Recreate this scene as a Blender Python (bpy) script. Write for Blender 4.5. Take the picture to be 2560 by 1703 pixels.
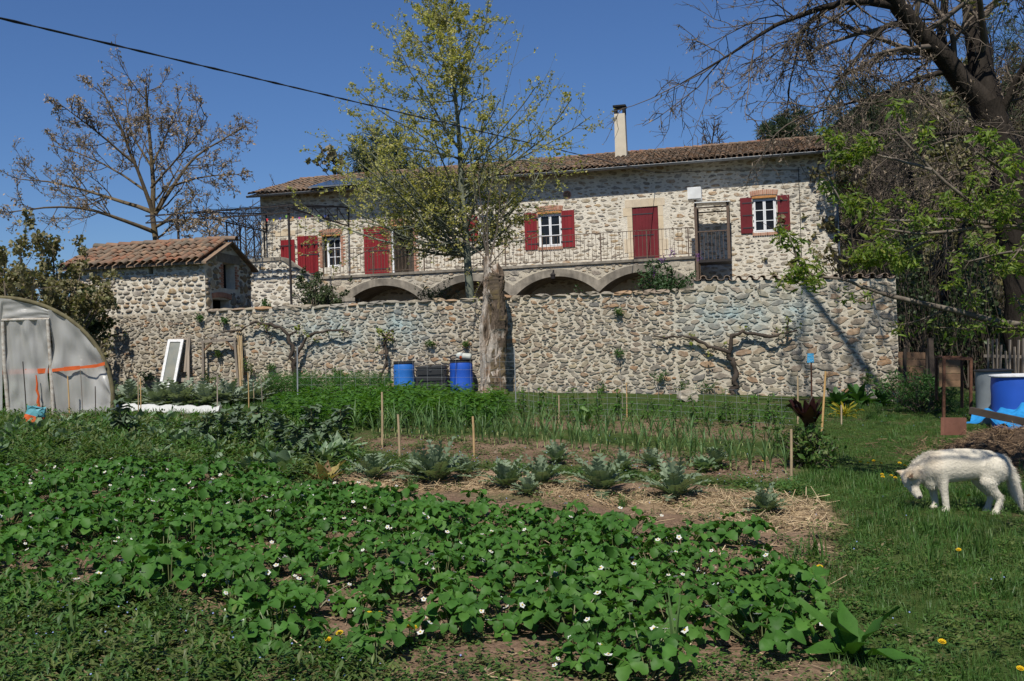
import bpy, math, random
import numpy as np
from mathutils import Matrix, Vector

for o in list(bpy.data.objects):
    bpy.data.objects.remove(o)
SC = bpy.context.scene
COL = SC.collection
rad = math.radians

# ------------------------------------------------------------------ camera, sky, sun, exposure
CAMZ = 1.6
LENS = 35.0
FPX = LENS / 36.0 * 2560
ROLL = rad(-2.0)
PITCH = rad(0.66)
cam_d = bpy.data.cameras.new('camera')
cam_d.lens = LENS
cam_d.sensor_width = 36
cam_d.clip_start = 0.05
cam_d.clip_end = 3000
cam = bpy.data.objects.new('camera', cam_d)
COL.objects.link(cam)
CR = Matrix.Rotation(rad(90) + PITCH, 4, 'X') @ Matrix.Rotation(ROLL, 4, 'Z')
cam.matrix_world = Matrix.Translation((0, 0, CAMZ)) @ CR
SC.camera = cam

SUN_EL, SUN_AZ = rad(54), rad(12)          # behind the camera, a little to its left
SUNV = Vector((-math.sin(SUN_AZ) * math.cos(SUN_EL), -math.cos(SUN_AZ) * math.cos(SUN_EL), math.sin(SUN_EL)))
world = bpy.data.worlds.new('World')
SC.world = world
world.use_nodes = True
wn = world.node_tree
sky = wn.nodes.new('ShaderNodeTexSky')
sky.sky_type = 'NISHITA'
sky.sun_disc = False
sky.sun_elevation = SUN_EL
sky.sun_rotation = math.atan2(SUNV.x, SUNV.y)
sky.altitude = 2000
sky.air_density = 1.5
sky.dust_density = 0.0
sky.ozone_density = 10.0
wb = wn.nodes.new('ShaderNodeMixRGB'); wb.blend_type = 'MULTIPLY'; wb.inputs[0].default_value = 1.0
wb.inputs[2].default_value = (0.97, 1.05, 1.24, 1)      # white balance of the deep spring sky
wn.links.new(sky.outputs[0], wb.inputs[1])
wn.links.new(wb.outputs[0], wn.nodes['Background'].inputs[0])
wn.nodes['Background'].inputs[1].default_value = 0.05
sun_d = bpy.data.lights.new('sun', 'SUN')
sun_d.energy = 3.9
sun_d.angle = rad(0.53)
sun_d.color = (1.0, 0.955, 0.87)
sun = bpy.data.objects.new('sun', sun_d)
COL.objects.link(sun)
sun.rotation_euler = SUNV.to_track_quat('Z', 'Y').to_euler()
SC.view_settings.view_transform = 'Standard'
SC.view_settings.look = 'None'
SC.view_settings.exposure = 0.45
SC.view_settings.gamma = 1.0
SC.view_settings.use_curve_mapping = False
SC.render.engine = 'CYCLES'
SC.cycles.max_bounces = 6
SC.cycles.transparent_max_bounces = 12
SC.cycles.use_denoising = True

# ------------------------------------------------------------------ measuring helpers
CRn = np.array(CR.to_3x3())

def ray(px, py):
    return CRn @ np.array([(px - 1280) / FPX, -(py - 851.5) / FPX, -1.0])

def P(px, py, Y):
    """the point at depth Y metres that the photograph shows at px, py"""
    d = ray(px, py)
    return np.array([0, 0, CAMZ]) + d * (Y / d[1])

def proj(V):
    V = np.asarray(V, float)
    c = (V - np.array([0, 0, CAMZ])) @ CRn
    w = -c[..., 2]
    w = np.where(np.abs(w) < 1e-6, 1e-6, w)
    return c[..., 0] / w * FPX + 1280, -c[..., 1] / w * FPX + 851.5, w

def sstep(a, b, x):
    t = np.clip((x - a) / (b - a), 0, 1)
    return t * t * (3 - 2 * t)

def gz(x, y):
    """height of the ground"""
    x = np.asarray(x, float); y = np.asarray(y, float)
    yy = np.clip(y, -10, 26)
    xx = np.clip(x, -14, 14)
    b = 0.028 * (yy - 5) - 0.027 * np.minimum(xx, 0) - 0.04 * np.maximum(xx, 0)
    b = b + 0.02 * np.sin(x * 1.7 + y * 0.6) * np.sin(y * 1.3 - x * 0.5)
    wallfront = 26.0 - 0.176 * (x + 1.57)
    b = b + sstep(wallfront + 1.5, wallfront + 3.5, y) * (1.7 - b) * sstep(-26, -12, x) * (1 - sstep(9.6, 12.5, x))
    return b

def hit(px, py):
    d = ray(px, py)
    lo, hi = 2.0, 60.0
    for _ in range(44):
        m = 0.5 * (lo + hi)
        q = d * (m / d[1])
        if CAMZ + q[2] > gz(q[0], q[1]):
            lo = m
        else:
            hi = m
    q = d * (lo / d[1])
    return np.array([q[0], q[1], float(gz(q[0], q[1]))])

def inpoly(px, py, poly):
    px = np.asarray(px); py = np.asarray(py)
    r = np.zeros(px.shape, bool)
    n = len(poly)
    for i in range(n):
        x1, y1 = poly[i]; x2, y2 = poly[(i + 1) % n]
        if y1 == y2:
            continue
        c = ((y1 > py) != (y2 > py)) & (px < (x2 - x1) * (py - y1) / (y2 - y1) + x1)
        r ^= c
    return r

class Plane:
    """a vertical wall plane: s runs to the right along it, off is out towards the garden"""
    def __init__(self, ox, oy, yaw):
        self.o = np.array([ox, oy]); self.yaw = yaw
        self.u = np.array([math.cos(yaw), -math.sin(yaw)])
        self.n = np.array([-math.sin(yaw), -math.cos(yaw)])
    def hit(self, px, py, off=0.0):
        d = ray(px, py)
        o = self.o + self.n * off
        t = (o @ self.n) / (d[:2] @ self.n)
        q = d * t
        return float((q[:2] - o) @ self.u), CAMZ + float(q[2])
    def w(self, s, off, z):
        q = self.o + self.u * s + self.n * off
        return np.array([q[0], q[1], z])

# ------------------------------------------------------------------ mesh building
class MB:
    def __init__(self):
        self.V = []; self.T = []; self.Q = []; self.r = []; self.mt = []; self.mq = []; self.n = 0
    def add(self, V, T=None, Q=None, rnd=0.0, m=0):
        V = np.asarray(V, float).reshape(-1, 3)
        self.V.append(V)
        self.r.append(np.broadcast_to(np.asarray(rnd, float), (len(V),)).copy())
        if T is not None and len(T):
            T = np.asarray(T, int).reshape(-1, 3); self.T.append(T + self.n); self.mt.append(np.full(len(T), m))
        if Q is not None and len(Q):
            Q = np.asarray(Q, int).reshape(-1, 4); self.Q.append(Q + self.n); self.mq.append(np.full(len(Q), m))
        self.n += len(V)
        return self
    def inst(self, tpl, M, T, rnd, m=0):
        """copies of a template (V, T, Q) under N matrices M (N,3,3) and offsets T (N,3)"""
        Vt, Tt, Qt = tpl
        N = len(T)
        if N == 0:
            return self
        V = np.einsum('nij,vj->nvi', M, Vt) + T[:, None, :]
        nv = len(Vt)
        off = (np.arange(N) * nv)[:, None, None]
        self.add(V.reshape(-1, 3), (np.asarray(Tt)[None] + off).reshape(-1, 3) if len(Tt) else None,
                 (np.asarray(Qt)[None] + off).reshape(-1, 4) if len(Qt) else None, np.repeat(rnd, nv), m)
        return self
    def mesh(self, name, mats, smooth=False, origin=None):
        me = bpy.data.meshes.new(name)
        if not self.V:
            return me
        V = np.concatenate(self.V)
        if origin is not None:
            V = V - np.asarray(origin, float)
        T = np.concatenate(self.T) if self.T else np.zeros((0, 3), int)
        Q = np.concatenate(self.Q) if self.Q else np.zeros((0, 4), int)
        me.vertices.add(len(V)); me.vertices.foreach_set('co', V.ravel())
        li = np.concatenate([T.ravel(), Q.ravel()])
        me.loops.add(len(li)); me.loops.foreach_set('vertex_index', li.astype(np.int32))
        nf = len(T) + len(Q)
        me.polygons.add(nf)
        ls = np.concatenate([np.arange(len(T)) * 3, len(T) * 3 + np.arange(len(Q)) * 4])
        me.polygons.foreach_set('loop_start', ls.astype(np.int32))
        mi = np.concatenate((self.mt if self.T else []) + (self.mq if self.Q else []))
        me.polygons.foreach_set('material_index', mi.astype(np.int32))
        me.polygons.foreach_set('use_smooth', np.full(nf, smooth))
        a = me.attributes.new('rnd', 'FLOAT', 'POINT')
        a.data.foreach_set('value', np.concatenate(self.r).astype(np.float32))
        for mm in (mats if isinstance(mats, (list, tuple)) else [mats]):
            me.materials.append(mm)
        me.update(calc_edges=True)
        return me
    def build(self, name, mats, parent=None, smooth=False, origin=None, kind=None):
        return link(name, self.mesh(name, mats, smooth, origin), parent, kind)

def link(name, me, parent=None, kind=None):
    o = bpy.data.objects.new(name, me)
    COL.objects.link(o)
    if parent is not None:
        o.parent = parent
    if kind:
        o['kind'] = kind
    return o

def thing(name, label, cat, loc=(0, 0, 0), rz=0.0, group=None):
    o = bpy.data.objects.new(name, None)
    COL.objects.link(o)
    o.empty_display_size = 0.2
    o.location = tuple(float(c) for c in loc); o.rotation_euler = (0, 0, rz)
    o['label'] = label; o['category'] = cat
    if group:
        o['group'] = group
    return o

def tag(o, label, cat, group=None):
    o['label'] = label; o['category'] = cat
    if group:
        o['group'] = group
    return o

BOXV = np.array([[x, y, z] for z in (-.5, .5) for y in (-.5, .5) for x in (-.5, .5)])
BOXQ = [[0, 2, 3, 1], [4, 5, 7, 6], [0, 1, 5, 4], [2, 6, 7, 3], [0, 4, 6, 2], [1, 3, 7, 5]]

def box(mb, x0, x1, y0, y1, z0, z1, rnd=0.0, m=0):
    V = BOXV * [x1 - x0, y1 - y0, z1 - z0] + [(x0 + x1) / 2, (y0 + y1) / 2, (z0 + z1) / 2]
    mb.add(V, Q=BOXQ, rnd=rnd, m=m)

def bar(mb, a, b, w, h=None, rnd=0.0, m=0, up=(0, 0, 1), w2=None):
    a = np.asarray(a, float); b = np.asarray(b, float)
    h = w if h is None else h
    d = b - a; L = np.linalg.norm(d); d = d / L
    x = np.cross(d, up)
    if np.linalg.norm(x) < 1e-4:
        x = np.cross(d, (0, 1, 0))
    x = x / np.linalg.norm(x); z = np.cross(x, d)
    k = 1.0 if w2 is None else w2 / w
    V = []
    for p, f in ((a, 1.0), (b, k)):
        for sx, sz in ((-1, -1), (1, -1), (1, 1), (-1, 1)):
            V.append(p + x * sx * w / 2 * f + z * sz * h / 2 * f)
    mb.add(V, Q=[[3, 2, 1, 0], [4, 5, 6, 7], [0, 1, 5, 4], [1, 2, 6, 5], [2, 3, 7, 6], [3, 0, 4, 7]], rnd=rnd, m=m)

def tubes(mb, PT, R, sides=5, rnd=0.0, m=0, cap=True):
    """PT (B,n,3) polylines, R (B,n) radii"""
    PT = np.asarray(PT, float); R = np.asarray(R, float)
    if PT.ndim == 2:
        PT = PT[None]; R = np.broadcast_to(R, PT.shape[:2]) if R.ndim <= 1 else R
    B, n, _ = PT.shape
    R = np.broadcast_to(R, (B, n))
    Tn = np.gradient(PT, axis=1)
    Tn /= np.maximum(np.linalg.norm(Tn, axis=2, keepdims=True), 1e-9)
    ref = np.zeros((B, 1, 3)); mean = np.abs(Tn.mean(1))
    ref[np.arange(B), 0, np.argmin(mean, axis=1)] = 1
    X = np.cross(Tn, np.broadcast_to(ref, Tn.shape)); X /= np.maximum(np.linalg.norm(X, axis=2, keepdims=True), 1e-9)
    Yv = np.cross(Tn, X)
    a = np.arange(sides) * 2 * math.pi / sides
    V = PT[:, :, None, :] + R[:, :, None, None] * (np.cos(a)[None, None, :, None] * X[:, :, None, :] + np.sin(a)[None, None, :, None] * Yv[:, :, None, :])
    i = np.arange(n - 1)[:, None] * sides; j = np.arange(sides)[None]; j2 = (j + 1) % sides
    q = np.stack([i + j, i + j2, i + sides + j2, i + sides + j], -1).reshape(-1, 4)
    Q = (q[None] + (np.arange(B) * n * sides)[:, None, None]).reshape(-1, 4)
    if np.ndim(rnd):
        rr = np.repeat(rnd, n * sides)
    else:
        rr = rnd
    mb.add(V.reshape(-1, 3), Q=Q, rnd=rr, m=m)
    if cap and B <= 60 and sides >= 3:
        for b in range(B):
            for k, fl in ((0, True), (n - 1, False)):
                ring = V[b, k]; c = ring.mean(0)
                T = [[sides, (s + 1) % sides, s] if fl else [sides, s, (s + 1) % sides] for s in range(sides)]
                mb.add(np.vstack([ring, c]), T=T, rnd=rr if np.ndim(rnd) == 0 else rnd[b], m=m)

def lathe(mb, prof, sides=24, c=(0, 0, 0), rnd=0.0, m=0):
    prof = np.asarray(prof, float); n = len(prof)
    a = np.arange(sides) * 2 * math.pi / sides
    V = np.stack([prof[:, 0, None] * np.cos(a), prof[:, 0, None] * np.sin(a), np.repeat(prof[:, 1, None], sides, 1)], -1) + np.asarray(c, float)
    i = np.arange(n - 1)[:, None] * sides; j = np.arange(sides)[None]; j2 = (j + 1) % sides
    Q = np.stack([i + j, i + j2, i + sides + j2, i + sides + j], -1).reshape(-1, 4)
    mb.add(V.reshape(-1, 3), Q=Q, rnd=rnd, m=m)

def rotz(a):
    a = np.asarray(a, float); c, s = np.cos(a), np.sin(a)
    M = np.zeros(a.shape + (3, 3)); M[..., 0, 0] = c; M[..., 0, 1] = -s; M[..., 1, 0] = s; M[..., 1, 1] = c; M[..., 2, 2] = 1
    return M

def rotx(a):
    a = np.asarray(a, float); c, s = np.cos(a), np.sin(a)
    M = np.zeros(a.shape + (3, 3)); M[..., 1, 1] = c; M[..., 1, 2] = -s; M[..., 2, 1] = s; M[..., 2, 2] = c; M[..., 0, 0] = 1
    return M

def roty(a):
    a = np.asarray(a, float); c, s = np.cos(a), np.sin(a)
    M = np.zeros(a.shape + (3, 3)); M[..., 0, 0] = c; M[..., 0, 2] = s; M[..., 2, 0] = -s; M[..., 2, 2] = c; M[..., 1, 1] = 1
    return M

def scale3(s):
    s = np.asarray(s, float)
    return np.eye(3) * s[..., None, None]

def randrot(rng, n):
    q = rng.normal(size=(n, 4)); q /= np.linalg.norm(q, axis=1, keepdims=True)
    w, x, y, z = q.T
    return np.stack([np.stack([1 - 2 * (y * y + z * z), 2 * (x * y - z * w), 2 * (x * z + y * w)], -1),
                     np.stack([2 * (x * y + z * w), 1 - 2 * (x * x + z * z), 2 * (y * z - x * w)], -1),
                     np.stack([2 * (x * z - y * w), 2 * (y * z + x * w), 1 - 2 * (x * x + y * y)], -1)], -2)

# ------------------------------------------------------------------ materials
class NT:
    def __init__(self, name):
        self.m = bpy.data.materials.new(name); self.m.use_nodes = True
        self.t = self.m.node_tree; self.t.nodes.clear()
    def n(self, typ, **kw):
        nd = self.t.nodes.new('ShaderNode' + typ)
        for k, v in kw.items():
            if k.startswith('i_'):
                nd.inputs[k[2:].replace('_', ' ')].default_value = v
            elif k[0] == 'I':
                nd.inputs[int(k[1:])].default_value = v
            else:
                setattr(nd, k, v)
        return nd
    def l(self, a, b):
        self.t.links.new(a, b)
    def math(self, op, a, b=None):
        nd = self.n('Math', operation=op)
        for i, v in enumerate((a, b)):
            if v is None: continue
            if isinstance(v, (int, float)): nd.inputs[i].default_value = v
            else: self.l(v, nd.inputs[i])
        return nd.outputs[0]
    def mix(self, f, a, b, blend='MIX'):
        nd = self.n('MixRGB', blend_type=blend)
        for i, v in enumerate((f, a, b)):
            if isinstance(v, (int, float)): nd.inputs[i].default_value = v
            elif isinstance(v, tuple): nd.inputs[i].default_value = (*v[:3], 1)
            else: self.l(v, nd.inputs[i])
        return nd.outputs[0]
    def ramp(self, f, stops, interp='LINEAR'):
        nd = self.n('ValToRGB'); cr = nd.color_ramp; cr.interpolation = interp
        while len(cr.elements) < len(stops): cr.elements.new(0.5)
        for e, (p, c) in zip(cr.elements, stops):
            e.position = p
        for e, (p, c) in zip(cr.elements, stops):
            e.color = (c, c, c, 1) if isinstance(c, (int, float)) else (*c, 1)
        self.l(f, nd.inputs[0])
        return nd.outputs[0]
    def noise(self, scale, detail=4, vec=None, rough=0.55, stretch=None):
        if vec is None:
            vec = self.pos()
        if stretch:
            mp = self.n('Mapping'); mp.inputs['Scale'].default_value = stretch; self.l(vec, mp.inputs[0]); vec = mp.outputs[0]
        nd = self.n('TexNoise', I2=scale); nd.inputs['Detail'].default_value = detail; nd.inputs['Roughness'].default_value = rough
        self.l(vec, nd.inputs['Vector'])
        return nd.outputs[0]
    def pos(self):
        if not hasattr(self, '_p'):
            self._p = self.n('NewGeometry').outputs['Position']
        return self._p
    def rnd(self):
        a = self.n('Attribute', attribute_name='rnd').outputs['Fac']
        b = self.n('ObjectInfo').outputs['Random']
        return self.math('FRACT', self.math('ADD', a, b))
    def attr(self, nm):
        return self.n('Attribute', attribute_name=nm).outputs['Fac']
    def bump(self, h, strength, dist=0.02):
        nd = self.n('Bump'); nd.inputs['Strength'].default_value = strength; nd.inputs['Distance'].default_value = dist
        self.l(h, nd.inputs['Height'])
        return nd.outputs[0]
    def out(self, col, rough=0.85, normal=None, metallic=0.0, spec=0.3, transl=0.0, transp=0.0, transl_col=None):
        b = self.n('BsdfPrincipled')
        if isinstance(col, tuple): b.inputs['Base Color'].default_value = (*col, 1)
        else: self.l(col, b.inputs['Base Color'])
        if isinstance(rough, (int, float)): b.inputs['Roughness'].default_value = rough
        else: self.l(rough, b.inputs['Roughness'])
        b.inputs['Metallic'].default_value = metallic
        b.inputs['Specular IOR Level'].default_value = spec
        if normal is not None: self.l(normal, b.inputs['Normal'])
        s = b.outputs[0]
        if transl:
            t = self.n('BsdfTranslucent')
            src = transl_col if transl_col is not None else col
            if isinstance(src, tuple): t.inputs[0].default_value = (*src, 1)
            else: self.l(src, t.inputs[0])
            mx = self.n('MixShader', I0=transl); self.l(s, mx.inputs[1]); self.l(t.outputs[0], mx.inputs[2]); s = mx.outputs[0]
        if transp:
            t = self.n('BsdfTransparent')
            mx = self.n('MixShader', I0=transp); self.l(s, mx.inputs[1]); self.l(t.outputs[0], mx.inputs[2]); s = mx.outputs[0]
        o = self.n('OutputMaterial'); self.l(s, o.inputs[0])
        return self.m

def cmat(name, cols, rough=0.85, nscale=6.0, namt=0.25, bump=0.3, bscale=40.0, bdist=0.01, spec=0.25, metallic=0.0, transl=0.0,
         stretch=None, interp='LINEAR', dirt=None, transp=0.0):
    """colour picked per piece from cols, broken by noise; dirt = (colour, amount, scale)"""
    N = NT(name)
    if len(cols) > 1:
        k = len(cols) - 1
        c = N.ramp(N.rnd(), [(i / k, q) for i, q in enumerate(cols)], interp)
    else:
        c = cols[0]
    nz = N.noise(nscale, 5, stretch=stretch)
    v = N.ramp(nz, [(0.25, 1 - namt), (0.75, 1 + namt)])
    c = N.mix(1.0, c, v, 'MULTIPLY')
    if dirt:
        f = N.ramp(N.noise(dirt[2], 6, rough=0.65), [(0.5 - 0.12, 0.0), (0.5 + 0.14, dirt[1])])
        c = N.mix(f, c, dirt[0])
    nm = N.bump(N.noise(bscale, 4, stretch=stretch), bump, bdist) if bump else None
    return N.out(c, rough, nm, metallic, spec, transl, transp)

def leafmat(name, cols, rough=0.5, transl=0.35, spec=0.35, namt=0.2, ns=3.0):
    N = NT(name)
    k = len(cols) - 1
    c = N.ramp(N.rnd(), [(i / k, q) for i, q in enumerate(cols)]) if k else cols[0]
    v = N.ramp(N.noise(ns, 3), [(0.3, 1 - namt), (0.7, 1 + namt)])
    c = N.mix(1.0, c, v, 'MULTIPLY')
    tc = N.mix(1.0, c, (1.5, 1.6, 0.7), 'MULTIPLY')
    return N.out(c, rough, None, 0, spec, transl, transl_col=tc)

M = {}
STONE_H = [(.30, .25, .19), (.18, .16, .14), (.34, .23, .11), (.25, .21, .155), (.13, .12, .11), (.36, .29, .19), (.30, .18, .09), (.21, .195, .175), (.38, .33, .25), (.24, .20, .15)]
STONE_G = [(.31, .265, .19), (.22, .195, .16), (.29, .245, .175), (.19, .175, .15), (.33, .20, .11), (.30, .27, .21), (.34, .28, .185), (.165, .155, .14), (.31, .235, .155), (.26, .235, .19), (.28, .22, .165)]
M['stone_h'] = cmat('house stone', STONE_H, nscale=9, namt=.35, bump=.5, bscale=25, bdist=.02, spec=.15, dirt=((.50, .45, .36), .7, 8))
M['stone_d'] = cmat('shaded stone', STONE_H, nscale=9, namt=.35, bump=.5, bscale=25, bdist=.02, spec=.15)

def wall_mat(name, base, dark, blue=None):
    N = NT(name)
    c = N.mix(N.ramp(N.noise(0.6, 6), [(.35, 0.0), (.7, 1.0)]), base, dark)
    c = N.mix(1.0, c, N.ramp(N.noise(7, 5), [(.25, .82), (.75, 1.12)]), 'MULTIPLY')
    if blue:
        f = blue_mask(N)
        c = N.mix(f, c, blue)
    h = N.math('ADD', N.noise(16, 6), N.math('MULTIPLY', N.noise(60, 3), .35))
    return N.out(c, 0.92, N.bump(h, .75, .035), 0, .1)

def blue_mask(N):
    # copper-sulphate spray stains where vines are trained on the garden wall
    tot = None
    for (x, y, z, rx, rz) in ((-5.2, 26.6, 2.35, 2.6, .85), (-2.9, 26.2, 2.35, 1.0, .8), (5.6, 24.7, 2.35, 2.0, .95), (7.0, 24.5, 2.3, 1.0, .8)):
        vs = N.n('VectorMath', operation='SUBTRACT'); N.l(N.pos(), vs.inputs[0]); vs.inputs[1].default_value = (x, y, z)
        vm = N.n('VectorMath', operation='MULTIPLY'); N.l(vs.outputs[0], vm.inputs[0]); vm.inputs[1].default_value = (1 / rx, 0.0, 1 / rz)
        ln = N.n('VectorMath', operation='LENGTH'); N.l(vm.outputs[0], ln.inputs[0])
        f = N.ramp(ln.outputs['Value'], [(.1, 1.0), (1.0, 0.0)])
        tot = f if tot is None else N.math('MAXIMUM', tot, f)
    return N.math('MULTIPLY', tot, N.ramp(N.noise(2.2, 6, rough=.7), [(.35, .05), (.65, .8)]))

M['mortar_h'] = wall_mat('house lime mortar', (.66, .605, .50), (.58, .53, .44))
M['mortar_g'] = wall_mat('garden wall mortar', (.53, .47, .365), (.44, .395, .32), (.34, .46, .47))
def stone_g():
    N = NT('garden wall stone')
    k = len(STONE_G) - 1
    c = N.ramp(N.rnd(), [(i / k, q) for i, q in enumerate(STONE_G)])
    c = N.mix(1.0, c, N.ramp(N.noise(9, 5), [(.25, .65), (.75, 1.3)]), 'MULTIPLY')
    c = N.mix(N.ramp(N.noise(11, 7, rough=.7), [(.52, 0.0), (.68, .5)]), c, (.45, .40, .31))
    c = N.mix(N.math('MULTIPLY', blue_mask(N), .75), c, (.27, .38, .39))
    return N.out(c, .9, N.bump(N.noise(22, 5), .5, .02), 0, .15)
M['stone_g'] = stone_g()
M['tile'] = cmat('terracotta tile weathered', [(.22, .135, .085), (.12, .095, .075), (.29, .17, .10), (.19, .13, .09), (.33, .19, .11), (.15, .12, .10), (.25, .16, .105)],
                 nscale=5, namt=.35, bump=.4, dirt=((.09, .085, .07), .75, 9), spec=.1)
M['tile_new'] = cmat('terracotta tile', [(.32, .175, .105), (.24, .155, .105), (.28, .135, .08), (.36, .225, .14), (.18, .14, .105), (.30, .17, .105), (.34, .12, .06), (.22, .165, .12)],
                     nscale=5, namt=.3, bump=.4, dirt=((.12, .105, .08), .9, 5), spec=.1)
M['tile_pale'] = cmat('pale coping tile', [(.34, .24, .17), (.28, .20, .15), (.38, .26, .18), (.25, .20, .16)], nscale=6, namt=.3, bump=.4, dirt=((.15, .13, .11), .7, 8), spec=.1)
M['red'] = cmat('red shutter paint', [(.20, .010, .014), (.175, .009, .013), (.22, .012, .016)], rough=.55, nscale=3, namt=.12, bump=.15, bscale=60, spec=.35)
M['red_old'] = cmat('dull red shutter paint', [(.135, .010, .015), (.12, .010, .014)], rough=.6, nscale=3, namt=.2, bump=.15, bscale=60, spec=.3)
M['strap'] = cmat('iron strap', [(.03, .03, .035)], rough=.6, nscale=20, spec=.4)
M['white'] = cmat('white window paint', [(.72, .73, .74)], rough=.45, nscale=8, namt=.08, bump=.1, spec=.4)
M['white_old'] = cmat('peeling white paint', [(.74, .75, .76)], rough=.6, nscale=10, namt=.1, bump=.3, dirt=((.42, .38, .32), .5, 14), spec=.3)
def glass():
    N = NT('dark window glass')
    b = N.n('BsdfPrincipled'); b.inputs['Base Color'].default_value = (.012, .013, .015, 1); b.inputs['Roughness'].default_value = .06
    b.inputs['Specular IOR Level'].default_value = .3
    o = N.n('OutputMaterial'); N.l(b.outputs[0], o.inputs[0]); return N.m
M['glass'] = glass()
M['inside'] = cmat('dark room', [(.05, .042, .035)], nscale=3, bump=0)  # flat dark brown stands in for the shade inside openings
M['brick'] = cmat('brick', [(.42, .22, .15), (.36, .17, .11), (.46, .28, .20), (.40, .20, .13)], nscale=12, bump=.4, spec=.1)
M['lintel'] = cmat('orange lintel', [(.42, .20, .07)], nscale=9, bump=.2)
M['dressed'] = cmat('dressed limestone', [(.58, .47, .32), (.54, .45, .33), (.60, .50, .36)], nscale=3, namt=.15, bump=.25, bscale=30)
M['concrete'] = cmat('weathered concrete', [(.285, .25, .20)], nscale=1.6, namt=.4, bump=.3, dirt=((.10, .088, .072), .85, 1.3), stretch=(3, 3, .7))
M['render'] = cmat('chimney render', [(.55, .49, .38)], nscale=2, namt=.12, bump=.3, bscale=50)
M['soot_and_shade'] = cmat('sooty metal and recess shade', [(.02, .02, .02)], nscale=8)  # soot on the chimney cap, painted shade in the shed gable openings
M['zinc'] = cmat('zinc', [(.20, .215, .23)], rough=.45, nscale=3, namt=.2, bump=.1, metallic=.55, spec=.5)
M['iron'] = cmat('brown painted iron', [(.115, .078, .055)], rough=.6, nscale=14, namt=.25, bump=.2, spec=.35)
M['darkiron'] = cmat('dark iron', [(.026, .021, .019)], rough=.6, nscale=14, namt=.25, bump=.2, spec=.35)
M['rust'] = cmat('rust', [(.12, .055, .032), (.09, .045, .03)], rough=.85, nscale=18, namt=.4, bump=.4)
M['panel'] = cmat('solar cell glass', [(.03, .045, .07)], rough=.12, nscale=3, bump=0, spec=.5)
M['whitemetal'] = cmat('white sheet metal', [(.68, .68, .66)], rough=.5, nscale=3, namt=.15, bump=.05, spec=.4)
M['wood_grey'] = cmat('grey weathered wood', [(.25, .21, .17), (.20, .17, .14), (.29, .24, .19)], nscale=4, stretch=(1, 1, .12), namt=.35, bump=.4)
M['wood_brown'] = cmat('brown old wood', [(.19, .115, .065), (.15, .09, .055), (.23, .15, .09)], nscale=4, namt=.35, bump=.4, bscale=30)
M['wood_dark'] = cmat('dark old wood', [(.045, .036, .028), (.06, .045, .035)], nscale=4, namt=.35, bump=.4, bscale=30)
M['bamboo'] = cmat('bamboo cane', [(.42, .31, .17), (.34, .26, .16), (.48, .30, .12), (.38, .31, .22)], rough=.55, nscale=12, namt=.2, bump=.1)
M['steel'] = cmat('galvanised wire', [(.33, .34, .34)], rough=.5, nscale=20, metallic=.4, bump=0)
M['blue'] = cmat('blue plastic', [(.018, .085, .44)], rough=.42, nscale=2, namt=.12, bump=.05, spec=.45)
M['blue_lt'] = cmat('blue faded plastic', [(.025, .15, .50)], rough=.45, nscale=2, namt=.12, bump=.05, spec=.45)
M['black'] = cmat('black plastic', [(.022, .022, .023)], rough=.5, nscale=5, namt=.2, bump=.1, spec=.4)
M['greyplastic'] = cmat('grey plastic', [(.18, .20, .21)], rough=.5, nscale=3, bump=.05, spec=.4)
M['orange'] = cmat('orange tape', [(.62, .12, .03)], rough=.5, nscale=8, namt=.2, bump=.2, bscale=20, transl=.2)
M['teal'] = cmat('teal plastic', [(.10, .30, .34)], rough=.5, nscale=6, namt=.2, bump=.3, bscale=12)
M['tarp'] = cmat('blue tarp', [(.02, .22, .50)], rough=.45, nscale=7, namt=.25, bump=.5, bscale=9, bdist=.05, spec=.5)
M['bluetag'] = cmat('blue tag', [(.06, .32, .55)], rough=.5, nscale=30, namt=.1, bump=0)
def poly_mat():
    N = NT('greenhouse film')
    h = N.noise(1.5, 2, stretch=(3, 3, .5))
    c = N.mix(N.ramp(N.noise(.9, 5, stretch=(1.4, 1, .4)), [(.35, 0.0), (.75, 1.0)]), (.66, .65, .62), (.46, .45, .41))
    return N.out(c, .35, N.bump(h, .35, .1), 0, .4, .35, .24, transl_col=(.65, .62, .54))
M['film'] = poly_mat()
M['hoop'] = cmat('weathered hoop', [(.10, .085, .05), (.14, .12, .06)], nscale=9, namt=.4, bump=.3)
M['pole_white'] = cmat('flaking birch pole', [(.52, .49, .43)], nscale=6, namt=.3, dirt=((.22, .17, .12), .9, 12), bump=.4)
M['fleece'] = cmat('white garden fleece', [(.62, .62, .58)], rough=.8, nscale=4, namt=.12, bump=.5, bscale=10, bdist=.05, transl=.2)
M['bark_d'] = cmat('dark bark', [(.026, .021, .017), (.036, .029, .023)], nscale=6, namt=.4, bump=.9, bscale=14, bdist=.05, stretch=(1, 1, .3), spec=.1)
M['bark_b'] = cmat('brown bark', [(.105, .08, .055), (.085, .065, .047)], nscale=5, namt=.4, bump=.5, bscale=14, dirt=((.22, .16, .065), .4, 4), spec=.1)
M['bark_peach'] = cmat('peach bark', [(.13, .10, .08), (.10, .08, .065)], nscale=8, namt=.4, bump=.6, bscale=30, dirt=((.24, .22, .17), .5, 9), spec=.1)
M['bark_p'] = cmat('poplar bark', [(.16, .17, .125), (.135, .145, .105)], nscale=5, namt=.35, bump=.5, bscale=14, spec=.1)
M['twig_g'] = cmat('grey twigs', [(.105, .085, .068), (.15, .122, .095), (.075, .06, .048)], nscale=3, namt=.3, bump=0, spec=.1)
M['twig_far'] = cmat('far twigs', [(.070, .055, .044), (.095, .077, .06), (.055, .045, .036)], nscale=.6, namt=.3, bump=0, spec=.1)
M['vine'] = cmat('vine bark', [(.055, .042, .032)], nscale=14, namt=.4, bump=.6, bscale=30)
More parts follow.
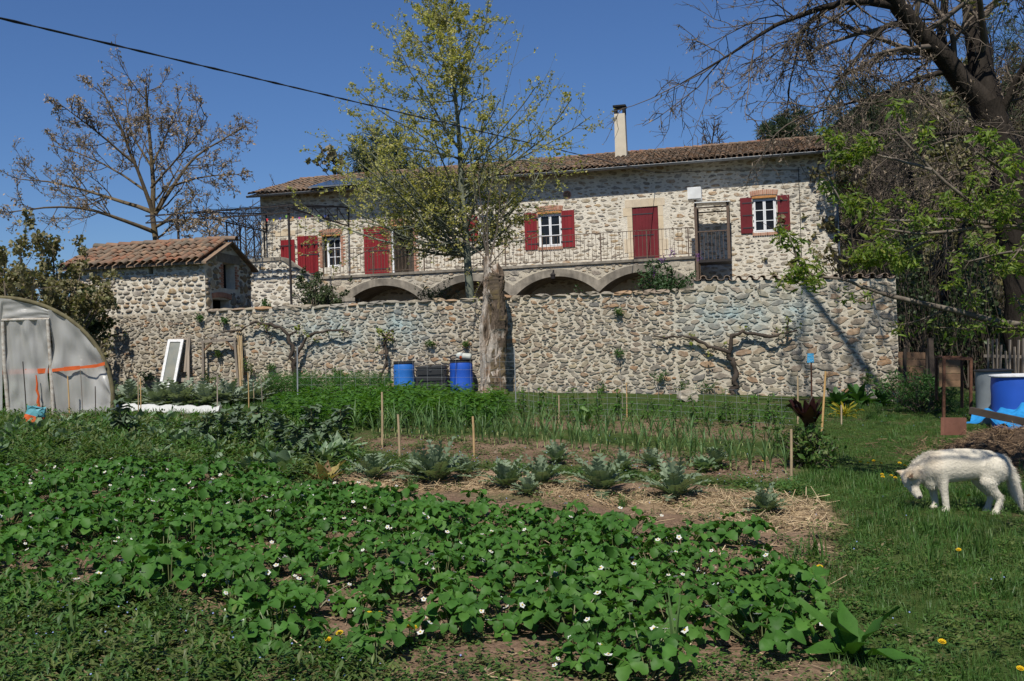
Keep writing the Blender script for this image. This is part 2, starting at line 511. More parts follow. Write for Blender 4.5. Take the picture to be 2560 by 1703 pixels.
M['seed'] = leafmat('dry seed clusters', [(.33, .26, .19), (.25, .19, .14), (.40, .32, .24)], transl=.2, spec=.1)
M['pop_leaf'] = leafmat('young poplar leaf', [(.34, .34, .10), (.43, .40, .13), (.26, .28, .085), (.46, .39, .15), (.37, .36, .11)], transl=.45)
M['peach_leaf'] = leafmat('peach leaf', [(.14, .22, .03), (.19, .26, .04), (.095, .165, .028), (.26, .27, .055)], transl=.45)
M['straw_leaf'] = leafmat('strawberry leaf', [(.045, .122, .019), (.058, .150, .023), (.034, .095, .016), (.078, .178, .028), (.040, .110, .018)], rough=.55, transl=.25, spec=.22, ns=12)
M['stem'] = leafmat('green stem', [(.12, .16, .06), (.15, .14, .06)], transl=.1)
M['petal'] = cmat('white petal', [(.75, .75, .70)], nscale=10, namt=.05, bump=0, transl=.3)
M['yellow'] = cmat('yellow flower', [(.62, .40, .01), (.66, .45, .015)], nscale=60, namt=.15, bump=.3, transl=.2)
M['bluefl'] = cmat('small blue flower', [(.22, .28, .50)], nscale=10, namt=.05, bump=0)
M['lilac'] = cmat('purple lilac flower', [(.16, .06, .20), (.10, .04, .14)], nscale=10, namt=.2, bump=0)
M['grass'] = leafmat('grass', [(.054, .128, .024), (.074, .156, .030), (.042, .100, .020), (.108, .155, .040), (.058, .132, .026)], transl=.3, rough=.5)
M['weed'] = leafmat('weed leaf', [(.056, .122, .024), (.076, .152, .028), (.040, .092, .020), (.115, .155, .038), (.09, .112, .036)], transl=.3)
M['weed_dry'] = leafmat('dry weed', [(.18, .14, .07), (.13, .12, .05), (.22, .17, .09)], transl=.2)
M['parsley'] = leafmat('parsley leaf', [(.058, .145, .020), (.08, .18, .026), (.042, .11, .018), (.10, .19, .03)], transl=.35)
M['hedge'] = leafmat('dense herb leaf', [(.042, .11, .022), (.058, .135, .028), (.034, .088, .02)], transl=.3)
M['leek'] = leafmat('leek leaf', [(.105, .195, .065), (.135, .23, .08), (.085, .16, .06), (.18, .25, .075)], transl=.3, rough=.5)
M['cardoon'] = leafmat('grey cardoon leaf', [(.19, .235, .165), (.25, .29, .215), (.14, .185, .125)], transl=.2, rough=.6)
M['arti'] = leafmat('artichoke leaf', [(.14, .195, .11), (.19, .24, .15), (.105, .155, .08)], transl=.2, rough=.6)
M['cabbage'] = leafmat('cabbage leaf', [(.13, .20, .10), (.18, .25, .14), (.10, .165, .09)], transl=.25, rough=.45)
M['kale'] = leafmat('kale leaf', [(.085, .125, .07), (.115, .165, .085), (.065, .085, .06)], transl=.15, rough=.55)
M['kale_rib'] = cmat('pale rib', [(.32, .38, .26)], bump=0)
M['chard'] = leafmat('dark red leaf', [(.028, .010, .010), (.045, .012, .010), (.022, .030, .012)], transl=.2)
M['ylwplant'] = leafmat('yellowing leaf', [(.34, .25, .02), (.40, .31, .03), (.28, .26, .03)], transl=.35)
M['shrub'] = leafmat('shrub leaf', [(.045, .075, .026), (.065, .095, .032), (.035, .055, .022), (.085, .10, .04)], transl=.25)
M['shrub_br'] = leafmat('budding shrub leaf', [(.18, .15, .07), (.13, .135, .05), (.24, .19, .11), (.10, .12, .042)], transl=.25)
M['lilac_leaf'] = leafmat('lilac leaf', [(.035, .075, .024), (.05, .10, .03), (.028, .06, .02)], transl=.25)
M['pine'] = leafmat('pine needles', [(.030, .048, .018), (.042, .062, .022), (.022, .036, .014)], transl=.1, rough=.6)
M['vine_leaf'] = leafmat('young vine leaf', [(.20, .24, .03), (.15, .20, .03), (.25, .25, .05)], transl=.4)
M['straw'] = cmat('straw', [(.44, .33, .19), (.34, .25, .14), (.54, .42, .26), (.27, .185, .11)], nscale=10, namt=.2, bump=0)
M['compost'] = cmat('compost straw', [(.22, .14, .075), (.13, .085, .05), (.32, .22, .13), (.08, .052, .032), (.18, .115, .065)], nscale=10, namt=.3, bump=0)
M['compost_base'] = cmat('compost', [(.08, .052, .032)], nscale=10, namt=.5, bump=.8, bscale=18, bdist=.06)
N_ = NT('cream fur')
c_ = N_.ramp(N_.rnd(), [(0.0, (.66, .61, .51)), (.5, (.58, .53, .43)), (1.0, (.72, .68, .59))])
c_ = N_.mix(N_.math('MULTIPLY', N_.attr('tan'), .75), c_, (.36, .24, .13))
c_ = N_.mix(1.0, c_, N_.ramp(N_.noise(7, 5), [(.25, .85), (.75, 1.12)]), 'MULTIPLY')
M['fur'] = N_.out(c_, .9, N_.bump(N_.noise(45, 4), .5, .02), 0, .1)
# ------------------------------------------------------------------ ground
SOIL = [
    [(880, 1092), (1040, 1088), (1300, 1096), (1700, 1128), (1985, 1150), (1985, 1205), (1750, 1190), (1400, 1160), (1200, 1160), (900, 1122)],
    [(1260, 1040), (1500, 1040), (1960, 1060), (1960, 1100), (1700, 1092), (1300, 1060)],
    [(-60, 1190), (250, 1165), (640, 1190), (1100, 1235), (1500, 1265), (1800, 1300), (2060, 1320), (2110, 1400), (2060, 1500), (2130, 1720), (560, 1720), (700, 1600), (330, 1500), (-60, 1480)],
    [(120, 1034), (660, 1030), (665, 1056), (110, 1062)],
    [(760, 1195), (900, 1180), (1200, 1175), (1500, 1195), (1900, 1230), (2075, 1262), (2085, 1335), (1700, 1290), (1300, 1240), (1000, 1230)],
]
STRAWP = [
    [(800, 1205), (930, 1195), (1080, 1200), (1250, 1190), (1420, 1205), (1560, 1225), (1900, 1235), (2050, 1255), (2090, 1330), (1980, 1330), (1700, 1290), (1480, 1255), (1250, 1235), (1000, 1225), (820, 1235)],
]
def masks(x, y, z):
    px, py, w = proj(np.stack([x, y, z], -1))
    ok = w > 0.5
    s = np.zeros(x.shape); t = np.zeros(x.shape)
    for p in SOIL: s = np.maximum(s, inpoly(px, py, p) & ok)
    for p in STRAWP: t = np.maximum(t, inpoly(px, py, p) & ok)
    return s.astype(float), t.astype(float)

def blur(a, k=1):
    for _ in range(k):
        b = np.pad(a, 1, mode='edge')
        a = (b[1:-1, 1:-1] * 2 + b[:-2, 1:-1] + b[2:, 1:-1] + b[1:-1, :-2] + b[1:-1, 2:]) / 6
    return a

gx = np.concatenate([[-900, -400, -200, -110, -70, -50, -38, -30, -24, -20, -17, -15], np.arange(-13.5, 13.5, .11), [14, 16, 18, 21, 25, 30, 40, 55, 80, 120, 200, 400, 900]])
gy = np.concatenate([[-400, -150, -60, -25, -12, -5, 0, 1.5, 2.5], np.arange(3.2, 13, .09), np.arange(13, 30, .16), [31, 33, 36, 40, 45, 52, 60, 75, 100, 150, 250, 500, 1200]])
GX, GY = np.meshgrid(gx, gy)
GZ = gz(GX, GY)
rg = np.random.default_rng(5)
ms, mt = masks(GX, GY, GZ)
ms, mt = blur(ms, 3), blur(mt, 2)
lump = blur(rg.normal(size=GX.shape), 2)
GZ = GZ + lump * (0.008 + .045 * np.maximum(ms, mt)) * ((GY > 3) & (GY < 27) & (abs(GX) < 13.5))
mb = MB()
nx, ny = len(gx), len(gy)
i = np.arange(ny - 1)[:, None] * nx + np.arange(nx - 1)[None]
mb.add(np.stack([GX, GY, GZ], -1).reshape(-1, 3), Q=np.stack([i, i + 1, i + nx + 1, i + nx], -1).reshape(-1, 4))
def ground_mat():
    N = NT('garden ground')
    soil = N.ramp(N.noise(1.1, 7, rough=.65), [(.3, (.15, .097, .064)), (.52, (.21, .14, .093)), (.7, (.27, .19, .13))])
    soil = N.mix(1.0, soil, N.ramp(N.noise(22, 6, rough=.7), [(.3, .55), (.7, 1.35)]), 'MULTIPLY')
    green = N.ramp(N.noise(1.7, 6, rough=.6), [(.3, (.030, .052, .014)), (.5, (.050, .080, .020)), (.68, (.085, .095, .034))])
    green = N.mix(N.ramp(N.noise(.8, 6, rough=.7), [(.56, 0.0), (.66, .8)]), green, (.12, .082, .05))
    sep = N.n('SeparateXYZ'); N.l(N.pos(), sep.inputs[0])
    far = N.ramp(N.math('MULTIPLY', sep.outputs[1], .02), [(.50, 0.0), (.56, 1.0)])      # leaf litter beyond the garden
    green = N.mix(far, green, N.ramp(N.noise(1.3, 6, rough=.7), [(.35, (.045, .036, .022)), (.65, (.085, .065, .04))]))
    straw = N.ramp(N.noise(9, 5, rough=.7), [(.3, (.22, .15, .085)), (.7, (.42, .31, .18))])
    c = N.mix(N.math('MULTIPLY', N.attr('soil'), 1.0), green, soil)
    c = N.mix(N.math('MULTIPLY', N.attr('straw'), .8), c, straw)
    h = N.math('ADD', N.noise(14, 6), N.math('MULTIPLY', N.noise(60, 3), .4))
    return N.out(c, .95, N.bump(h, .9, .05), 0, .05)
me = mb.mesh('ground', ground_mat(), smooth=True)
for nm, a in (('soil', ms), ('straw', mt)):
    at = me.attributes.new(nm, 'FLOAT', 'POINT'); at.data.foreach_set('value', a.ravel().astype(np.float32))
g = link('ground', me, kind='structure'); g['label'] = 'sloping vegetable garden ground with reddish brown beds and green lawn'

# ------------------------------------------------------------------ stonework
def stone_tpl(rng, p=2.6, jag=.09, front=.74):
    n = 10
    a = np.arange(n) * 2 * math.pi / n + rng.normal(size=n) * .12
    r = (np.abs(np.cos(a)) ** p + np.abs(np.sin(a)) ** p) ** (-1 / p) * .5 * (1 + rng.normal(size=n) * jag)
    ring = np.stack([r * np.cos(a), np.zeros(n), r * np.sin(a)], -1)
    r0 = ring * [1.0, 1, 1] + [0, .5, 0]
    r1 = ring * [1.0, 1, 1] + [0, -.35, 0]
    r2 = ring * [front, 1, front] + [0, -1, 0] + np.stack([np.zeros(n), rng.normal(size=n) * .1, np.zeros(n)], -1)
    c = np.array([[rng.normal() * .08, -1.08, rng.normal() * .08]])
    V = np.vstack([r0, r1, r2, c])
    j = np.arange(n); k = (j + 1) % n
    Q = np.vstack([np.stack([j, k, n + k, n + j], -1), np.stack([n + j, n + k, 2 * n + k, 2 * n + j], -1)])
    T = np.stack([2 * n + j, 2 * n + k, np.full(n, 3 * n)], -1)
    return V, T, Q
_r = np.random.default_rng(3)
ST_ROUND = [stone_tpl(_r, (1.8, 2.3, 3.2)[k % 3], .14, .70) for k in range(10)]
ST_FLAT = [stone_tpl(_r, (1.75, 2.2, 3.4)[k % 3],   .17, .84) for k in range(10)]
_stone_me = {}
def stone_mesh(kind, k, mat):
    key = (kind, k, mat.name)
    if key not in _stone_me:
        t = (ST_ROUND if kind == 'round' else ST_FLAT)[k]
        _stone_me[key] = MB().add(t[0], t[1], t[2]).mesh('stone', mat, smooth=(kind == 'round'))
    return _stone_me[key]

def layout(x0, x1, z0, z1, allowed, wr, asp, dens, gap, seed, course=None, tries=22, bias=2.0):
    rng = np.random.default_rng(seed)
    cs = .0125
    nxc, nzc = int((x1 - x0) / cs) + 1, int((z1 - z0) / cs) + 1
    X, Z = np.meshgrid(x0 + (np.arange(nxc) + .5) * cs, z0 + (np.arange(nzc) + .5) * cs, indexing='ij')
    occ = ~allowed(X, Z)
    area = (~occ).sum() * cs * cs
    u = rng.random(int(area * dens))
    w = wr[0] * (wr[1] / wr[0]) ** (u ** bias)
    a = asp[0] + (asp[1] - asp[0]) * rng.random(len(w))
    h = np.minimum(w * a, .30)
    o = np.argsort(-w * h)
    out = []
    for ww, hh in zip(w[o], h[o]):
        gp = gap * math.exp(rng.normal() * .45)
        cw, ch = int((ww + gp * 1.2) / cs / 2), int((hh + gp) / cs / 2)
        if nxc - 2 * cw < 3 or nzc - 2 * ch < 3: continue
        for _ in range(tries):
            ci = rng.integers(cw, nxc - cw)
            if course and rng.random() < .55:
                zc = rng.integers(0, int((z1 - z0) / course) + 1) * course + rng.normal() * course * .16
                cj = int(zc / cs)
                if cj < ch or cj >= nzc - ch: continue
            else:
                cj = rng.integers(ch, nzc - ch)
            blk = occ[ci - cw:ci + cw + 1, cj - ch:cj + ch + 1]
            if not blk.any():
                kx, kz = max(1, int(cw * .96)), max(1, int(ch * .94))
                occ[ci - kx:ci + kx + 1, cj - kz:cj + kz + 1] = True
                out.append((x0 + (ci + .5) * cs, z0 + (cj + .5) * cs, ww, hh))
                break
    return np.array(out)

def stones(parent, lay, mat, kind, yf=0.0, proud=(.018, .05), singles=300, seed=1, tilt=.1, name='stone', score=None):
    rng = np.random.default_rng(seed)
    n = len(lay)
    var = rng.integers(0, 10, n); th = rng.normal(size=n) * tilt; rn = rng.random(n)
    dep = rng.uniform(proud[0], proud[1], n)
    flip = np.where(rng.random(n) < .5, -1, 1)
    sc = lay[:, 2] * lay[:, 3] if score is None else score
    order = np.argsort(-sc)
    one = set(order[:singles].tolist())
    tpl = ST_ROUND if kind == 'round' else ST_FLAT
    rest = {}
    for i in range(n):
        x, z, w, h = lay[i]
        Mx = roty(th[i]) @ np.diag([w, dep[i], h])
        if i in one:
            o = link(name, stone_mesh(kind, int(var[i]), mat), parent)
            m4 = Matrix(Mx.tolist()).to_4x4(); m4.translation = (x, yf, z)
            o.matrix_local = m4
        else:
            rest.setdefault(int(var[i]), []).append((Mx, (x, yf, z), rn[i]))
    if rest:
        mb = MB()
        for k, L in rest.items():
            mb.inst(tpl[k], np.array([q[0] for q in L]), np.array([q[1] for q in L]), np.array([q[2] for q in L]))
        mb.build(name, mat, parent, smooth=(kind == 'round'), kind='stuff')

def holed(mb, x0, x1, z0, z1, holes, y=0.0, reveal=.25, m=0, mr=0, top=None):
    """wall face with rectangular openings and their reveals; top(x) trims the head"""
    xs = sorted(set([x0, x1] + [c for h in holes for c in h[:2] if x0 < c < x1]))
    zs = sorted(set([z0, z1] + [c for h in holes for c in h[2:4] if z0 < c < z1]))
    for a, b in zip(xs, xs[1:]):
        for c, d in zip(zs, zs[1:]):
            mx, mz = (a + b) / 2, (c + d) / 2
            if any(h[0] < mx < h[1] and h[2] < mz < h[3] for h in holes): continue
            mb.add([(a, y, c), (b, y, c), (b, y, d), (a, y, d)], Q=[[0, 1, 2, 3]], m=m)
    for h in holes:
        a, b, c, d = h[:4]; r = h[4] if len(h) > 4 else reveal
        mb.add([(a, y, c), (b, y, c), (b, y, d), (a, y, d), (a, y + r, c), (b, y + r, c), (b, y + r, d), (a, y + r, d)],
               Q=[[0, 4, 7, 3], [1, 2, 6, 5], [3, 7, 6, 2], [0, 1, 5, 4]], m=mr)

# ------------------------------------------------------------------ farmhouse
HP = Plane(-5.9, 43.3, rad(13.7))
def hr(px0, py0, px1, py1, off=0.0, pl=None):
    pl = pl or HP
    mx, my = (px0 + px1) / 2, (py0 + py1) / 2
    s0 = pl.hit(px0, my, off)[0]; s1 = pl.hit(px1, my, off)[0]
    z1 = pl.hit(mx, py0, off)[1]; z0 = pl.hit(mx, py1, off)[1]
    return s0, s1, z0, z1

house = thing('farmhouse', 'long stone farmhouse with red shutters and a low terracotta tiled roof', 'house', (HP.o[0], HP.o[1], 0), -HP.yaw)
SL = HP.hit(652, 560)[0]; SR = HP.hit(2092, 520)[0]
EZ = 8.88
W1 = hr(806, 590, 852, 668); W3 = hr(1346, 530, 1404, 617); W4 = hr(1882, 491, 1941, 581)
W2 = hr(1198, 536, 1240, 606); D1 = hr(978, 564, 1034, 681); D2 = hr(1582, 517, 1647, 652)
FLZ = HP.hit(1058, 678, 2.0)[1]
D1 = (D1[0], D1[1], FLZ - .02, D1[3]); D2 = (D2[0], D2[1], FLZ - .02, D2[3])
W1 = (W1[0], W1[1], W1[2], W1[3])
PIG = (*hr(1061, 488, 1078, 503), .5)
holes = [W1 + (.28,), W2 + (.2,), W3 + (.2,), W4 + (.2,), D1 + (.9,), D2 + (.12,), PIG]
mb = MB()
DEPTH = 9.6
RIDGE_Y, RIDGE_Z = 4.8, EZ + 1.66
holed(mb, SL, SR, 0.5, EZ + .12, holes)
# gable ends and back
for xs, fl in ((SL, 1), (SR, 0)):
    V = [(xs, 0, .5), (xs, DEPTH, .5), (xs, DEPTH, EZ + .12), (xs, RIDGE_Y, RIDGE_Z - .05), (xs, 0, EZ + .12)]
    mb.add(V, T=[[0, 1, 2], [0, 2, 4], [4, 2, 3]] if not fl else [[0, 2, 1], [0, 4, 2], [4, 3, 2]])
mb.add([(SL, DEPTH, .5), (SR, DEPTH, .5), (SR, DEPTH, EZ + .12), (SL, DEPTH, EZ + .12)], Q=[[1, 0, 3, 2]])
wall = mb.build('wall', M['mortar_h'], house)
mb = MB()
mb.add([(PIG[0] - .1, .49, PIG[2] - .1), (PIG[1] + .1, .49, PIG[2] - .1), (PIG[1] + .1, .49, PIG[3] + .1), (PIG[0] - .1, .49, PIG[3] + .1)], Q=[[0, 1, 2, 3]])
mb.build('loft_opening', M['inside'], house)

# openings keep clear of stones
clear = []
for h, mrg in ((W1, (.22, .22, .12, .28)), (W2, (.12, .12, .15, .2)), (W3, (.10, .10, .22, .30)), (W4, (.10, .10, .22, .30)), (D1, (.22, .26, 0, .25)), (D2, (.40, .45, 0, .36)), (PIG[:4], (.02,) * 4)):
    clear.append((h[0] - mrg[0], h[1] + mrg[1], h[2] - mrg[2], h[3] + mrg[3]))
OCULI = [HP.hit(x, y) for x, y in ((1027, 516), (1101, 510), (1255, 500), (1418, 487))]
def h_allowed(X, Z):
    ok = np.ones(X.shape, bool)
    for a, b, c, d in clear: ok &= ~((X > a) & (X < b) & (Z > c) & (Z < d))
    for s, z in OCULI: ok &= (X - s) ** 2 + (Z - z) ** 2 > .2 ** 2
    return ok
lay = layout(SL + .02, SR - .02, 4.2, EZ + .1, h_allowed, (.065, .40), (.24, .48), 70, .06, 11, course=.095, bias=2.4)
scr = lay[:, 2] * lay[:, 3] * np.where(lay[:, 1] > EZ - .1, .01, 1)
stones(wall, lay, M['stone_h'], 'flat', 0.0, (.008, .028), 300, 21, .13, score=scr)

def arch_bricks(parent, x0, x1, z, h=.22, y=-.012, n=None):
    n = n or max(4, int((x1 - x0) / .075)); w = (x1 - x0) / n
    mb = MB(); rng = np.random.default_rng(int(abs(x0) * 100))
    for k in range(n):
        t = (k + .5) / n * 2 - 1
        c = np.array([(x0 + x1) / 2 + t * (x1 - x0) / 2, 0, z + .05 * (1 - t * t)])
        V = BOXV * [w * .84, .05, h] @ roty(np.array(t * .22)).T + c + [0, y - .0, h / 2]
        mb.add(V, Q=BOXQ, rnd=rng.random())
    mb.build('arch_brick', M['brick'], parent)

def jamb_bricks(parent, xe, side, z0, z1, y=-.01, hb=.075):
    mb = MB(); rng = np.random.default_rng(int(abs(xe) * 77 + z0 * 10)); k = 0; z = z0
    while z + hb < z1:
        L = .22 if k % 2 else .12
        x0, x1 = (xe - L, xe - .004) if side < 0 else (xe + .004, xe + L)
        box(mb, x0, x1, y - .012 + rng.uniform(-.003, .003), y + .06, z + .008, z + hb - .008, rng.random())
        z += hb; k += 1
    mb.build('jamb_brick', M['brick'], parent)

def sill_bricks(parent, x0, x1, z, h=.12):
    mb = MB(); rng = np.random.default_rng(int(abs(x0) * 31)); n = int((x1 - x0) / .085); w = (x1 - x0) / n
    for k in range(n):
        box(mb, x0 + k * w + .006, x0 + (k + 1) * w - .006, -.05, .1, z - h, z - .002, rng.random())
    mb.build('sill_brick', M['brick'], parent)

def casement(parent, r, y, leaves=2, rows=3, cols=1, solid=False):
    x0, x1, z0, z1 = r
    f = MB(); t = .055
    def fr(a, b, c, d, w, yy, dd):
        box(f, a, a + w, yy, yy + dd, c, d); box(f, b - w, b, yy, yy + dd, c, d)
        box(f, a + w, b - w, yy, yy + dd, c, c + w); box(f, a + w, b - w, yy, yy + dd, d - w, d)
    fr(x0, x1, z0, z1, t, y, .06)
    W = (x1 - x0 - 2 * t) / leaves
    for k in range(leaves):
        a, b = x0 + t + k * W + .003, x0 + t + (k + 1) * W - .003
        fr(a, b, z0 + t + .003, z1 - t - .003, .05, y - .015, .05)
        for q in range(1, rows):
            zz = z0 + t + (z1 - z0 - 2 * t) * q / rows
            box(f, a + .05, b - .05, y - .005, y + .03, zz - .014, zz + .014)
        for q in range(1, cols):
            xx = a + (b - a) * q / cols
            for p_ in range(rows):
                za = z0 + t + .05 * (p_ == 0) + (z1 - z0 - 2 * t) * p_ / rows + .015; zb = z0 + t + (z1 - z0 - 2 * t) * (p_ + 1) / rows - .015 - .04 * (p_ == rows - 1)
                box(f, xx - .014, xx + .014, y - .005, y + .03, za, zb)
    w = f.build('window', M['white'], parent)
    for k in range(leaves):
        a, b = x0 + t + k * W + .053, x0 + t + (k + 1) * W - .053
        for q in range(rows):
            za = z0 + t + (z1 - z0 - 2 * t) * q / rows; zb = z0 + t + (z1 - z0 - 2 * t) * (q + 1) / rows
            g_ = MB(); g_.add([(a, 0, za), (b, 0, za), (b, 0, zb), (a, 0, zb)], Q=[[0, 1, 2, 3]])
            gp = g_.build('pane', M['glass'], w); gp.location = (0, y + .02, 0)
    return w

def shutter(parent, r, y=-.05, mat='red', straps=(.15, .5, .85), hinge=-1, label=None, name='shutter', tilt=0.0, n=None):
    x0, x1, z0, z1 = r
    n = n or max(3, int((x1 - x0) / .115)); w = (x1 - x0) / n
    mb = MB(); rng = np.random.default_rng(int(abs(x0) * 53 + 7))
    for k in range(n):
        d = rng.uniform(-.003, .003)
        box(mb, x0 + k * w + .004, x0 + (k + 1) * w - .004, y + d, y + .035 + d, z0, z1, rng.random())
    box(mb, x0 + .002, x1 - .002, y + .022, y + .030, z0 + .002, z1 - .002)
    s = mb.build(name, M[mat], parent)
    if label: s['label'] = label
    for q in straps:
        hb = MB(); zz = z0 + (z1 - z0) * q; L = (x1 - x0) * .82
        a, b = (x0 - .03, x0 + L) if hinge < 0 else (x1 - L, x1 + .03)
        box(hb, a, b, y - .012, y - .004, zz - .02, zz + .02)
        px_ = a if hinge < 0 else b
        box(hb, px_ - .025, px_ + .025, y - .016, y + .0, zz - .055, zz + .035)
        hb.build('hinge', M['strap'], s)
    return s

# far-left window under the pergola
casement(wall, (W1[0] + .14, W1[1], W1[2], W1[3] - .05), .2, 1, 3, 2)
arch_bricks(house, W1[0] - .12, W1[1] + .12, W1[3] + .06, .2)
mb = MB(); box(mb, W1[0] - .02, W1[1] + .02, -.016, .16, W1[3] - .0, W1[3] + .06); mb.build('lintel', M['lintel'], house)
jamb_bricks(house, W1[0], -1, W1[2], W1[3]); jamb_bricks(house, W1[1], 1, W1[2], W1[3])
r = hr(745, 590, 796, 690); shutter(house, (r[0], r[1], r[3] - 1.95, r[3]), straps=(.14, .57, .8), hinge=1, label='tall red shutter partly hidden by the stair wall')
r = hr(703, 600, 738, 665); shutter(house, (r[0], r[1], r[3] - 1.3, r[3]), straps=(.22, .8), hinge=-1, label='small red shutter beside the pergola post')
r = hr(690, 590, 740, 665)
mb = MB(); box(mb, r[0], r[1], -.02, .05, r[3] - 1.3 + 1.3, r[3] + .22); mb.build('lintel', M['dressed'], house)
# open door of the balcony
r = hr(911, 567, 972, 685); shutter(house, (r[0], r[1], FLZ + .02, r[3]), straps=(.16, .52, .86), hinge=1, name='door', label='bright red door leaf folded back on the wall')
mb = MB(); a, b, c, d = D1
box(mb, a, a + .07, .1, .19, c, d); box(mb, a + .07, b, .1, .19, d - .07, d); mb.build('door_frame', M['white'], house)
mb = MB(); mb.add([(a, .895, c), (b, .895, c), (b, .895, d), (a, .895, d)], Q=[[0, 1, 2, 3]]); mb.build('doorway', M['inside'], house)  # dark panel painted in place of the unlit room
mb = MB(); bar(mb, (a + .1, .2, c + 1.0), (a + .42, .85, c + 1.0), .04, 1.95); mb.build('inner_door', M['wood_dark'], house)
arch_bricks(house, a - .1, b + .12, d + .04, .2)
mb = MB(); box(mb, a - .02, b + .02, -.014, .09, d - .0, d + .05); mb.build('lintel', M['lintel'], house)
jamb_bricks(house, a, -1, c, d); jamb_bricks(house, b, 1, c, d)
# window behind the poplar
r = hr(1167, 539, 1195, 604); shutter(house, r, hinge=1, label='red shutter seen through the poplar branches')
casement(wall, (W2[0], W2[1], W2[2], W2[3]), .1, 2, 3)
# middle window
r = hr(1312, 533, 1343, 625); shutter(house, r, hinge=1); r = hr(1405, 526, 1437, 618); shutter(house, r, hinge=-1)
casement(wall, (W3[0], W3[1], W3[2], W3[3] - .06), .1, 2, 3)
arch_bricks(house, W3[0] - .08, W3[1] + .08, W3[3] + .03, .19); sill_bricks(house, W3[0] - .04, W3[1] + .04, W3[2])
mb = MB(); box(mb, W3[0] - .02, W3[1] + .02, -.014, .1, W3[3] - .06, W3[3] + .03); mb.build('lintel', M['lintel'], house)
jamb_bricks(house, W3[0], -1, W3[2], W3[3]); jamb_bricks(house, W3[1], 1, W3[2], W3[3])
# right window
r = hr(1851, 495, 1881, 584); shutter(house, r, mat='red_old', hinge=1); r = hr(1944, 488, 1975, 577); shutter(house, r, mat='red_old', hinge=-1)
casement(wall, (W4[0], W4[1], W4[2], W4[3] - .06), .1, 2, 3)
arch_bricks(house, W4[0] - .08, W4[1] + .08, W4[3] + .03, .19); sill_bricks(house, W4[0] - .04, W4[1] + .04, W4[2])
mb = MB(); box(mb, W4[0] - .02, W4[1] + .02, -.014, .1, W4[3] - .06, W4[3] + .03); mb.build('lintel', M['lintel'], house)
# closed door with limestone surround
a, b, c, d = D2
shutter(house, (a + .01, b - .01, c + .02, d - .01), y=.02, mat='red_old', straps=(.1, .5, .88), hinge=-1, name='door', label='dull red closed door in a pale limestone surround')
mb = MB(); rng = np.random.default_rng(8)
surround = []
for xs, sg in ((a, -1), (b, 1)):
    z = c; k = 0
    while z < d - .1:
        hh = min(rng.uniform(.4, .6), d - z); ww = rng.choice([.2, .36])
        q = MB(); x0, x1 = (xs - ww, xs - .003) if sg < 0 else (xs + .003, xs + ww)
        box(q, x0, x1, -.018 - rng.uniform(0, .006), .05, z + .005, z + hh - .005, rng.random()); q.build('surround_block', M['dressed'], house)
        z += hh
q = MB(); t = np.linspace(a - .28, b + .28, 6)
for k in range(5):
    q = MB(); box(q, t[k] + .004, t[k + 1] - .004, -.02 - rng.uniform(0, .004), .05, d + .004, d + .32, rng.random()); q.build('surround_block', M['dressed'], house)
# round terracotta vents
for s, z in OCULI:
    q = MB(); aa = np.linspace(0, 2 * math.pi, 21)[:-1]
    Vr = [(s + .17 * math.cos(t), -.03, z + .17 * math.sin(t)) for t in aa] + [(s + .13 * math.cos(t), -.03, z + .13 * math.sin(t)) for t in aa] + [(s + .17 * math.cos(t), .02, z + .17 * math.sin(t)) for t in aa] + [(s + .13 * math.cos(t), .02, z + .13 * math.sin(t)) for t in aa]
    Q = []
    for k in range(20):
        l = (k + 1) % 20
        Q += [[k, l, 20 + l, 20 + k], [40 + k, 40 + l, l, k], [20 + k, 20 + l, 60 + l, 60 + k]]
    q.add(Vr, Q=Q); v = q.build('round_vent', M['brick'], house)
    q = MB(); q.add([(s + .13 * math.cos(t), -.002, z + .13 * math.sin(t)) for t in aa] + [(s, -.002, z)], T=[[k, (k + 1) % 20, 20] for k in range(20)])
    for t in (rad(60), rad(180), rad(300)):
        bar(q, (s, -.012, z), (s + .13 * math.cos(t), -.012, z + .13 * math.sin(t)), .02, .02, m=1)
    q.build('vent_grille', [M['wood_brown'], M['brick']], v)

# roof
OV = .56; SX0, SX1 = SL - .28, SR + .22
AL = math.atan2(RIDGE_Z - EZ - .12, RIDGE_Y + OV)
mb = MB()
ez = EZ + .05
rz_ = ez + (RIDGE_Y + OV) * math.tan(AL)
mb.add([(SX0, -OV, ez), (SX1, -OV, ez), (SX1, RIDGE_Y, rz_), (SX0, RIDGE_Y, rz_), (SX1, DEPTH + OV, ez), (SX0, DEPTH + OV, ez)],
       Q=[[0, 1, 2, 3], [3, 2, 4, 5]])
mb.add([(SX0, -OV, ez - .09), (SX1, -OV, ez - .09), (SX1, .0, ez - .0), (SX0, .0, ez - .0), (SX0, -OV, ez), (SX1, -OV, ez)], Q=[[0, 3, 2, 1], [0, 1, 5, 4]])
roof = mb.build('roof', M['tile'], house)

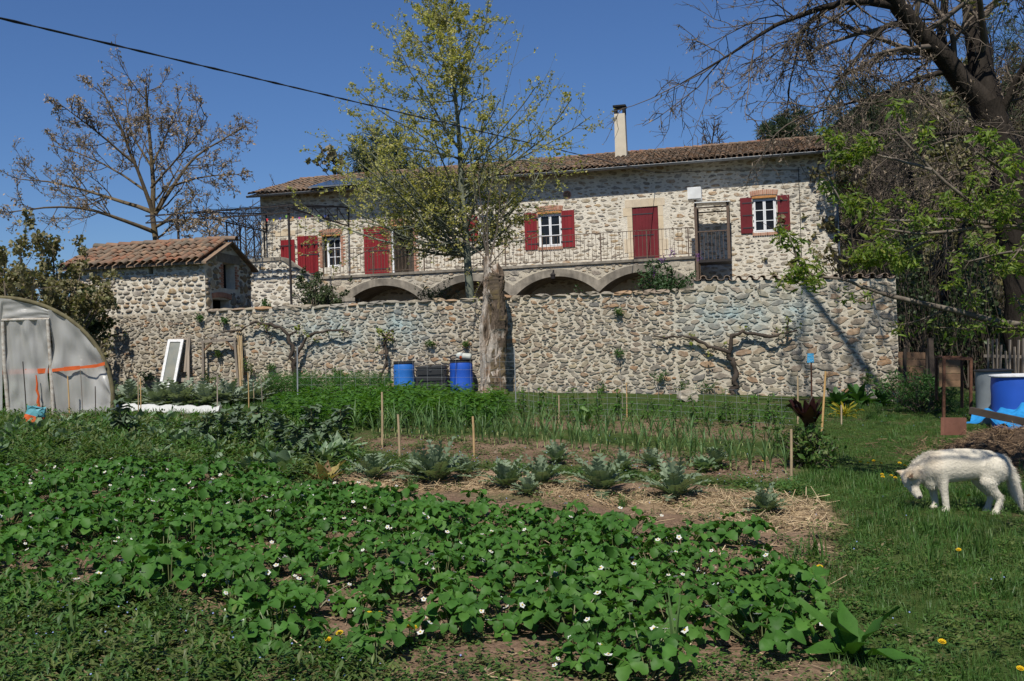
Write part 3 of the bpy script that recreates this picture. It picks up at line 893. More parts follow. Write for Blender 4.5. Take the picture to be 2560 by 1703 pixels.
def tile_tpl(R0=.1, R1=.082, L=.42, th=.014, seg=6, lift=.018):
    a = np.linspace(0, math.pi, seg + 1)
    V = []
    for (R, y, dz) in ((R0, 0, lift), (R1, L, 0)):
        for q in (R, R - th):
            V += [(q * math.cos(t), y, q * math.sin(t) + dz) for t in a]
    n = seg + 1; Q = []
    for k in range(seg):
        Q += [[k + 1, k, 2 * n + k, 2 * n + k + 1], [n + k, n + k + 1, 3 * n + k + 1, 3 * n + k], [k, k + 1, n + k + 1, n + k]]
    Q += [[0, n, 3 * n, 2 * n], [seg, 2 * n + seg, 3 * n + seg, n + seg]]
    return np.array(V), np.zeros((0, 3), int), np.array(Q)
TT = tile_tpl()
def tiled(parent, x0, x1, y0, z0, length, al, pitch, expo, mat, seed, singles, pl_fn, wob=.02):
    rng = np.random.default_rng(seed)
    nc = int((x1 - x0) / pitch); nr = int(length / expo)
    I, J = np.meshgrid(np.arange(nc), np.arange(nr), indexing='ij'); I = I.ravel(); J = J.ravel(); n = len(I)
    x = x0 + (I + .5) * pitch + rng.normal(size=n) * .008
    d = J * expo + rng.normal(size=n) * .012
    pos = np.stack([x, y0 + d * math.cos(al), z0 + d * math.sin(al) + rng.normal(size=n) * .006 + .02 + .015 * np.sin(x * .9 + d)], -1)
    Mx = rotx(np.full(n, al) + rng.normal(size=n) * wob) @ rotz(rng.normal(size=n) * wob * 1.6)
    wv = pl_fn(pos); px, py, w = proj(wv)
    inside = (px > -20) & (px < 2580) & (py > -20) & (py < 1720)
    size = np.where(inside, 1 / np.maximum(w, .1), 0) + (J == 0) * .004
    one = np.argsort(-size)[:singles]
    onem = np.zeros(n, bool); onem[one] = True
    me = MB().add(*TT).mesh('roof_tile', mat, smooth=True)
    for i in one:
        o = link('roof_tile', me, parent)
        m4 = Matrix(Mx[i].tolist()).to_4x4(); m4.translation = pos[i]; o.matrix_local = m4
    if (~onem).any():
        MB().inst(TT, Mx[~onem], pos[~onem], rng.random((~onem).sum())).build('roof_tile', mat, parent, smooth=True, kind='stuff')
def h2w(p):
    p = np.asarray(p); q = HP.o[None] + p[:, :1] * HP.u[None] - p[:, 1:2] * HP.n[None]
    return np.concatenate([q, p[:, 2:3]], 1)
tiled(roof, SX0, SX1, -OV - .06, ez + .0, (RIDGE_Y + OV) / math.cos(AL), AL, .216, .335, M['tile'], 31, 300, h2w)
rng = np.random.default_rng(77)
me = MB().add(*tile_tpl(.14, .12, .46, .016)).mesh('ridge_tile', M['tile_new'], smooth=True)
for k, x in enumerate(np.arange(SX0, SX1 - .3, .4)):
    o = link('ridge_tile', me, roof)
    m4 = (Matrix.Rotation(rad(-90), 4, 'Z') @ Matrix.Rotation(rng.normal() * .03, 4, 'X')); m4.translation = (x, RIDGE_Y, rz_ + .0); o.matrix_local = m4
# gutter and downpipe
q = MB(); aa = np.linspace(math.pi, 2 * math.pi, 9)
pr = [(-OV - .10 + .075 * math.cos(t), ez - .035 + .075 * math.sin(t)) for t in aa]
Vg = [(x, y, z) for x in (SX0 - .02, SX1 + .02) for y, z in pr]
q.add(Vg, Q=[[k, 9 + k, 9 + k + 1, k + 1] for k in range(8)])
q.add(np.array(Vg) + [0, 0, .004], Q=[[k, k + 1, 9 + k + 1, 9 + k] for k in range(8)])
tubes(q, [[(SX0, -OV - .175, ez - .033), (SX1, -OV - .175, ez - .033)]], np.array([.012, .012]), 6)
q.build('gutter', M['zinc'], house, smooth=True)
q = MB(); tubes(q, [[(SX1 - .12, -OV - .1, ez - .1), (SX1 - .12, -OV - .1, ez - .3), (SX1 - .2, -.1, ez - .75), (SX1 - .2, -.09, ez - 1.2), (SX1 - .2, -.09, 3.0)]], np.full(5, .045), 8)
q.build('downpipe', M['zinc'], house, smooth=True)

# chimney
cs0, cz0 = HP.hit(1537, 370, -2.6); cs1, _ = HP.hit(1566, 370, -2.6); cz1 = HP.hit(1548, 284, -2.6)[1]
cw = (cs1 - cs0) / 2; cx = (cs0 + cs1) / 2
q = MB(); t = .9
q.add([(cx - cw, 2.6, cz0 - .6), (cx + cw, 2.6, cz0 - .6), (cx + cw, 2.6 + 2 * cw, cz0 - .6), (cx - cw, 2.6 + 2 * cw, cz0 - .6),
       (cx - cw * t, 2.6, cz1), (cx + cw * t, 2.6, cz1), (cx + cw * t, 2.6 + 2 * cw, cz1), (cx - cw * t, 2.6 + 2 * cw, cz1)],
      Q=[[0, 1, 5, 4], [1, 2, 6, 5], [2, 3, 7, 6], [3, 0, 4, 7], [4, 5, 6, 7]])
ch = q.build('chimney', M['render'], house)
q = MB(); w = cw * .92
for sx in (-1, 1):
    for sy in (-1, 1):
        box(q, cx + sx * w * .78 - w * .24, cx + sx * w * .78 + w * .24, 2.6 + cw + sy * w * .78 - w * .24, 2.6 + cw + sy * w * .78 + w * .24, cz1 + .002, cz1 + .26)
box(q, cx - w, cx + w, 2.6 + cw - w, 2.6 + cw + w, cz1 + .26, cz1 + .31)
box(q, cx - w * 1.2, cx + w * 1.2, 2.6 + cw - w * 1.2, 2.6 + cw + w * 1.2, cz1 + .312, cz1 + .38)
q.build('chimney_cap', M['soot_and_shade'], ch)

# solar panels lying on the left part of the roof
def roofpt(px, py, lift=.22):
    d = ray(px, py)
    n3 = np.array([HP.n[0] * math.sin(AL), HP.n[1] * math.sin(AL), math.cos(AL)])
    o = HP.w(0, OV, ez + lift)
    t = ((o - [0, 0, CAMZ]) @ n3) / (d @ n3)
    w = np.array([0, 0, CAMZ]) + d * t
    return float((w[:2] - HP.o) @ HP.u), float(-(w[:2] - HP.o) @ HP.n)
s0, y0 = roofpt(770, 468); s1, y1 = roofpt(862, 456); s2, y2 = roofpt(905, 446)
ya, yb = y0, y0 + 2.1
for k, (sa, sb) in enumerate(((s0, s0 + 2.0), (s0 + 2.06, s0 + 4.06))):
    q = MB()
    def rp(s, y, l): return (s, y, ez + (y + OV) * math.tan(AL) + l)
    c8 = [rp(sa, ya, .17), rp(sb, ya, .17), rp(sb, yb, .17), rp(sa, yb, .17), rp(sa, ya, .23), rp(sb, ya, .23), rp(sb, yb, .23), rp(sa, yb, .23)]
    q.add(c8, Q=[[3, 2, 1, 0], [4, 5, 6, 7], [0, 1, 5, 4], [1, 2, 6, 5], [2, 3, 7, 6], [3, 0, 4, 7]], m=0)
    e = .04
    q.add([rp(sa + e, ya + e, .236), rp(sb - e, ya + e, .236), rp(sb - e, yb - e, .236), rp(sa + e, yb - e, .236)], Q=[[0, 1, 2, 3]], m=1)
    q.build('solar_panel', [M['zinc'], M['panel']], house)

# wall lantern helper
def lantern(parent, s, y, z, k=1.0, name='wall_lantern'):
    q = MB()
    lathe(q, [(.02, .26), (.05, .22), (.11, .17), (.115, .15), (.10, .15), (.085, .0), (.06, -.03), (.0, -.05)], 8, (s, y - .16 * k, z), 0)
    bar(q, (s, y, z + .28), (s, y - .16 * k, z + .28), .02); bar(q, (s, y - .16 * k, z + .28), (s, y - .16 * k, z + .22), .02)
    box(q, s - .03, s + .03, y - .012, y, z + .2, z + .36)
    return q.build(name, M['darkiron'], parent)
s, z = HP.hit(822, 550); lantern(house, s, 0, z - .1)

# cable dropping down the right of the facade, small pipe
s, _ = HP.hit(2000, 540); q = MB(); tubes(q, [[(s, -.03, EZ - .4), (s + .01, -.04, 7.2), (s, -.035, 5.5), (s + .01, -.03, 3.4)]], np.full(4, .014), 5)
q.build('wall_cable', M['black'], house)

# ------------------------------------------------------------------ arcaded terrace with its railing
TO = 2.0
ter = thing('stone_terrace', 'stone balcony terrace on low concrete arches along the farmhouse front', 'terrace', (HP.o[0], HP.o[1], 0), -HP.yaw)
T0 = HP.hit(786, 680, TO)[0]; T1 = HP.hit(1736, 640, TO)[0]
ac = [HP.hit(x, 690, TO)[0] for x in (957, 1176, 1390, 1604)]
zco = HP.hit(1390, 673, TO)[1]; zci = zco - .29
Ro, Ri = 2.95, 2.35; half = (ac[1] - ac[0]) / 2
FZ = FLZ
xs = np.arange(T0, T1 + .001, .07); xs[-1] = T1
dn = np.min(np.abs(xs[:, None] - np.array(ac)[None]), axis=1)
zo = zco - (Ro - np.sqrt(np.maximum(Ro ** 2 - np.minimum(dn, half + .02) ** 2, .2)))
hw = half - .18
zi = np.where(dn < hw, zci - (Ri - np.sqrt(np.maximum(Ri ** 2 - np.minimum(dn, hw) ** 2, .05))), .8)
q = MB(); b_ = MB()
for k in range(len(xs) - 1):
    a, b = xs[k], xs[k + 1]
    q.add([(a, -TO, zo[k] - .02), (b, -TO, zo[k + 1] - .02), (b, -TO, FZ - .1), (a, -TO, FZ - .1)], Q=[[0, 1, 2, 3]])
    b_.add([(a, -TO - .035, zi[k]), (b, -TO - .035, zi[k + 1]), (b, -TO - .035, zo[k + 1]), (a, -TO - .035, zo[k]),
            (a, -.003, zi[k]), (b, -.003, zi[k + 1]), (a, -TO, zo[k]), (b, -TO, zo[k + 1])], Q=[[0, 1, 2, 3], [1, 0, 4, 5], [3, 2, 7, 6]])
q.add([(T1, -TO, .8), (T1, -.003, .8), (T1, -.003, FZ - .1), (T1, -TO, FZ - .1)], Q=[[0, 1, 2, 3]])
q.add([(T0, -TO, .8), (T0, -.003, .8), (T0, -.003, FZ - .1), (T0, -TO, FZ - .1)], Q=[[3, 2, 1, 0]])
tw = q.build('wall', M['mortar_g'], ter)
b_.build('arch', M['concrete'], ter)
q = MB(); box(q, T0 - .03, T1 + .03, -TO - .07, -.003, FZ - .1, FZ); q.build('floor_slab', M['concrete'], ter)
def t_allowed(X, Z):
    d = np.min(np.abs(X[..., None] - np.array(ac)), axis=-1)
    zz = zco - (Ro - np.sqrt(np.maximum(Ro ** 2 - np.minimum(d, half) ** 2, .2)))
    return (Z > zz + .02) & (Z < FZ - .11)
lay = layout(T0, T1, zco - .75, FZ - .08, t_allowed, (.12, .5), (.3, .6), 40, .02, 17)
stones(tw, lay, M['stone_h'], 'flat', -TO, (.01, .03), 200, 5)
s, z = HP.hit(1384, 688, TO + .05); lantern(ter, s, -TO - .035, z - .15)

rail = thing('terrace_railing', 'brown iron balustrade with thin bars along the terrace edge', 'railing', (HP.o[0], HP.o[1], 0), -HP.yaw)
RH = HP.hit(1400, 589, TO)[1] - FZ
ry = -TO + .04
q = MB(); bar(q, (T0 + .4, ry, FZ + RH), (T1 - .02, ry, FZ + RH), .055, .022); q.build('handrail', M['iron'], rail)
q = MB(); bar(q, (T0 + .4, ry, FZ + .1), (T1 - .02, ry, FZ + .1), .03, .018); q.build('bottom_rail', M['iron'], rail)
pm = MB(); box(pm, -.022, .022, -.022, .022, -.05, RH + .02); pm = pm.mesh('post', M['iron'])
bm_ = MB(); box(bm_, -.0075, .0075, -.0075, .0075, .11, RH - .012); bm_ = bm_.mesh('baluster', M['iron'])
ps = [T0 + .4] + [HP.hit(x, 640, TO)[0] for x in (931, 1059, 1163, 1263, 1356, 1502, 1618, 1722)]
for s in ps:
    o = link('post', pm, rail); o.location = (s, ry, FZ)
for s in np.arange(T0 + .55, T1 - .05, .152):
    if min(abs(s - p_) for p_ in ps) < .05: continue
    o = link('baluster', bm_, rail); o.location = (s, ry, FZ)

# goods-lift cage at the right end of the terrace
cage = thing('lift_cage', 'rusty brown iron cage with roof hung at the terrace end', 'cage', (HP.o[0], HP.o[1], 0), -HP.yaw)
c0, c1, _, ct = hr(1741, 508, 1822, 690, TO)
cf = HP.hit(1780, 649, TO)[1]; zb = 1.6
for x, y in ((c0, -TO), (c0, -.6), (c1, -TO), (c1, -.6)):
    q = MB(); box(q, x - .05, x + .05, y - .05, y + .05, zb if x == c0 else cf, ct); q.build('post', M['iron'], cage)
q = MB(); box(q, c0 + .05, c1 + .06, -TO - .06, -.55, cf - .1, cf); q.build('floor', M['darkiron'], cage)
q = MB(); q.add([(c0 - .02, -TO - .15, ct + .03), (c1 + .1, -TO - .15, ct + .0), (c1 + .1, -.5, ct + .1), (c0 - .02, -.5, ct + .13)] + [(c0 - .02, -TO - .15, ct + .06), (c1 + .1, -TO - .15, ct + .03), (c1 + .1, -.5, ct + .13), (c0 - .02, -.5, ct + .16)],
                Q=[[3, 2, 1, 0], [4, 5, 6, 7], [0, 1, 5, 4], [1, 2, 6, 5], [2, 3, 7, 6], [3, 0, 4, 7]]); q.build('roof', M['whitemetal'], cage)
q = MB()
for y in (-TO, -.6):
    bar(q, (c0, y, ct - .15), (c1, y, ct - .15), .05)
bar(q, (c1, -TO, ct - .15), (c1, -.6, ct - .15), .05)
q.build('top_beam', M['iron'], cage)
q = MB(); rz2 = HP.hit(1780, 578, TO)[1]
bar(q, (c0, -TO, rz2), (c1, -TO, rz2), .05, .04); bar(q, (c1, -TO, rz2), (c1, -.6, rz2), .05, .04); q.build('guard_rail', M['iron'], cage)
bm2 = MB(); box(bm2, -.008, .008, -.008, .008, 0, rz2 - cf); bm2 = bm2.mesh('bar', M['iron'])
for x in np.arange(c0 + .14, c1, .145):
    o = link('bar', bm2, cage); o.location = (x, -TO, cf)
for y in np.arange(-TO + .14, -.6, .15):
    o = link('bar', bm2, cage); o.location = (c1, y, cf)
bx0, bx1, bz0, bz1 = hr(1719, 469, 1753, 499, TO)
q = MB(); box(q, bx0, bx1, -TO - .1, -TO + .75, bz0, bz1); box(q, bx0 + .02, bx1 - .02, -TO - .13, -TO - .102, bz0 + .02, bz1 - .02); box(q, c0 - .04, c0 + .04, -TO + .1, -TO + .2, ct, bz0, m=1)
o = tag(q.build('motor_box', [M['whitemetal'], M['iron']]), 'white metal box on the post above the lift cage', 'box')
o.location = (HP.o[0], HP.o[1], 0); o.rotation_euler = (0, 0, -HP.yaw)

# ------------------------------------------------------------------ stair wall left of the terrace
SO = 4.0
sw = thing('stair_wall', 'cream stone stair wall with curved concrete coping in front of the red shutters', 'wall', (HP.o[0], HP.o[1], 0), -HP.yaw)
a0 = HP.hit(590, 690, SO)[0]; a1 = HP.hit(712, 690, SO)[0]; a2 = HP.hit(800, 720, SO)[0]
zt = HP.hit(680, 644, SO)[1]; zt2 = HP.hit(786, 695, SO)[1]
def sw_top(x):
    x = np.asarray(x, float)
    x2 = HP.hit(786, 700, SO)[0]
    t = np.clip((x - a1 + .15) / (x2 - a1), 0, 2)
    return zt - (zt - zt2) * np.maximum(t - .06, 0) * sstep(0, .25, t) ** .3
xs = np.arange(a0, a2 + 1.6, .12)
q = MB(); cp = MB(); tz = sw_top(xs)
for k in range(len(xs) - 1):
    a, b = xs[k], xs[k + 1]
    q.add([(a, -SO, .8), (b, -SO, .8), (b, -SO, tz[k + 1] - .14), (a, -SO, tz[k] - .14), (a, -SO + .4, .8), (b, -SO + .4, .8), (b, -SO + .4, tz[k + 1] - .14), (a, -SO + .4, tz[k] - .14)],
          Q=[[0, 1, 2, 3], [5, 4, 7, 6]])
    cp.add([(a, -SO - .05, tz[k] - .14), (b, -SO - .05, tz[k + 1] - .14), (b, -SO - .05, tz[k + 1]), (a, -SO - .05, tz[k]), (a, -SO + .45, tz[k] - .14), (b, -SO + .45, tz[k + 1] - .14), (b, -SO + .45, tz[k + 1]), (a, -SO + .45, tz[k])],
           Q=[[0, 1, 2, 3], [3, 2, 6, 7], [1, 0, 4, 5], [5, 4, 7, 6]])
w_ = q.build('wall', M['mortar_h'], sw); cp.build('coping', M['concrete'], sw)
lay = layout(a0, a2 + 1.5, 2.2, zt - .1, lambda X, Z: Z < sw_top(X) - .17, (.08, .38), (.32, .62), 70, .036, 23, course=.12, bias=1.7)
stones(w_, lay, M['stone_h'], 'round', -SO, (.015, .045), 170, 9)

# ------------------------------------------------------------------ iron pergola
pg = thing('iron_pergola', 'dark iron pergola frame projecting from the left end of the farmhouse', 'pergola', (HP.o[0], HP.o[1], 0), -HP.yaw)
pR, pzb = HP.hit(873, 566); pzt = HP.hit(873, 519)[1]; pL = HP.hit(664, 560)[0] + .05
PD = 5.7; oz = pzb + .1
def bracket(s, name):
    q = MB()
    bar(q, (s, -.02, pzb), (s, -PD, pzb + .04), .05); bar(q, (s, -.02, pzt), (s, -PD, oz + .05), .05); bar(q, (s, -.03, pzb), (s, -.03, pzt), .05)
    for k in range(4):
        ya = -PD * k / 4.6; yb = -PD * (k + 1) / 4.6
        za = pzt + (oz + .05 - pzt) * k / 4.6
        zb_ = pzt + (oz + .05 - pzt) * (k + 1) / 4.6
        bar(q, (s, yb, zb_), (s, ya, pzb), .025); bar(q, (s, yb, zb_), (s, yb, pzb + .03), .022)
    q.build(name, M['darkiron'], pg)
bracket(pR, 'truss'); bracket(pL, 'truss')
q = MB()
for zz in (oz + .05, oz - .22):
    bar(q, (pL - 2.3, -PD, zz), (pR + .15, -PD, zz), .055)
n = 14
for k in range(n):
    xa = pL - 2.3 + (pR - pL + 2.4) * k / n; xb = pL - 2.3 + (pR - pL + 2.4) * (k + 1) / n
    bar(q, (xa, -PD, oz + .05 if k % 2 else oz - .22), (xb, -PD, oz - .22 if k % 2 else oz + .05), .022)
q.build('outer_truss', M['darkiron'], pg)
for s in np.linspace(pL - .9, pR - .05, 13):
    q = MB(); bar(q, (s, -.05 if s > pL else -1.5, pzt + .03 if s > pL else pzt - .25), (s, -PD - .15, oz + .1), .02); q.build('rafter', M['darkiron'], pg)
for s, zl in ((pR - .1, 2.0), (pL - .9, 2.0)):
    q = MB(); bar(q, (s, -PD + .05, oz), (s, -PD + .05, zl), .07); q.build('post', M['iron' if s > 0 else 'darkiron'], pg)
for y in (-.25, -1.2, -2.4, -3.5):
    q = MB(); bar(q, (pL, y, pzb), (pL, y, 2.0), .05); q.build('post', M['darkiron'], pg)
q = MB(); bar(q, (pL, -PD, pzt - .7), (pL, -.1, pzt - .75), .03); q.build('side_rail', M['darkiron'], pg)
s, z = pL - .3, oz - .55
q = MB(); lathe(q, [(.02, .2), (.05, .16), (.085, .1), (.085, -.08), (.05, -.12), (.0, -.12)], 10, (s, -PD + .3, z)); bar(q, (s, -PD + .3, z + .2), (s, -PD + .3, oz - .2), .008)
bt = thing('bunting', 'string of tiny coloured pennants under the pergola', 'bunting', (HP.o[0], HP.o[1], 0), -HP.yaw)
bq = MB(); bz = pzt - .28; bp = [(pL + .2 + (pR - pL - .3) * k / 12, -.9, bz - .12 * math.sin(math.pi * (k % 4) / 4)) for k in range(13)]; tubes(bq, [bp], np.full(13, .005), 3, cap=False); bq.build('string', M['black'], bt)
for k, cc in enumerate(((.5, .03, .04), (.5, .42, .03), (.06, .09, .35), (.2, .4, .08), (.5, .2, .03), (.35, .04, .2), (.5, .42, .03), (.5, .03, .04), (.2, .4, .08), (.06, .09, .35))):
    bq = MB(); x_, y_, z_ = bp[k + 1]; bq.add([(x_ - .055, y_, z_), (x_ + .055, y_, z_), (x_, y_ - .02, z_ - .15)], T=[[0, 2, 1]]); bq.build('pennant', cmat('pennant', [cc], nscale=5, bump=0), bt)
o = tag(q.build('hanging_lantern', M['white']), 'small white lantern hanging under the pergola', 'lantern'); o.location = (HP.o[0], HP.o[1], 0); o.rotation_euler = (0, 0, -HP.yaw)

# ------------------------------------------------------------------ garden wall
WP = Plane(-1.57, 26.0, rad(10))
gw = thing('garden_wall', 'long beige fieldstone garden wall behind the vegetable beds', 'wall', (WP.o[0], WP.o[1], 0), -WP.yaw)
G0 = -13.2; GR = WP.hit(2245, 850)[0]; GS = WP.hit(1738, 800)[0]; GSH = WP.hit(515, 780)[0]
WT = 3.0; WH0 = WP.hit(1745, 697)[1] - .06; WH1 = WP.hit(2236, 690)[1] - .06
print('wall', GSH, GS, GR, 'top', WP.hit(515, 770), WP.hit(1180, 742), WP.hit(1730, 715), WH0, WH1)
TH = .5
q = MB()
segs = [(G0, GSH + .03, WT + .02, WT + .02), (GSH + .03, GS, WT, WT), (GS, GR, WH0, WH1)]
for a, b, za, zb_ in segs:
    q.add([(a, 0, -1.5), (b, 0, -1.5), (b, 0, zb_), (a, 0, za), (a, TH, -1.5), (b, TH, -1.5), (b, TH, zb_), (a, TH, za)],
          Q=[[0, 1, 2, 3], [5, 4, 7, 6], [3, 2, 6, 7]])
q.add([(GR, 0, -1.5), (GR, TH, -1.5), (GR, TH, WH1), (GR, 0, WH1)], Q=[[0, 1, 2, 3]])
q.add([(GS, 0, WT), (GS, TH, WT), (GS, TH, WH0), (GS, 0, WH0)], Q=[[3, 2, 1, 0]])
gwall = q.build('wall', M['mortar_g'], gw)
def g_allowed(X, Z):
    top = np.where(X < GSH, WT + .0, np.where(X < GS, WT - .08, WH0 + (WH1 - WH0) * (X - GS) / (GR - GS) - .07))
    return Z < top
lay1 = layout(G0, GSH + 1.5, .1, WT, lambda X, Z: g_allowed(X, Z) & (X < GSH + 1.2), (.05, .21), (.28, .62), 190, .022, 41, course=.07, bias=1.4)
lay2 = layout(GSH + 1.2, GS - .5, -.1, WT, lambda X, Z: g_allowed(X, Z), (.05, .25), (.26, .56), 180, .023, 42, course=.075, bias=1.5)
lay3 = layout(GS - .5, GR, -.4, WH0, lambda X, Z: g_allowed(X, Z), (.055, .36), (.26, .56), 140, .025, 43, course=.085, bias=1.9)
qn = layout(GR - .1, GR, -.4, WH0, lambda X, Z: g_allowed(X, Z), (.1, .2), (.4, .7), 1, .02, 44)
lay = np.vstack([lay1, lay2, lay3])
stones(gwall, lay, M['stone_g'], 'flat', 0.0, (.012, .036), 300, 51, .22)
# coping stones
rng = np.random.default_rng(91); x = GSH + .05
while x < GS - .2:
    w = rng.uniform(.22, .5)
    o = link('coping_stone', stone_mesh('flat' if rng.random() < .5 else 'round', int(rng.integers(0, 10)), M['stone_g']), gw)
    m4 = Matrix.Rotation(rng.normal() * .04, 4, 'Y') @ Matrix.Diagonal((w * 1.1, .30, rng.uniform(.11, .16), 1)); m4.translation = (x + w / 2, .26, WT + .0 + rng.normal() * .012)
    o.matrix_local = m4
    x += w + .012
# curved tiles crowning the right part
k = 0; x = GS + .02; wl = .146; rng = np.random.default_rng(12)
def half_tile(conv, seg=6, L=.62, R=.078, th=.02):
    a = np.linspace(0, math.pi, seg + 1); V = []
    for y in (-.06, L - .06):
        for rr in (R, R - th) if conv else (R, R + th):
            V += [(rr * math.cos(t), y, (1 if conv else -1) * rr * .72 * math.sin(t)) for t in a]
    n = seg + 1; Q = []
    for j in range(seg):
        Q += [[j, j + 1, n + j + 1, n + j], [j, 2 * n + j, 2 * n + j + 1, j + 1], [n + j, n + j + 1, 3 * n + j + 1, 3 * n + j]]
    return MB().add(V, Q=Q).mesh('coping_tile', M['tile_pale'], smooth=True)
mc, mv = half_tile(True), half_tile(False)
while x < GR - .05:
    zz = WH0 + (WH1 - WH0) * (x - GS) / (GR - GS) + .075
    o = link('coping_tile', mc if k % 2 else mv, gw); o.location = (x + wl / 2, 0, zz + rng.normal() * .008 + (.0 if k % 2 else -.0)); o.rotation_euler = (0, rng.normal() * .05, 0)
    x += wl * .985; k += 1

# ------------------------------------------------------------------ tool shed on the wall
SH = thing('stone_shed', 'small stone shed with mossy terracotta roof standing on the garden wall', 'shed', (WP.o[0], WP.o[1], 0), -WP.yaw)
S0 = WP.hit(178, 720)[0]; S1 = GSH; SD = 2.9; SE = WP.hit(505, 651)[1]; AP = SE + .62
print('shed', S0, S1, SE)
q = MB()
vents = [hr(280, 672, 291, 694, 0, WP), hr(371, 665, 383, 686, 0, WP)]
holed(q, S0, S1, WT + .022, SE, [v + (.3,) for v in vents])
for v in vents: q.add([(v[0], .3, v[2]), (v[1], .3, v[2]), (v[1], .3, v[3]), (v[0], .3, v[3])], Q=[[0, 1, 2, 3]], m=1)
q.add([(S0, 0, WT), (S0, SD, WT), (S0, SD, SE), (S0, SD / 2, AP), (S0, 0, SE)], T=[[0, 2, 1], [0, 4, 2], [4, 3, 2]])
q.add([(S0, SD, WT), (S1, SD, WT), (S1, SD, SE), (S0, SD, SE)], Q=[[1, 0, 3, 2]])
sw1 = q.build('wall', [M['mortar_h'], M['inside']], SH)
lay = layout(S0, S1, WT + .03, SE, lambda X, Z: ~np.any([(X > v[0] - .02) & (X < v[1] + .02) & (Z > v[2] - .02) for v in vents], axis=0), (.06, .25), (.34, .7), 130, .028, 61, course=.085, bias=1.6)
stones(sw1, lay, M['stone_h'], 'round', 0, (.02, .05), 200, 62)
# gable wall, own frame: x back along the gable, y inward
cn = WP.w(S1, 0, 0)
GP = Plane(cn[0], cn[1], WP.yaw - math.pi / 2)
gab = bpy.data.objects.new('gable_wall', None)
q = MB()
wop = hr(557, 659, 587, 722, 0, GP); arc = hr(532, 749, 574, 790, 0, GP)
print('gable', wop, arc)
wop = (max(.5, wop[0]), min(2.2, wop[1]), wop[2], wop[3]); arc = (max(.35, arc[0]), min(2.4, arc[1]), WT - .3, arc[3])
def gtop(x): return SE + (AP - SE) * (1 - abs(np.asarray(x) / (SD / 2) - 1))
xs = sorted(set(list(np.linspace(0, SD, 31)) + [wop[0], wop[1], arc[0], arc[1]]))
for a, b in zip(xs, xs[1:]):
    mx = (a + b) / 2; spans = [(WT - .6, None)]
    lo = WT - .6; cuts = []
    if wop[0] < mx < wop[1]: cuts.append((wop[2], wop[3]))
    if arc[0] < mx < arc[1]: cuts.append((WT - .6, arc[3]))
    cuts.sort(); z = lo
    for c in cuts + [(None, None)]:
        if c[0] is None:
            q.add([(a, 0, z), (b, 0, z), (b, 0, float(gtop(b))), (a, 0, float(gtop(a)))], Q=[[0, 1, 2, 3]])
        else:
            if c[0] > z: q.add([(a, 0, z), (b, 0, z), (b, 0, c[0]), (a, 0, c[0])], Q=[[0, 1, 2, 3]])
            z = c[1]
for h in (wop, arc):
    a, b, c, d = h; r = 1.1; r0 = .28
    q.add([(a, r0, c), (b, r0, c), (b, r0, d), (a, r0, d), (a, r, c), (b, r, c), (b, r, d), (a, r, d)], Q=[[0, 4, 7, 3], [1, 2, 6, 5], [3, 7, 6, 2], [0, 1, 5, 4]], m=1)  # near-black lining paints the shade deep inside the opening
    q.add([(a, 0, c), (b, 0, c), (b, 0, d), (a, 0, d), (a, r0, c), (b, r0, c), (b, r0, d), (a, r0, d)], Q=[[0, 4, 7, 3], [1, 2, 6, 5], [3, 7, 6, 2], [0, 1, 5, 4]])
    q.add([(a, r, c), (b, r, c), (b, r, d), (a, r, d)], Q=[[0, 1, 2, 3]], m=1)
gab = q.build('gable_wall', [M['mortar_h'], M['soot_and_shade']], SH)
gab.location = (S1, 0, 0); gab.rotation_euler = (0, 0, math.pi / 2)
def ga_allowed(X, Z):
    return (Z < gtop(X) - .05) & ~((X > wop[0] - .26) & (X < wop[1] + .26) & (Z > wop[2] - .1) & (Z < wop[3] + .32)) & ~((X > arc[0] - .05) & (X < arc[1] + .05) & (Z < arc[3] + .2))
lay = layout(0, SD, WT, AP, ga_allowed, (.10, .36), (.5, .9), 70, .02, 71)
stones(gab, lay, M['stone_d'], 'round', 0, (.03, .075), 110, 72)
jamb_bricks(gab, wop[0], -1, wop[2], wop[3], y=-.015); jamb_bricks(gab, wop[1], 1, wop[2], wop[3], y=-.015)
q = MB(); box(q, wop[0] - .3, wop[1] + .3, -.03, .3, wop[3] + .004, wop[3] + .26); q.build('lintel', M['concrete'], gab)
arch_bricks(gab, arc[0] - .05, arc[1] + .05, arc[3] + .01, .14, y=-.03)
# roof
sal = math.atan2(AP - SE, SD / 2); OVS = .22; XS0, XS1 = S0 - .15, S1 + .16
q = MB(); e0 = SE + .04 - OVS * math.tan(sal); ap = SE + .04 + SD / 2 * math.tan(sal)
for o_, d_ in ((0, 0), (1, -.07)):
    pass
q.add([(XS0, -OVS, e0), (XS1, -OVS, e0), (XS1, SD / 2, ap), (XS0, SD / 2, ap), (XS1, SD + OVS, e0), (XS0, SD + OVS, e0)], Q=[[0, 1, 2, 3], [3, 2, 4, 5]])
q.add([(XS0, -OVS, e0 - .06), (XS1, -OVS, e0 - .06), (XS1, SD / 2, ap - .06), (XS0, SD / 2, ap - .06), (XS1, SD + OVS, e0 - .06), (XS0, SD + OVS, e0 - .06),
       (XS1, -OVS, e0), (XS1, SD / 2, ap), (XS1, SD + OVS, e0), (XS0, -OVS, e0)], Q=[[3, 2, 1, 0], [5, 4, 2, 3], [1, 2, 7, 6], [2, 4, 8, 7], [0, 1, 6, 9]])
sroof = q.build('roof', M['tile_new'], SH)
def s2w(p):
    p = np.asarray(p); qq = WP.o[None] + p[:, :1] * WP.u[None] - p[:, 1:2] * WP.n[None]
    return np.concatenate([qq, p[:, 2:3]], 1)
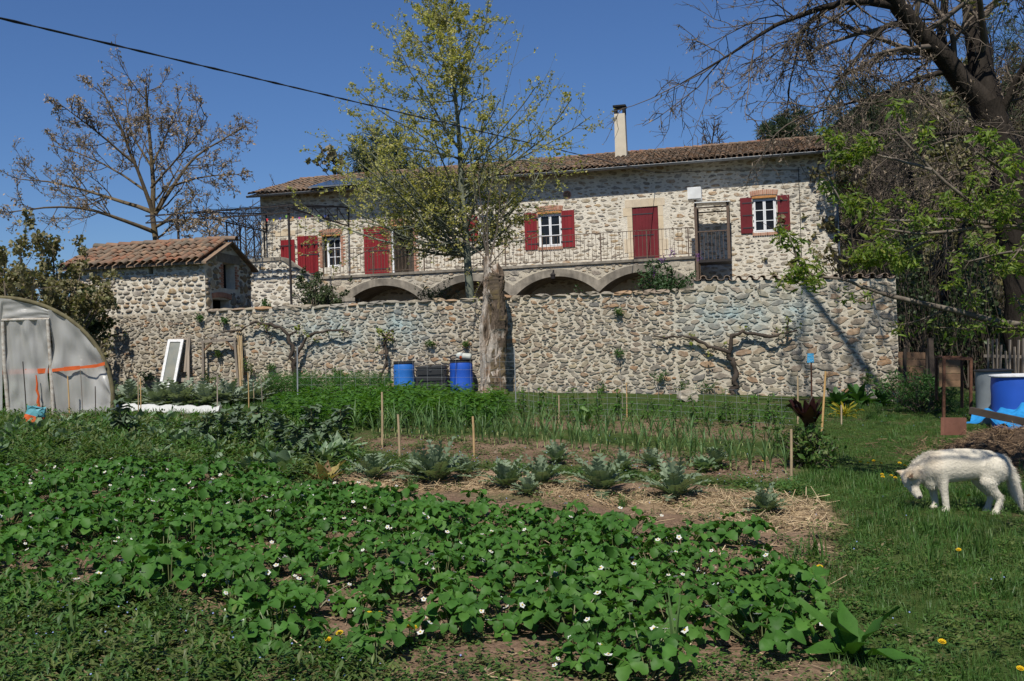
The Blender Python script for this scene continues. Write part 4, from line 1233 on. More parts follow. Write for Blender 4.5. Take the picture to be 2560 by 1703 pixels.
tiled(sroof, XS0, XS1 + .05, -OVS - .08, e0 + .0, (SD / 2 + OVS) / math.cos(sal), sal, .222, .33, M['tile_new'], 33, 300, s2w, wob=.04)
rng = np.random.default_rng(5)
me = MB().add(*tile_tpl(.14, .12, .46, .016)).mesh('ridge_tile', M['tile_new'], smooth=True)
for x in np.arange(XS0, XS1 - .2, .4):
    o = link('ridge_tile', me, sroof); m4 = Matrix.Rotation(rad(-90), 4, 'Z') @ Matrix.Rotation(rng.normal() * .03, 4, 'X'); m4.translation = (x, SD / 2, ap + .02); o.matrix_local = m4
# ------------------------------------------------------------------ plant building blocks
def leaf_tpl(L=1.0, W=.5, n=4, prof='oval', bend=.3, fold=.15, wave=0.0, seed=0, jag=0.0):
    r = np.random.default_rng(seed)
    t = np.linspace(0, 1, n + 1)
    if prof == 'oval': w = np.sin(np.pi * np.clip(t * .96 + .02, 0, 1)) ** .75
    elif prof == 'obovate': w = np.sin(np.pi * np.clip(t ** 1.35 * .93 + .02, 0, 1)) ** .7
    elif prof == 'lance': w = np.sin(np.pi * np.clip(t ** .8 * .98 + .02, 0, 1)) ** .9
    else: w = (1 - t) ** .6
    w = w * W / 2
    if jag: w = w * (1 + jag * np.where(np.arange(n + 1) % 2, 1, -1))
    a = bend * t
    y = L * np.cumsum(np.concatenate([[0], np.cos((a[1:] + a[:-1]) / 2 * 1.0) / n])); z = -L * np.cumsum(np.concatenate([[0], np.sin((a[1:] + a[:-1]) / 2) / n]))
    wv = r.normal(size=(n + 1, 2)) * wave * L
    V = []
    for k in range(n + 1):
        V += [(-w[k], y[k], z[k] + fold * w[k] + wv[k, 0]), (0, y[k], z[k]), (w[k], y[k], z[k] + fold * w[k] + wv[k, 1])]
    Q = []
    for k in range(n):
        b = 3 * k
        Q += [[b, b + 1, b + 4, b + 3], [b + 1, b + 2, b + 5, b + 4]]
    return np.array(V), np.zeros((0, 3), int), np.array(Q)

def blade_tpl(L=1.0, W=.04, bend=.8, n=3):
    t = np.linspace(0, 1, n + 1); a = bend * t
    y = L * np.concatenate([[0], np.cumsum(np.sin((a[1:] + a[:-1]) / 2) / n)]); z = L * np.concatenate([[0], np.cumsum(np.cos((a[1:] + a[:-1]) / 2) / n)])
    w = W / 2 * (1 - t ** 1.6)
    V = []
    for k in range(n): V += [(-w[k], y[k], z[k]), (w[k], y[k], z[k])]
    V.append((0, y[n], z[n]))
    Q = [[2 * k, 2 * k + 1, 2 * k + 3, 2 * k + 2] for k in range(n - 1)]
    return np.array(V), np.array([[2 * n - 2, 2 * n - 1, 2 * n]]), np.array(Q).reshape(-1, 4)

DIAM = (np.array([(0, 0, 0), (-.5, .5, .12), (.5, .5, .12), (0, 1.0, 0)], float), np.array([[0, 2, 1], [1, 2, 3]]), np.zeros((0, 4), int))

def norm(v):
    return v / np.maximum(np.linalg.norm(v, axis=-1, keepdims=True), 1e-9)

def grow(rng, P0, D, L, R, n, wig, up, tip=.35):
    B = len(P0)
    d = D[:, None, :] + np.cumsum(rng.normal(size=(B, n - 1, 3)) * wig, axis=1)
    d[..., 2] += up * np.linspace(0, 1, n - 1)[None]
    d = norm(d)
    st = d * (L / (n - 1))[:, None, None]
    PT = np.concatenate([P0[:, None], P0[:, None] + np.cumsum(st, 1)], 1)
    RR = R[:, None] * (1 - (1 - tip) * np.linspace(0, 1, n)[None])
    return PT, RR

def sprout(rng, PT, RR, k, t0, t1, ang, lf, lv, rf, L=None, bias=1.0, flat=None):
    B, n, _ = PT.shape
    t = t0 + (t1 - t0) * rng.random((B, k)) ** bias
    f = t * (n - 1); i = np.minimum(f.astype(int), n - 2); fr = (f - i)[..., None]
    b = np.arange(B)[:, None]
    P0 = PT[b, i] * (1 - fr) + PT[b, i + 1] * fr
    T = norm(PT[b, i + 1] - PT[b, i])
    r0 = RR[b, i] * (1 - fr[..., 0]) + RR[b, i + 1] * fr[..., 0]
    rv = rng.normal(size=T.shape); N = norm(np.cross(T, rv))
    a = ang[0] + ang[1] * rng.normal(size=(B, k))
    D = np.cos(a)[..., None] * T + np.sin(a)[..., None] * N
    PL = np.linalg.norm(np.diff(PT, axis=1), axis=2).sum(1)
    LL = PL[:, None] * lf * np.exp(rng.normal(size=(B, k)) * lv) * (1 - .55 * t)
    return P0.reshape(-1, 3), D.reshape(-1, 3), LL.ravel(), (r0 * rf).ravel()

def resample(pts, n):
    pts = np.asarray(pts, float)
    s = np.concatenate([[0], np.cumsum(np.linalg.norm(np.diff(pts, axis=0), axis=1))])
    u = np.linspace(0, s[-1], n)
    p = np.stack([np.interp(u, s, pts[:, k]) for k in range(3)], -1)
    q = p.copy()
    q[1:-1] = (p[:-2] + 2 * p[1:-1] + p[2:]) / 4
    return q

def at_points(rng, PT, per, t0=.2):
    B, n, _ = PT.shape
    t = t0 + (1 - t0) * rng.random((B, per)); f = t * (n - 1); i = np.minimum(f.astype(int), n - 2); fr = (f - i)[..., None]
    b = np.arange(B)[:, None]
    return (PT[b, i] * (1 - fr) + PT[b, i + 1] * fr).reshape(-1, 3), norm(PT[b, i + 1] - PT[b, i]).reshape(-1, 3)

def leaves(mb, rng, pos, tpl, size, sv=.25, droop=0.0, aspect=1.0, rnd=None):
    n = len(pos)
    Mx = randrot(rng, n)
    if droop:
        d = norm(rng.normal(size=(n, 3)) * [1, 1, .5] + [0, 0, -droop])
        x = norm(np.cross(d, rng.normal(size=(n, 3)))); z = np.cross(x, d)
        Mx = np.stack([x, d, z], -1)
    s = size * np.exp(rng.normal(size=n) * sv)
    Mx = Mx * s[:, None, None]
    if aspect != 1.0: Mx = Mx * np.array([aspect, 1, 1])
    mb.inst(tpl, Mx, pos, rng.random(n) if rnd is None else rnd)

# ------------------------------------------------------------------ trees
def poly(pts, d):
    """points seen at px,py with depths d (number, or one per point)"""
    return np.array([P(p[0], p[1], d[k] if hasattr(d, '__len__') else d) for k, p in enumerate(pts)])

def tree(name, label, cat, base, limbs, radii, levels, mats, leafspec, seed, group=None, sides=(9, 6, 5, 4, 3, 3)):
    """limbs: list of polylines; levels: list of dicts; leafspec: (mat, tpl, size, per, droop, name, aspect)"""
    rng = np.random.default_rng(seed)
    root = thing(name, label, cat, base, group=group)
    tr = MB(); br = MB()
    PTs = []; RRs = []
    n0 = 10
    for l, (ra, rb) in zip(limbs, radii):
        p = resample(l, n0); r = ra + (rb - ra) * np.linspace(0, 1, n0) ** .8
        p[1:-1] += rng.normal(size=(n0 - 2, 3)) * ra * .12
        PTs.append(p); RRs.append(r)
    PT, RR = np.array(PTs), np.array(RRs)
    tubes(tr, PT, RR, sides[0], rng.random(len(PT)))
    last = PT
    skip = levels[0].get('skip', 0)
    PT, RR = PT[skip:], RR[skip:]
    allp = []
    for k, lv in enumerate(levels):
        P0, D, L, R = sprout(rng, PT, RR, lv['k'], lv.get('t0', .2), lv.get('t1', 1.0), lv['ang'], lv['len'], lv.get('lv', .3), lv.get('rf', .55), bias=lv.get('bias', 1.0))
        if 'lenfn' in lv: L = lv['lenfn'](P0, L, rng)
        D[:, 2] += lv.get('lift', 0.0); D = norm(D)
        if 'flatten' in lv: D[:, 1] *= lv['flatten']; D = norm(D)
        R = np.maximum(R, lv.get('rmin', .004))
        L = np.minimum(L, lv.get('lmax', 99))
        PT, RR = grow(rng, P0, D, L, R, lv.get('n', 5), lv.get('wig', .15), lv.get('up', .2), lv.get('tip', .4))
        tubes(br, PT, RR, sides[min(k + 1, 5)], np.repeat(rng.random(), len(PT)) if len(PT) < 3 else rng.random(len(PT)), cap=False)
        allp.append(PT)
    tr.build('trunk', mats[0], root, smooth=True, origin=base)
    br.build('branches', mats[1], root, smooth=True, origin=base)
    for (mat, tpl, size, per, droop, nm, asp, lvl, t0) in leafspec:
        lm = MB()
        pos, _ = at_points(rng, allp[lvl], per, t0)
        pos = pos + rng.normal(size=pos.shape) * size * .4
        leaves(lm, rng, pos, tpl, size, .25, droop, asp)
        lm.build(nm, mat, root, origin=base)
    return root

# poplar in young leaf just behind the garden wall
pd = 29.0
pb = P(1181, 770, pd); pb[2] = 1.5
pop_tr = [np.vstack([pb, poly([(1178, 735), (1170, 660), (1163, 600), (1160, 520), (1153, 420), (1146, 326), (1133, 190), (1121, 60), (1114, -40)], pd)])]
fork = [poly([(1170, 640), (1195, 580), (1232, 520), (1270, 440), (1310, 370)], [29, 29, 28.8, 28.5, 28.2]),
        poly([(1163, 600), (1120, 540), (1060, 500), (990, 450), (930, 420)], [29, 29, 29.2, 29.4, 29.6]),
        poly([(1166, 625), (1110, 580), (1040, 545), (970, 530)], [29, 28.8, 28.5, 28.3])]
topz = P(1114, -40, pd)[2]
def poplen(P0, L, rng):
    h = np.clip((P0[:, 2] - 4.5) / (topz - 4.5), 0, 1)
    return (4.9 * (1 - h) ** .62 + .45) * rng.uniform(.35, 1.05, len(L))
tree('poplar_tree', 'tall poplar with sparse young yellow green leaves rising behind the garden wall', 'tree', pb, pop_tr, [(.16, .02)],
     [dict(k=92, t0=.26, t1=.99, bias=1.3, ang=(rad(64), .2), len=.3, lenfn=poplen, rf=.36, n=7, wig=.10, up=.30, rmin=.010),
      dict(k=11, t0=.12, ang=(rad(50), .2), len=.42, lv=.35, rf=.5, n=5, wig=.14, up=.4, rmin=.006),
      dict(k=5, t0=.15, ang=(rad(45), .25), len=.42, lv=.3, rf=.6, n=4, wig=.2, up=.3, rmin=.004)],
     (M['bark_p'], M['bark_p']), [(M['pop_leaf'], leaf_tpl(1, .95, 2, 'oval', .5, .25), .060, 6, .5, 'leaves', 1.0, 2, .1), (M['pop_leaf'], leaf_tpl(1, .95, 2, 'oval', .5, .25), .060, 2, .5, 'leaves', 1.0, 1, .4)], 11)

# bare ash with seed clusters at the left, behind the shed
ld = 40.0
lt = P(394, 640, ld); lt[2] = 1.0
L_ = lambda pts: poly(pts, ld)
limbs = [np.vstack([lt, L_([(392, 611), (388, 570), (382, 529), (377, 477), (381, 390), (370, 295), (364, 217)])]),
         poly([(383, 532), (360, 464), (334, 403), (299, 312), (262, 235), (243, 208)], [40, 39.7, 39.4, 39, 38.6, 38.5]),
         poly([(388, 535), (434, 460), (486, 390), (559, 347), (612, 316)], [40, 40.4, 41, 41.6, 42]),
         poly([(380, 530), (304, 503), (225, 481), (143, 455), (40, 447)], [40, 40.5, 41, 41.5, 42]),
         poly([(386, 580), (312, 551), (217, 520), (130, 516), (25, 530)], [40, 39.3, 38.6, 38, 37.5]),
         poly([(337, 410), (243, 330), (190, 290), (143, 256)], [39.5, 38.5, 37.5, 37]),
         poly([(382, 410), (402, 370), (429, 303), (462, 232)], [40, 40.5, 41, 41.5]),
         poly([(432, 465), (470, 452), (520, 440), (596, 436)], [40.4, 39.5, 38.7, 38]),
         poly([(390, 568), (434, 545), (490, 560), (540, 575)], [40, 39, 38, 37.5]),
         poly([(365, 478), (280, 420), (190, 380), (120, 360)], [39.8, 40.5, 41.3, 42]),
         poly([(378, 470), (440, 400), (500, 330), (520, 290)], [40, 39, 38, 37.5]),
         poly([(381, 420), (330, 340), (318, 280), (310, 210)], [40, 41, 42, 42.5])]
seed_t = leaf_tpl(1, .5, 2, 'oval', .6, .2)
tree('bare_ash_tree', 'bare spreading ash hung with brown seed clusters behind the stone shed', 'tree', lt, limbs,
     [(.22, .04)] + [(.095, .02)] * 4 + [(.055, .014)] * 7,
     [dict(k=13, t0=.25, ang=(rad(48), .2), len=.36, lv=.25, rf=.42, n=6, wig=.12, up=.45, rmin=.018, lmax=2.3),
      dict(k=9, t0=.2, ang=(rad(48), .2), len=.42, lv=.3, rf=.55, n=5, wig=.14, up=.4, rmin=.012),
      dict(k=5, t0=.3, ang=(rad(42), .2), len=.5, lv=.3, rf=.65, n=4, wig=.15, up=.4, rmin=.008)],
     (M['bark_b'], M['bark_b']), [(M['seed'], seed_t, .10, 1, .8, 'seed_clusters', 1.0, 2, .9)], 12)

# huge dark ash at the right
bd = 27.0
B_ = lambda pts, d=27.0: poly(pts, d)
bt = P(2556, 1000, bd); bt[2] = float(gz(bt[0], bt[1])) - .2
limbs = [np.vstack([bt, B_([(2556, 860), (2550, 720), (2535, 560), (2514, 420), (2490, 316), (2462, 253)])]),
         B_([(2466, 262), (2410, 205), (2371, 170), (2312, 100), (2240, 20), (2190, -80), (2150, -240), (2120, -420)], [27, 27, 26.8, 26.5, 26, 25.5, 25, 24.5]),
         B_([(2478, 290), (2458, 200), (2436, 100), (2418, 0), (2440, -160), (2500, -380), (2480, -600)], [27, 27.2, 27.4, 27.6, 28, 28.3, 28.5]),
         B_([(2400, 200), (2345, 158), (2350, 80), (2372, -10), (2360, -160), (2330, -380)], [27, 27, 27.5, 28, 28.5, 29]),
         B_([(2240, 15), (2134, -5), (1996, 36), (1893, 87), (1806, 150), (1700, 210)], [26, 25.5, 25, 24.5, 24.2, 24]),
         B_([(2290, 80), (2221, 47), (2166, 115), (2107, 190), (2071, 233), (2030, 310)], [26.4, 26, 25.6, 25.2, 25, 24.8]),
         B_([(2140, 0), (2040, 30), (2004, 79), (1980, 170), (1965, 290)], [25.5, 25.6, 25.8, 26, 26.2]),
         B_([(2380, 175), (2280, 200), (2180, 250), (2080, 265), (1990, 300)], [27, 26, 25, 24, 23.4]),
         B_([(2500, 330), (2400, 330), (2290, 340), (2200, 360), (2120, 330)], [27, 25.5, 24, 23, 22.5]),
         B_([(2490, 310), (2540, 200), (2600, 120), (2700, 60)], [27, 26.5, 26, 25]),
         B_([(2180, -100), (2060, -160), (1900, -180), (1800, -120)], [25.5, 25, 24, 23]),
         B_([(2440, -160), (2320, -280), (2200, -330), (2080, -330)], [28, 27, 26, 25]),
         B_([(2510, 400), (2440, 420), (2370, 470), (2310, 540)], [27, 26, 25, 24]),
         B_([(2418, 0), (2290, -200), (2130, -420), (2020, -620), (1930, -780)], [27.6, 29, 30.5, 31.5, 32.2]),
         B_([(2440, -160), (2300, -420), (2200, -640), (2120, -800)], [28, 30, 31.5, 32.5])]
tree('great_ash_tree', 'huge dark bare ash reaching over the right half of the farmhouse', 'tree', bt, limbs,
     [(.48, .44), (.33, .12), (.36, .14), (.15, .05), (.12, .010), (.10, .010), (.06, .010), (.09, .010), (.09, .010), (.14, .03), (.09, .02), (.1, .02), (.06, .010), (.16, .03), (.14, .03)],
     [dict(skip=1, k=16, t0=.12, ang=(rad(52), .25), len=.42, lv=.3, rf=.33, n=7, wig=.16, up=-.12, rmin=.018, lmax=3.6),
      dict(k=7, t0=.15, ang=(rad(50), .25), len=.5, lv=.3, rf=.5, n=6, wig=.2, up=-.25, rmin=.012),
      dict(k=6, t0=.2, ang=(rad(48), .25), len=.5, lv=.3, rf=.6, n=5, wig=.22, up=-.1, rmin=.008)],
     (M['bark_d'], M['twig_g']), [(M['seed'], seed_t, .08, 1, 1.2, 'seed_clusters', .6, 2, .75)], 13)

# peach tree whose boughs enter from the right
qb = np.array([6.9, 10.2, float(gz(6.9, 10.2)) - .1])
qf = np.array([6.75, 10.3, 1.5])
q_ = lambda pts, d: poly(pts, d)
limbs = [np.array([qb, qf, qf + [-.1, .1, .5]]),
         np.vstack([qf, q_([(2720, 880), (2620, 830), (2560, 805), (2518, 814), (2442, 796), (2362, 772), (2317, 756), (2272, 758), (2210, 747), (2174, 741), (2156, 716)], np.linspace(10.4, 10.9, 11))]),
         q_([(2158, 720), (2130, 700), (2090, 697), (2040, 690), (2008, 690), (1990, 640), (1975, 590), (1950, 560)], np.linspace(10.9, 11, 8)),
         np.vstack([qf + [-.1, .1, .4], q_([(2600, 560), (2470, 569), (2391, 565), (2328, 601), (2213, 573)], [10.2, 10, 9.9, 9.8, 9.7])]),
         np.vstack([qf + [-.1, .1, .5], q_([(2560, 570), (2423, 514), (2352, 447), (2304, 403), (2273, 352), (2240, 330)], [10.2, 10.1, 10, 10, 10, 10])]),
         q_([(2480, 560), (2367, 545), (2233, 557), (2114, 534), (2087, 480), (2060, 420)], [10, 10.1, 10.3, 10.5, 10.6, 10.7]),
         np.vstack([qf + [-.1, .1, .5], q_([(2620, 500), (2520, 440), (2480, 400), (2440, 380)], [10, 9.6, 9.3, 9.1])]),
         q_([(2330, 425), (2230, 395), (2130, 375), (2060, 355)], [10, 10.2, 10.4, 10.5]),
         q_([(2330, 600), (2230, 640), (2160, 660), (2110, 640)], [9.8, 10.1, 10.3, 10.4]),
         np.vstack([qf + [-.1, .1, .5], q_([(2640, 640), (2560, 620), (2480, 640), (2400, 660)], [10.3, 10.6, 11, 11.3])]),
         np.array([qf + [-.1, 0, .4], [6.6, 9.2, 2.6], [5.9, 8.4, 3.2], [5.0, 7.7, 3.6]]),
         np.array([qf + [-.1, 0, .4], [6.4, 9.6, 2.9], [5.6, 9.0, 3.8], [4.6, 8.6, 4.3]]),
         np.array([qf + [0, 0, .4], [7.0, 9.2, 2.8], [6.6, 8.0, 3.4], [6.0, 6.9, 3.7]])]
plf = leaf_tpl(1, .26, 3, 'lance', 1.0, .3)
tree('peach_tree', 'peach tree with fresh green narrow leaves, its boughs entering from the right edge', 'tree', qb, limbs,
     [(.13, .12), (.055, .022), (.018, .008), (.045, .01), (.045, .01), (.022, .007), (.035, .01), (.018, .006), (.016, .006), (.03, .01), (.05, .015), (.05, .015), (.05, .015)],
     [dict(skip=1, k=10, t0=.25, ang=(rad(50), .2), len=.24, lv=.3, rf=.4, n=5, wig=.12, up=.3, rmin=.005, lmax=.65),
      dict(k=4, t0=.15, ang=(rad(45), .2), len=.5, lv=.3, rf=.6, n=4, wig=.14, up=.25, rmin=.003)],
     (M['bark_peach'], M['twig_g']), [(M['peach_leaf'], plf, .082, 11, .5, 'leaves', 1.0, 1, .1), (M['peach_leaf'], plf, .082, 9, .5, 'leaves', 1.0, 0, .4)], 14)

# an unseen neighbour of the peach tree that shades the lawn corner
nb = np.array([4.6, 1.2, float(gz(4.6, 1.2)) - .1])
tree('peach_tree', 'second peach tree beside the camera that dapples the near lawn', 'tree', nb,
     [np.array([nb, nb + [-.1, .1, 1.3], nb + [.3, .5, 3.0]]), np.array([nb + [0, .1, 1.2], nb + [-1.1, 1.0, 2.6], nb + [-1.9, 1.8, 3.6]]), np.array([nb + [0, .1, 1.3], nb + [1.0, 1.2, 2.6], nb + [1.5, 2.4, 3.4]]), np.array([nb + [0, .1, 1.4], nb + [-.2, 1.6, 2.8], nb + [-.2, 2.9, 3.7]]), np.array([nb + [0, .1, 1.4], nb + [-.3, 2.3, 3.7], nb + [-.4, 4.0, 4.9], nb + [-.8, 5.1, 5.4]]), np.array([nb + [0, .1, 1.4], nb + [.1, 2.1, 3.7], nb + [-.05, 4.1, 5.0], nb + [-.3, 5.5, 5.5]]), np.array([nb + [0, .1, 1.4], nb + [.2, 2.4, 3.8], nb + [.3, 4.2, 5.0], nb + [.0, 5.4, 5.5]])],
     [(.13, .04), (.07, .02), (.07, .02), (.07, .02), (.07, .04), (.07, .04), (.08, .05)],
     [dict(skip=0, k=20, t0=.35, ang=(rad(55), .2), len=.38, lv=.3, rf=.45, n=5, wig=.12, up=.2, rmin=.008, lmax=1.1), dict(k=6, t0=.15, ang=(rad(45), .2), len=.5, lv=.3, rf=.6, n=4, wig=.14, up=.25, rmin=.004)],
     (M['bark_b'], M['twig_g']), [(M['peach_leaf'], plf, .10, 7, .5, 'leaves', 1.0, 1, .1)], 15)

# tall walnut out of the frame at the right whose crown shades the lawn and the end of the garden wall
kb = np.array([11.2, 14.0, float(gz(11.2, 14.0)) - .1])
kf = kb + [-.1, .2, 4.0]
tree('walnut_tree', 'tall walnut beyond the right edge that dapples the end of the garden wall', 'tree', kb,
     [np.array([kb, kb + [0, .1, 2], kf]), np.array([kf, kf + [-1.2, 1.0, 3.8], kf + [-3.4, 2.6, 6.4], kf + [-5.2, 4.0, 8.0]]), np.array([kf, kf + [-.4, 2.2, 4.0], kf + [-1.4, 4.6, 6.4], kf + [-2.4, 6.6, 8.0]]), np.array([kf, kf + [-1.4, -.6, 3.8], kf + [-3.8, -1.4, 6.2], kf + [-6.0, -2.0, 7.4]]), np.array([kf, kf + [.3, .4, 3.2], kf + [-.4, 1.2, 7.5]]), np.array([kf, kf + [1.8, .6, 3.0], kf + [3.5, 1.5, 5.2]]), np.array([kf, kf + [-2.2, .4, 4.2], kf + [-4.6, 1.0, 7.0], kf + [-6.0, 1.6, 8.6]])],
     [(.28, .2), (.18, .06), (.18, .06), (.18, .06), (.18, .06), (.12, .03), (.16, .06)],
     [dict(skip=1, k=24, t0=.25, ang=(rad(55), .25), len=.36, lv=.3, rf=.4, n=6, wig=.14, up=.2, rmin=.02, lmax=2.6), dict(k=6, t0=.2, ang=(rad(48), .25), len=.5, lv=.3, rf=.55, n=5, wig=.18, up=.1, rmin=.012), dict(k=3, t0=.2, ang=(rad(48), .25), len=.5, lv=.3, rf=.6, n=4, wig=.2, up=0, rmin=.008)],
     (M['bark_d'], M['twig_g']), [(M['shrub_br'], leaf_tpl(1, .5, 2, 'oval', .5, .2), .10, 4, .8, 'leaves', 1.0, 2, .3)], 16)

# ------------------------------------------------------------------ hillside wood at the right and trees behind
hx, hy = np.meshgrid(np.linspace(8, 120, 60), np.linspace(42, 150, 50))
rg = np.random.default_rng(2)
hz = 1.0 + 25 * sstep(44, 105, hy + (hx - 30) * .25) * sstep(11, 40, hx) + blur(rg.normal(size=hx.shape), 2) * 1.6
hz[0, :] = -1; hz[:, 0] = -1
q = MB(); nx_ = hx.shape[1]; i = np.arange(hx.shape[0] - 1)[:, None] * nx_ + np.arange(nx_ - 1)[None]
q.add(np.stack([hx, hy, hz], -1).reshape(-1, 3), Q=np.stack([i, i + 1, i + nx_ + 1, i + nx_], -1).reshape(-1, 4))
N = NT('wooded slope')
c = N.ramp(N.noise(.35, 8, rough=.7), [(.32, (.030, .026, .016)), (.5, (.060, .048, .032)), (.62, (.050, .058, .022)), (.75, (.085, .068, .045))])
M['slope'] = N.out(c, .95, N.bump(N.noise(1.6, 8, rough=.75), 1.0, .8), 0, .05)
q.build('hillside', M['slope'], smooth=True, kind='structure')
def hillz(x, y):
    return 1.0 + 25 * sstep(44, 105, y + (x - 30) * .25) * sstep(11, 40, x)

def bare_mesh(seed, H, r, spread, mat_t, mat_b, dens=(9, 6, 4)):
    rng = np.random.default_rng(seed)
    tr, br = MB(), MB()
    pts = np.array([[0, 0, -.3], [rng.normal() * .02 * H, rng.normal() * .02 * H, H * .35], [rng.normal() * .05 * H, rng.normal() * .05 * H, H * .7], [rng.normal() * .06 * H, 0, H]])
    PT = resample(pts, 10)[None]; RR = (r * (1 - .9 * np.linspace(0, 1, 10)))[None]
    tubes(tr, PT, RR, 7, rng.random(1))
    for k, (kk, lf) in enumerate(zip(dens, (spread, .42, .5))):
        P0, D, L, R = sprout(rng, PT, RR, kk * (3 if k == 0 else 1), .22 if k == 0 else .2, 1, (rad(46), .2), lf, .3, .45)
        PT, RR = grow(rng, P0, D, L, np.maximum(R, (.03, .02, .012)[k]), 5, .15, .35)
        tubes(br, PT, RR, (5, 4, 3)[k], rng.random(len(PT)), cap=False)
    return tr.mesh('trunk', mat_t, True), br.mesh('branches', mat_b, True), PT
BARE = [bare_mesh(101 + k, 9, .14, .36, M['bark_d'], M['twig_far']) for k in range(4)]
POPM = []
for k in range(3):
    rng = np.random.default_rng(200 + k); lm = MB()
    pos, _ = at_points(rng, BARE[k][2], 3, .1); leaves(lm, rng, pos, DIAM, .16, .3); POPM.append(lm.mesh('leaves', M['shrub_br'], False))
def bare_tree(px, py, d, H, k, label, group, leafy=False, name='bare_tree', base=None):
    p = P(px, py, d) if base is None else np.array(base, float)
    t = thing(name, label, 'tree', p, rz=px * .37, group=group)
    s = H / 9.0
    for nm, me in (('trunk', BARE[k][0]), ('branches', BARE[k][1])) + ((('leaves', POPM[k % 3]),) if leafy else ()):
        o = link(nm, me, t); o.scale = (s, s, s)
    return t
rng = np.random.default_rng(42)
# wood on the slope: nearer trunks one can tell apart
spots = []
for k in range(46):
    d = rng.uniform(37, 85); px = rng.uniform(2110, 2660)
    x = (px - 1280) / FPX * d
    spots.append((d, x, k))
for d, x, k in spots:
    z = float(max(gz(x, d), hillz(x, d) if d > 42 else -9)) - .2
    H = rng.uniform(6.5, 11)
    bare_tree(0 + k * 3, 0, 0, H, k % 4, 'thin bare tree among the brown wood on the slope right of the house', 'bare trees of the wood right of the house', leafy=(k % 2 == 0), base=(x, d, z))
# brush under them
q = MB(); n = 16000
d = rng.uniform(31, 80, n); px = rng.uniform(2085, 2640, n); x = (px - 1280) / FPX * d
z = np.where(d > 42, hillz(x, d), gz(x, d)) + rng.random(n) ** 1.6 * 3.2
leaves(q, rng, np.stack([x, d, z], -1), DIAM, .30, .4)
n = 9000
d = rng.uniform(30, 75, n); px = rng.uniform(2085, 2640, n); x = (px - 1280) / FPX * d
z = np.where(d > 42, hillz(x, d), gz(x, d)) + rng.random(n) * 1.5
p0 = np.stack([x, d, z], -1); D = norm(rng.normal(size=(n, 3)) * [.6, .6, .2] + [0, 0, 1])
PT, RR = grow(rng, p0, D, rng.uniform(.8, 2.4, n), np.full(n, .018), 4, .2, 0)
tubes(q, PT, RR, 3, rng.random(n), m=1, cap=False)
M['brush'] = leafmat('brown brush leaf', [(.060, .052, .028), (.05, .055, .022), (.085, .068, .042), (.04, .048, .02)], transl=.2)
o = q.build('undergrowth', [M['brush'], M['twig_far']], kind='stuff'); o['label'] = 'brown and olive brush under the trees right of the house'
# greener bush mass just beyond the wall end
q = MB(); n = 9000
d = rng.uniform(27.5, 33, n); px = rng.uniform(2235, 2520, n); x = (px - 1280) / FPX * d
z = gz(x, d) + rng.random(n) ** .8 * 4.4 * (.5 + .5 * np.sin(px * .02) ** 2)
leaves(q, rng, np.stack([x, d, z], -1), DIAM, .10, .3)
n = 500; d = rng.uniform(27.5, 33, n); x = (rng.uniform(2235, 2520, n) - 1280) / FPX * d; z = gz(x, d)
PT, RR = grow(rng, np.stack([x, d, z], -1), norm(rng.normal(size=(n, 3)) * [.2, .2, .1] + [0, 0, 1]), rng.uniform(1.5, 4.5, n), np.full(n, .014), 5, .12, 0)
tubes(q, PT, RR, 3, rng.random(n), m=1, cap=False)
o = q.build('thicket', [M['shrub'], M['twig_far']], kind='stuff'); o['label'] = 'loose green thicket beyond the right end of the garden wall'

for k, (px, py, d, H) in enumerate(((480, 640, 52, 6.5), (530, 640, 54, 8.5), (580, 640, 50, 8), (625, 640, 56, 9.5), (665, 640, 53, 8))):
    b = P(px, 900, d); b[2] = .8
    bare_tree(px, py, d, H, k % 4, 'slim bare sapling standing behind the iron pergola', 'bare saplings behind the pergola', base=b)
for k, (px, d, H, lab) in enumerate(((1790, 60, 13.2, 'wiry leafless tree tip showing above the roof ridge left of the pine'), (1850, 62, 12.8, 'short leafless tree tip close beside the pine above the roof'), (880, 56, 12.0, 'thin budding tree top behind the roof left of the poplar'))):
    b = P(px, 900, d); b[2] = .5
    bare_tree(px, 0, d, H, k, lab, None, leafy=(k == 2), base=b)

fb = P(2325, 940, 31); fb[2] = float(gz(fb[0], fb[1])) - .2
tree('forked_tree', 'dark forked leaning tree trunk just beyond the right end of the garden wall', 'tree', fb, [np.vstack([fb, poly([(2325, 880), (2312, 780), (2300, 690), (2285, 560), (2275, 430)], 31)]), poly([(2325, 872), (2350, 800), (2377, 720), (2405, 600), (2420, 480)], [31, 31, 31.2, 31.5, 31.8])],
     [(.24, .07), (.19, .06)], [dict(k=9, t0=.4, ang=(rad(48), .2), len=.3, lv=.3, rf=.4, n=6, wig=.14, up=.3, rmin=.02, lmax=2.2), dict(k=6, t0=.2, ang=(rad(46), .2), len=.5, lv=.3, rf=.55, n=5, wig=.15, up=.2, rmin=.012)],
     (M['bark_d'], M['twig_far']), [(M['brush'], DIAM, .12, 4, .5, 'leaves', 1.0, 1, .3)], 19)

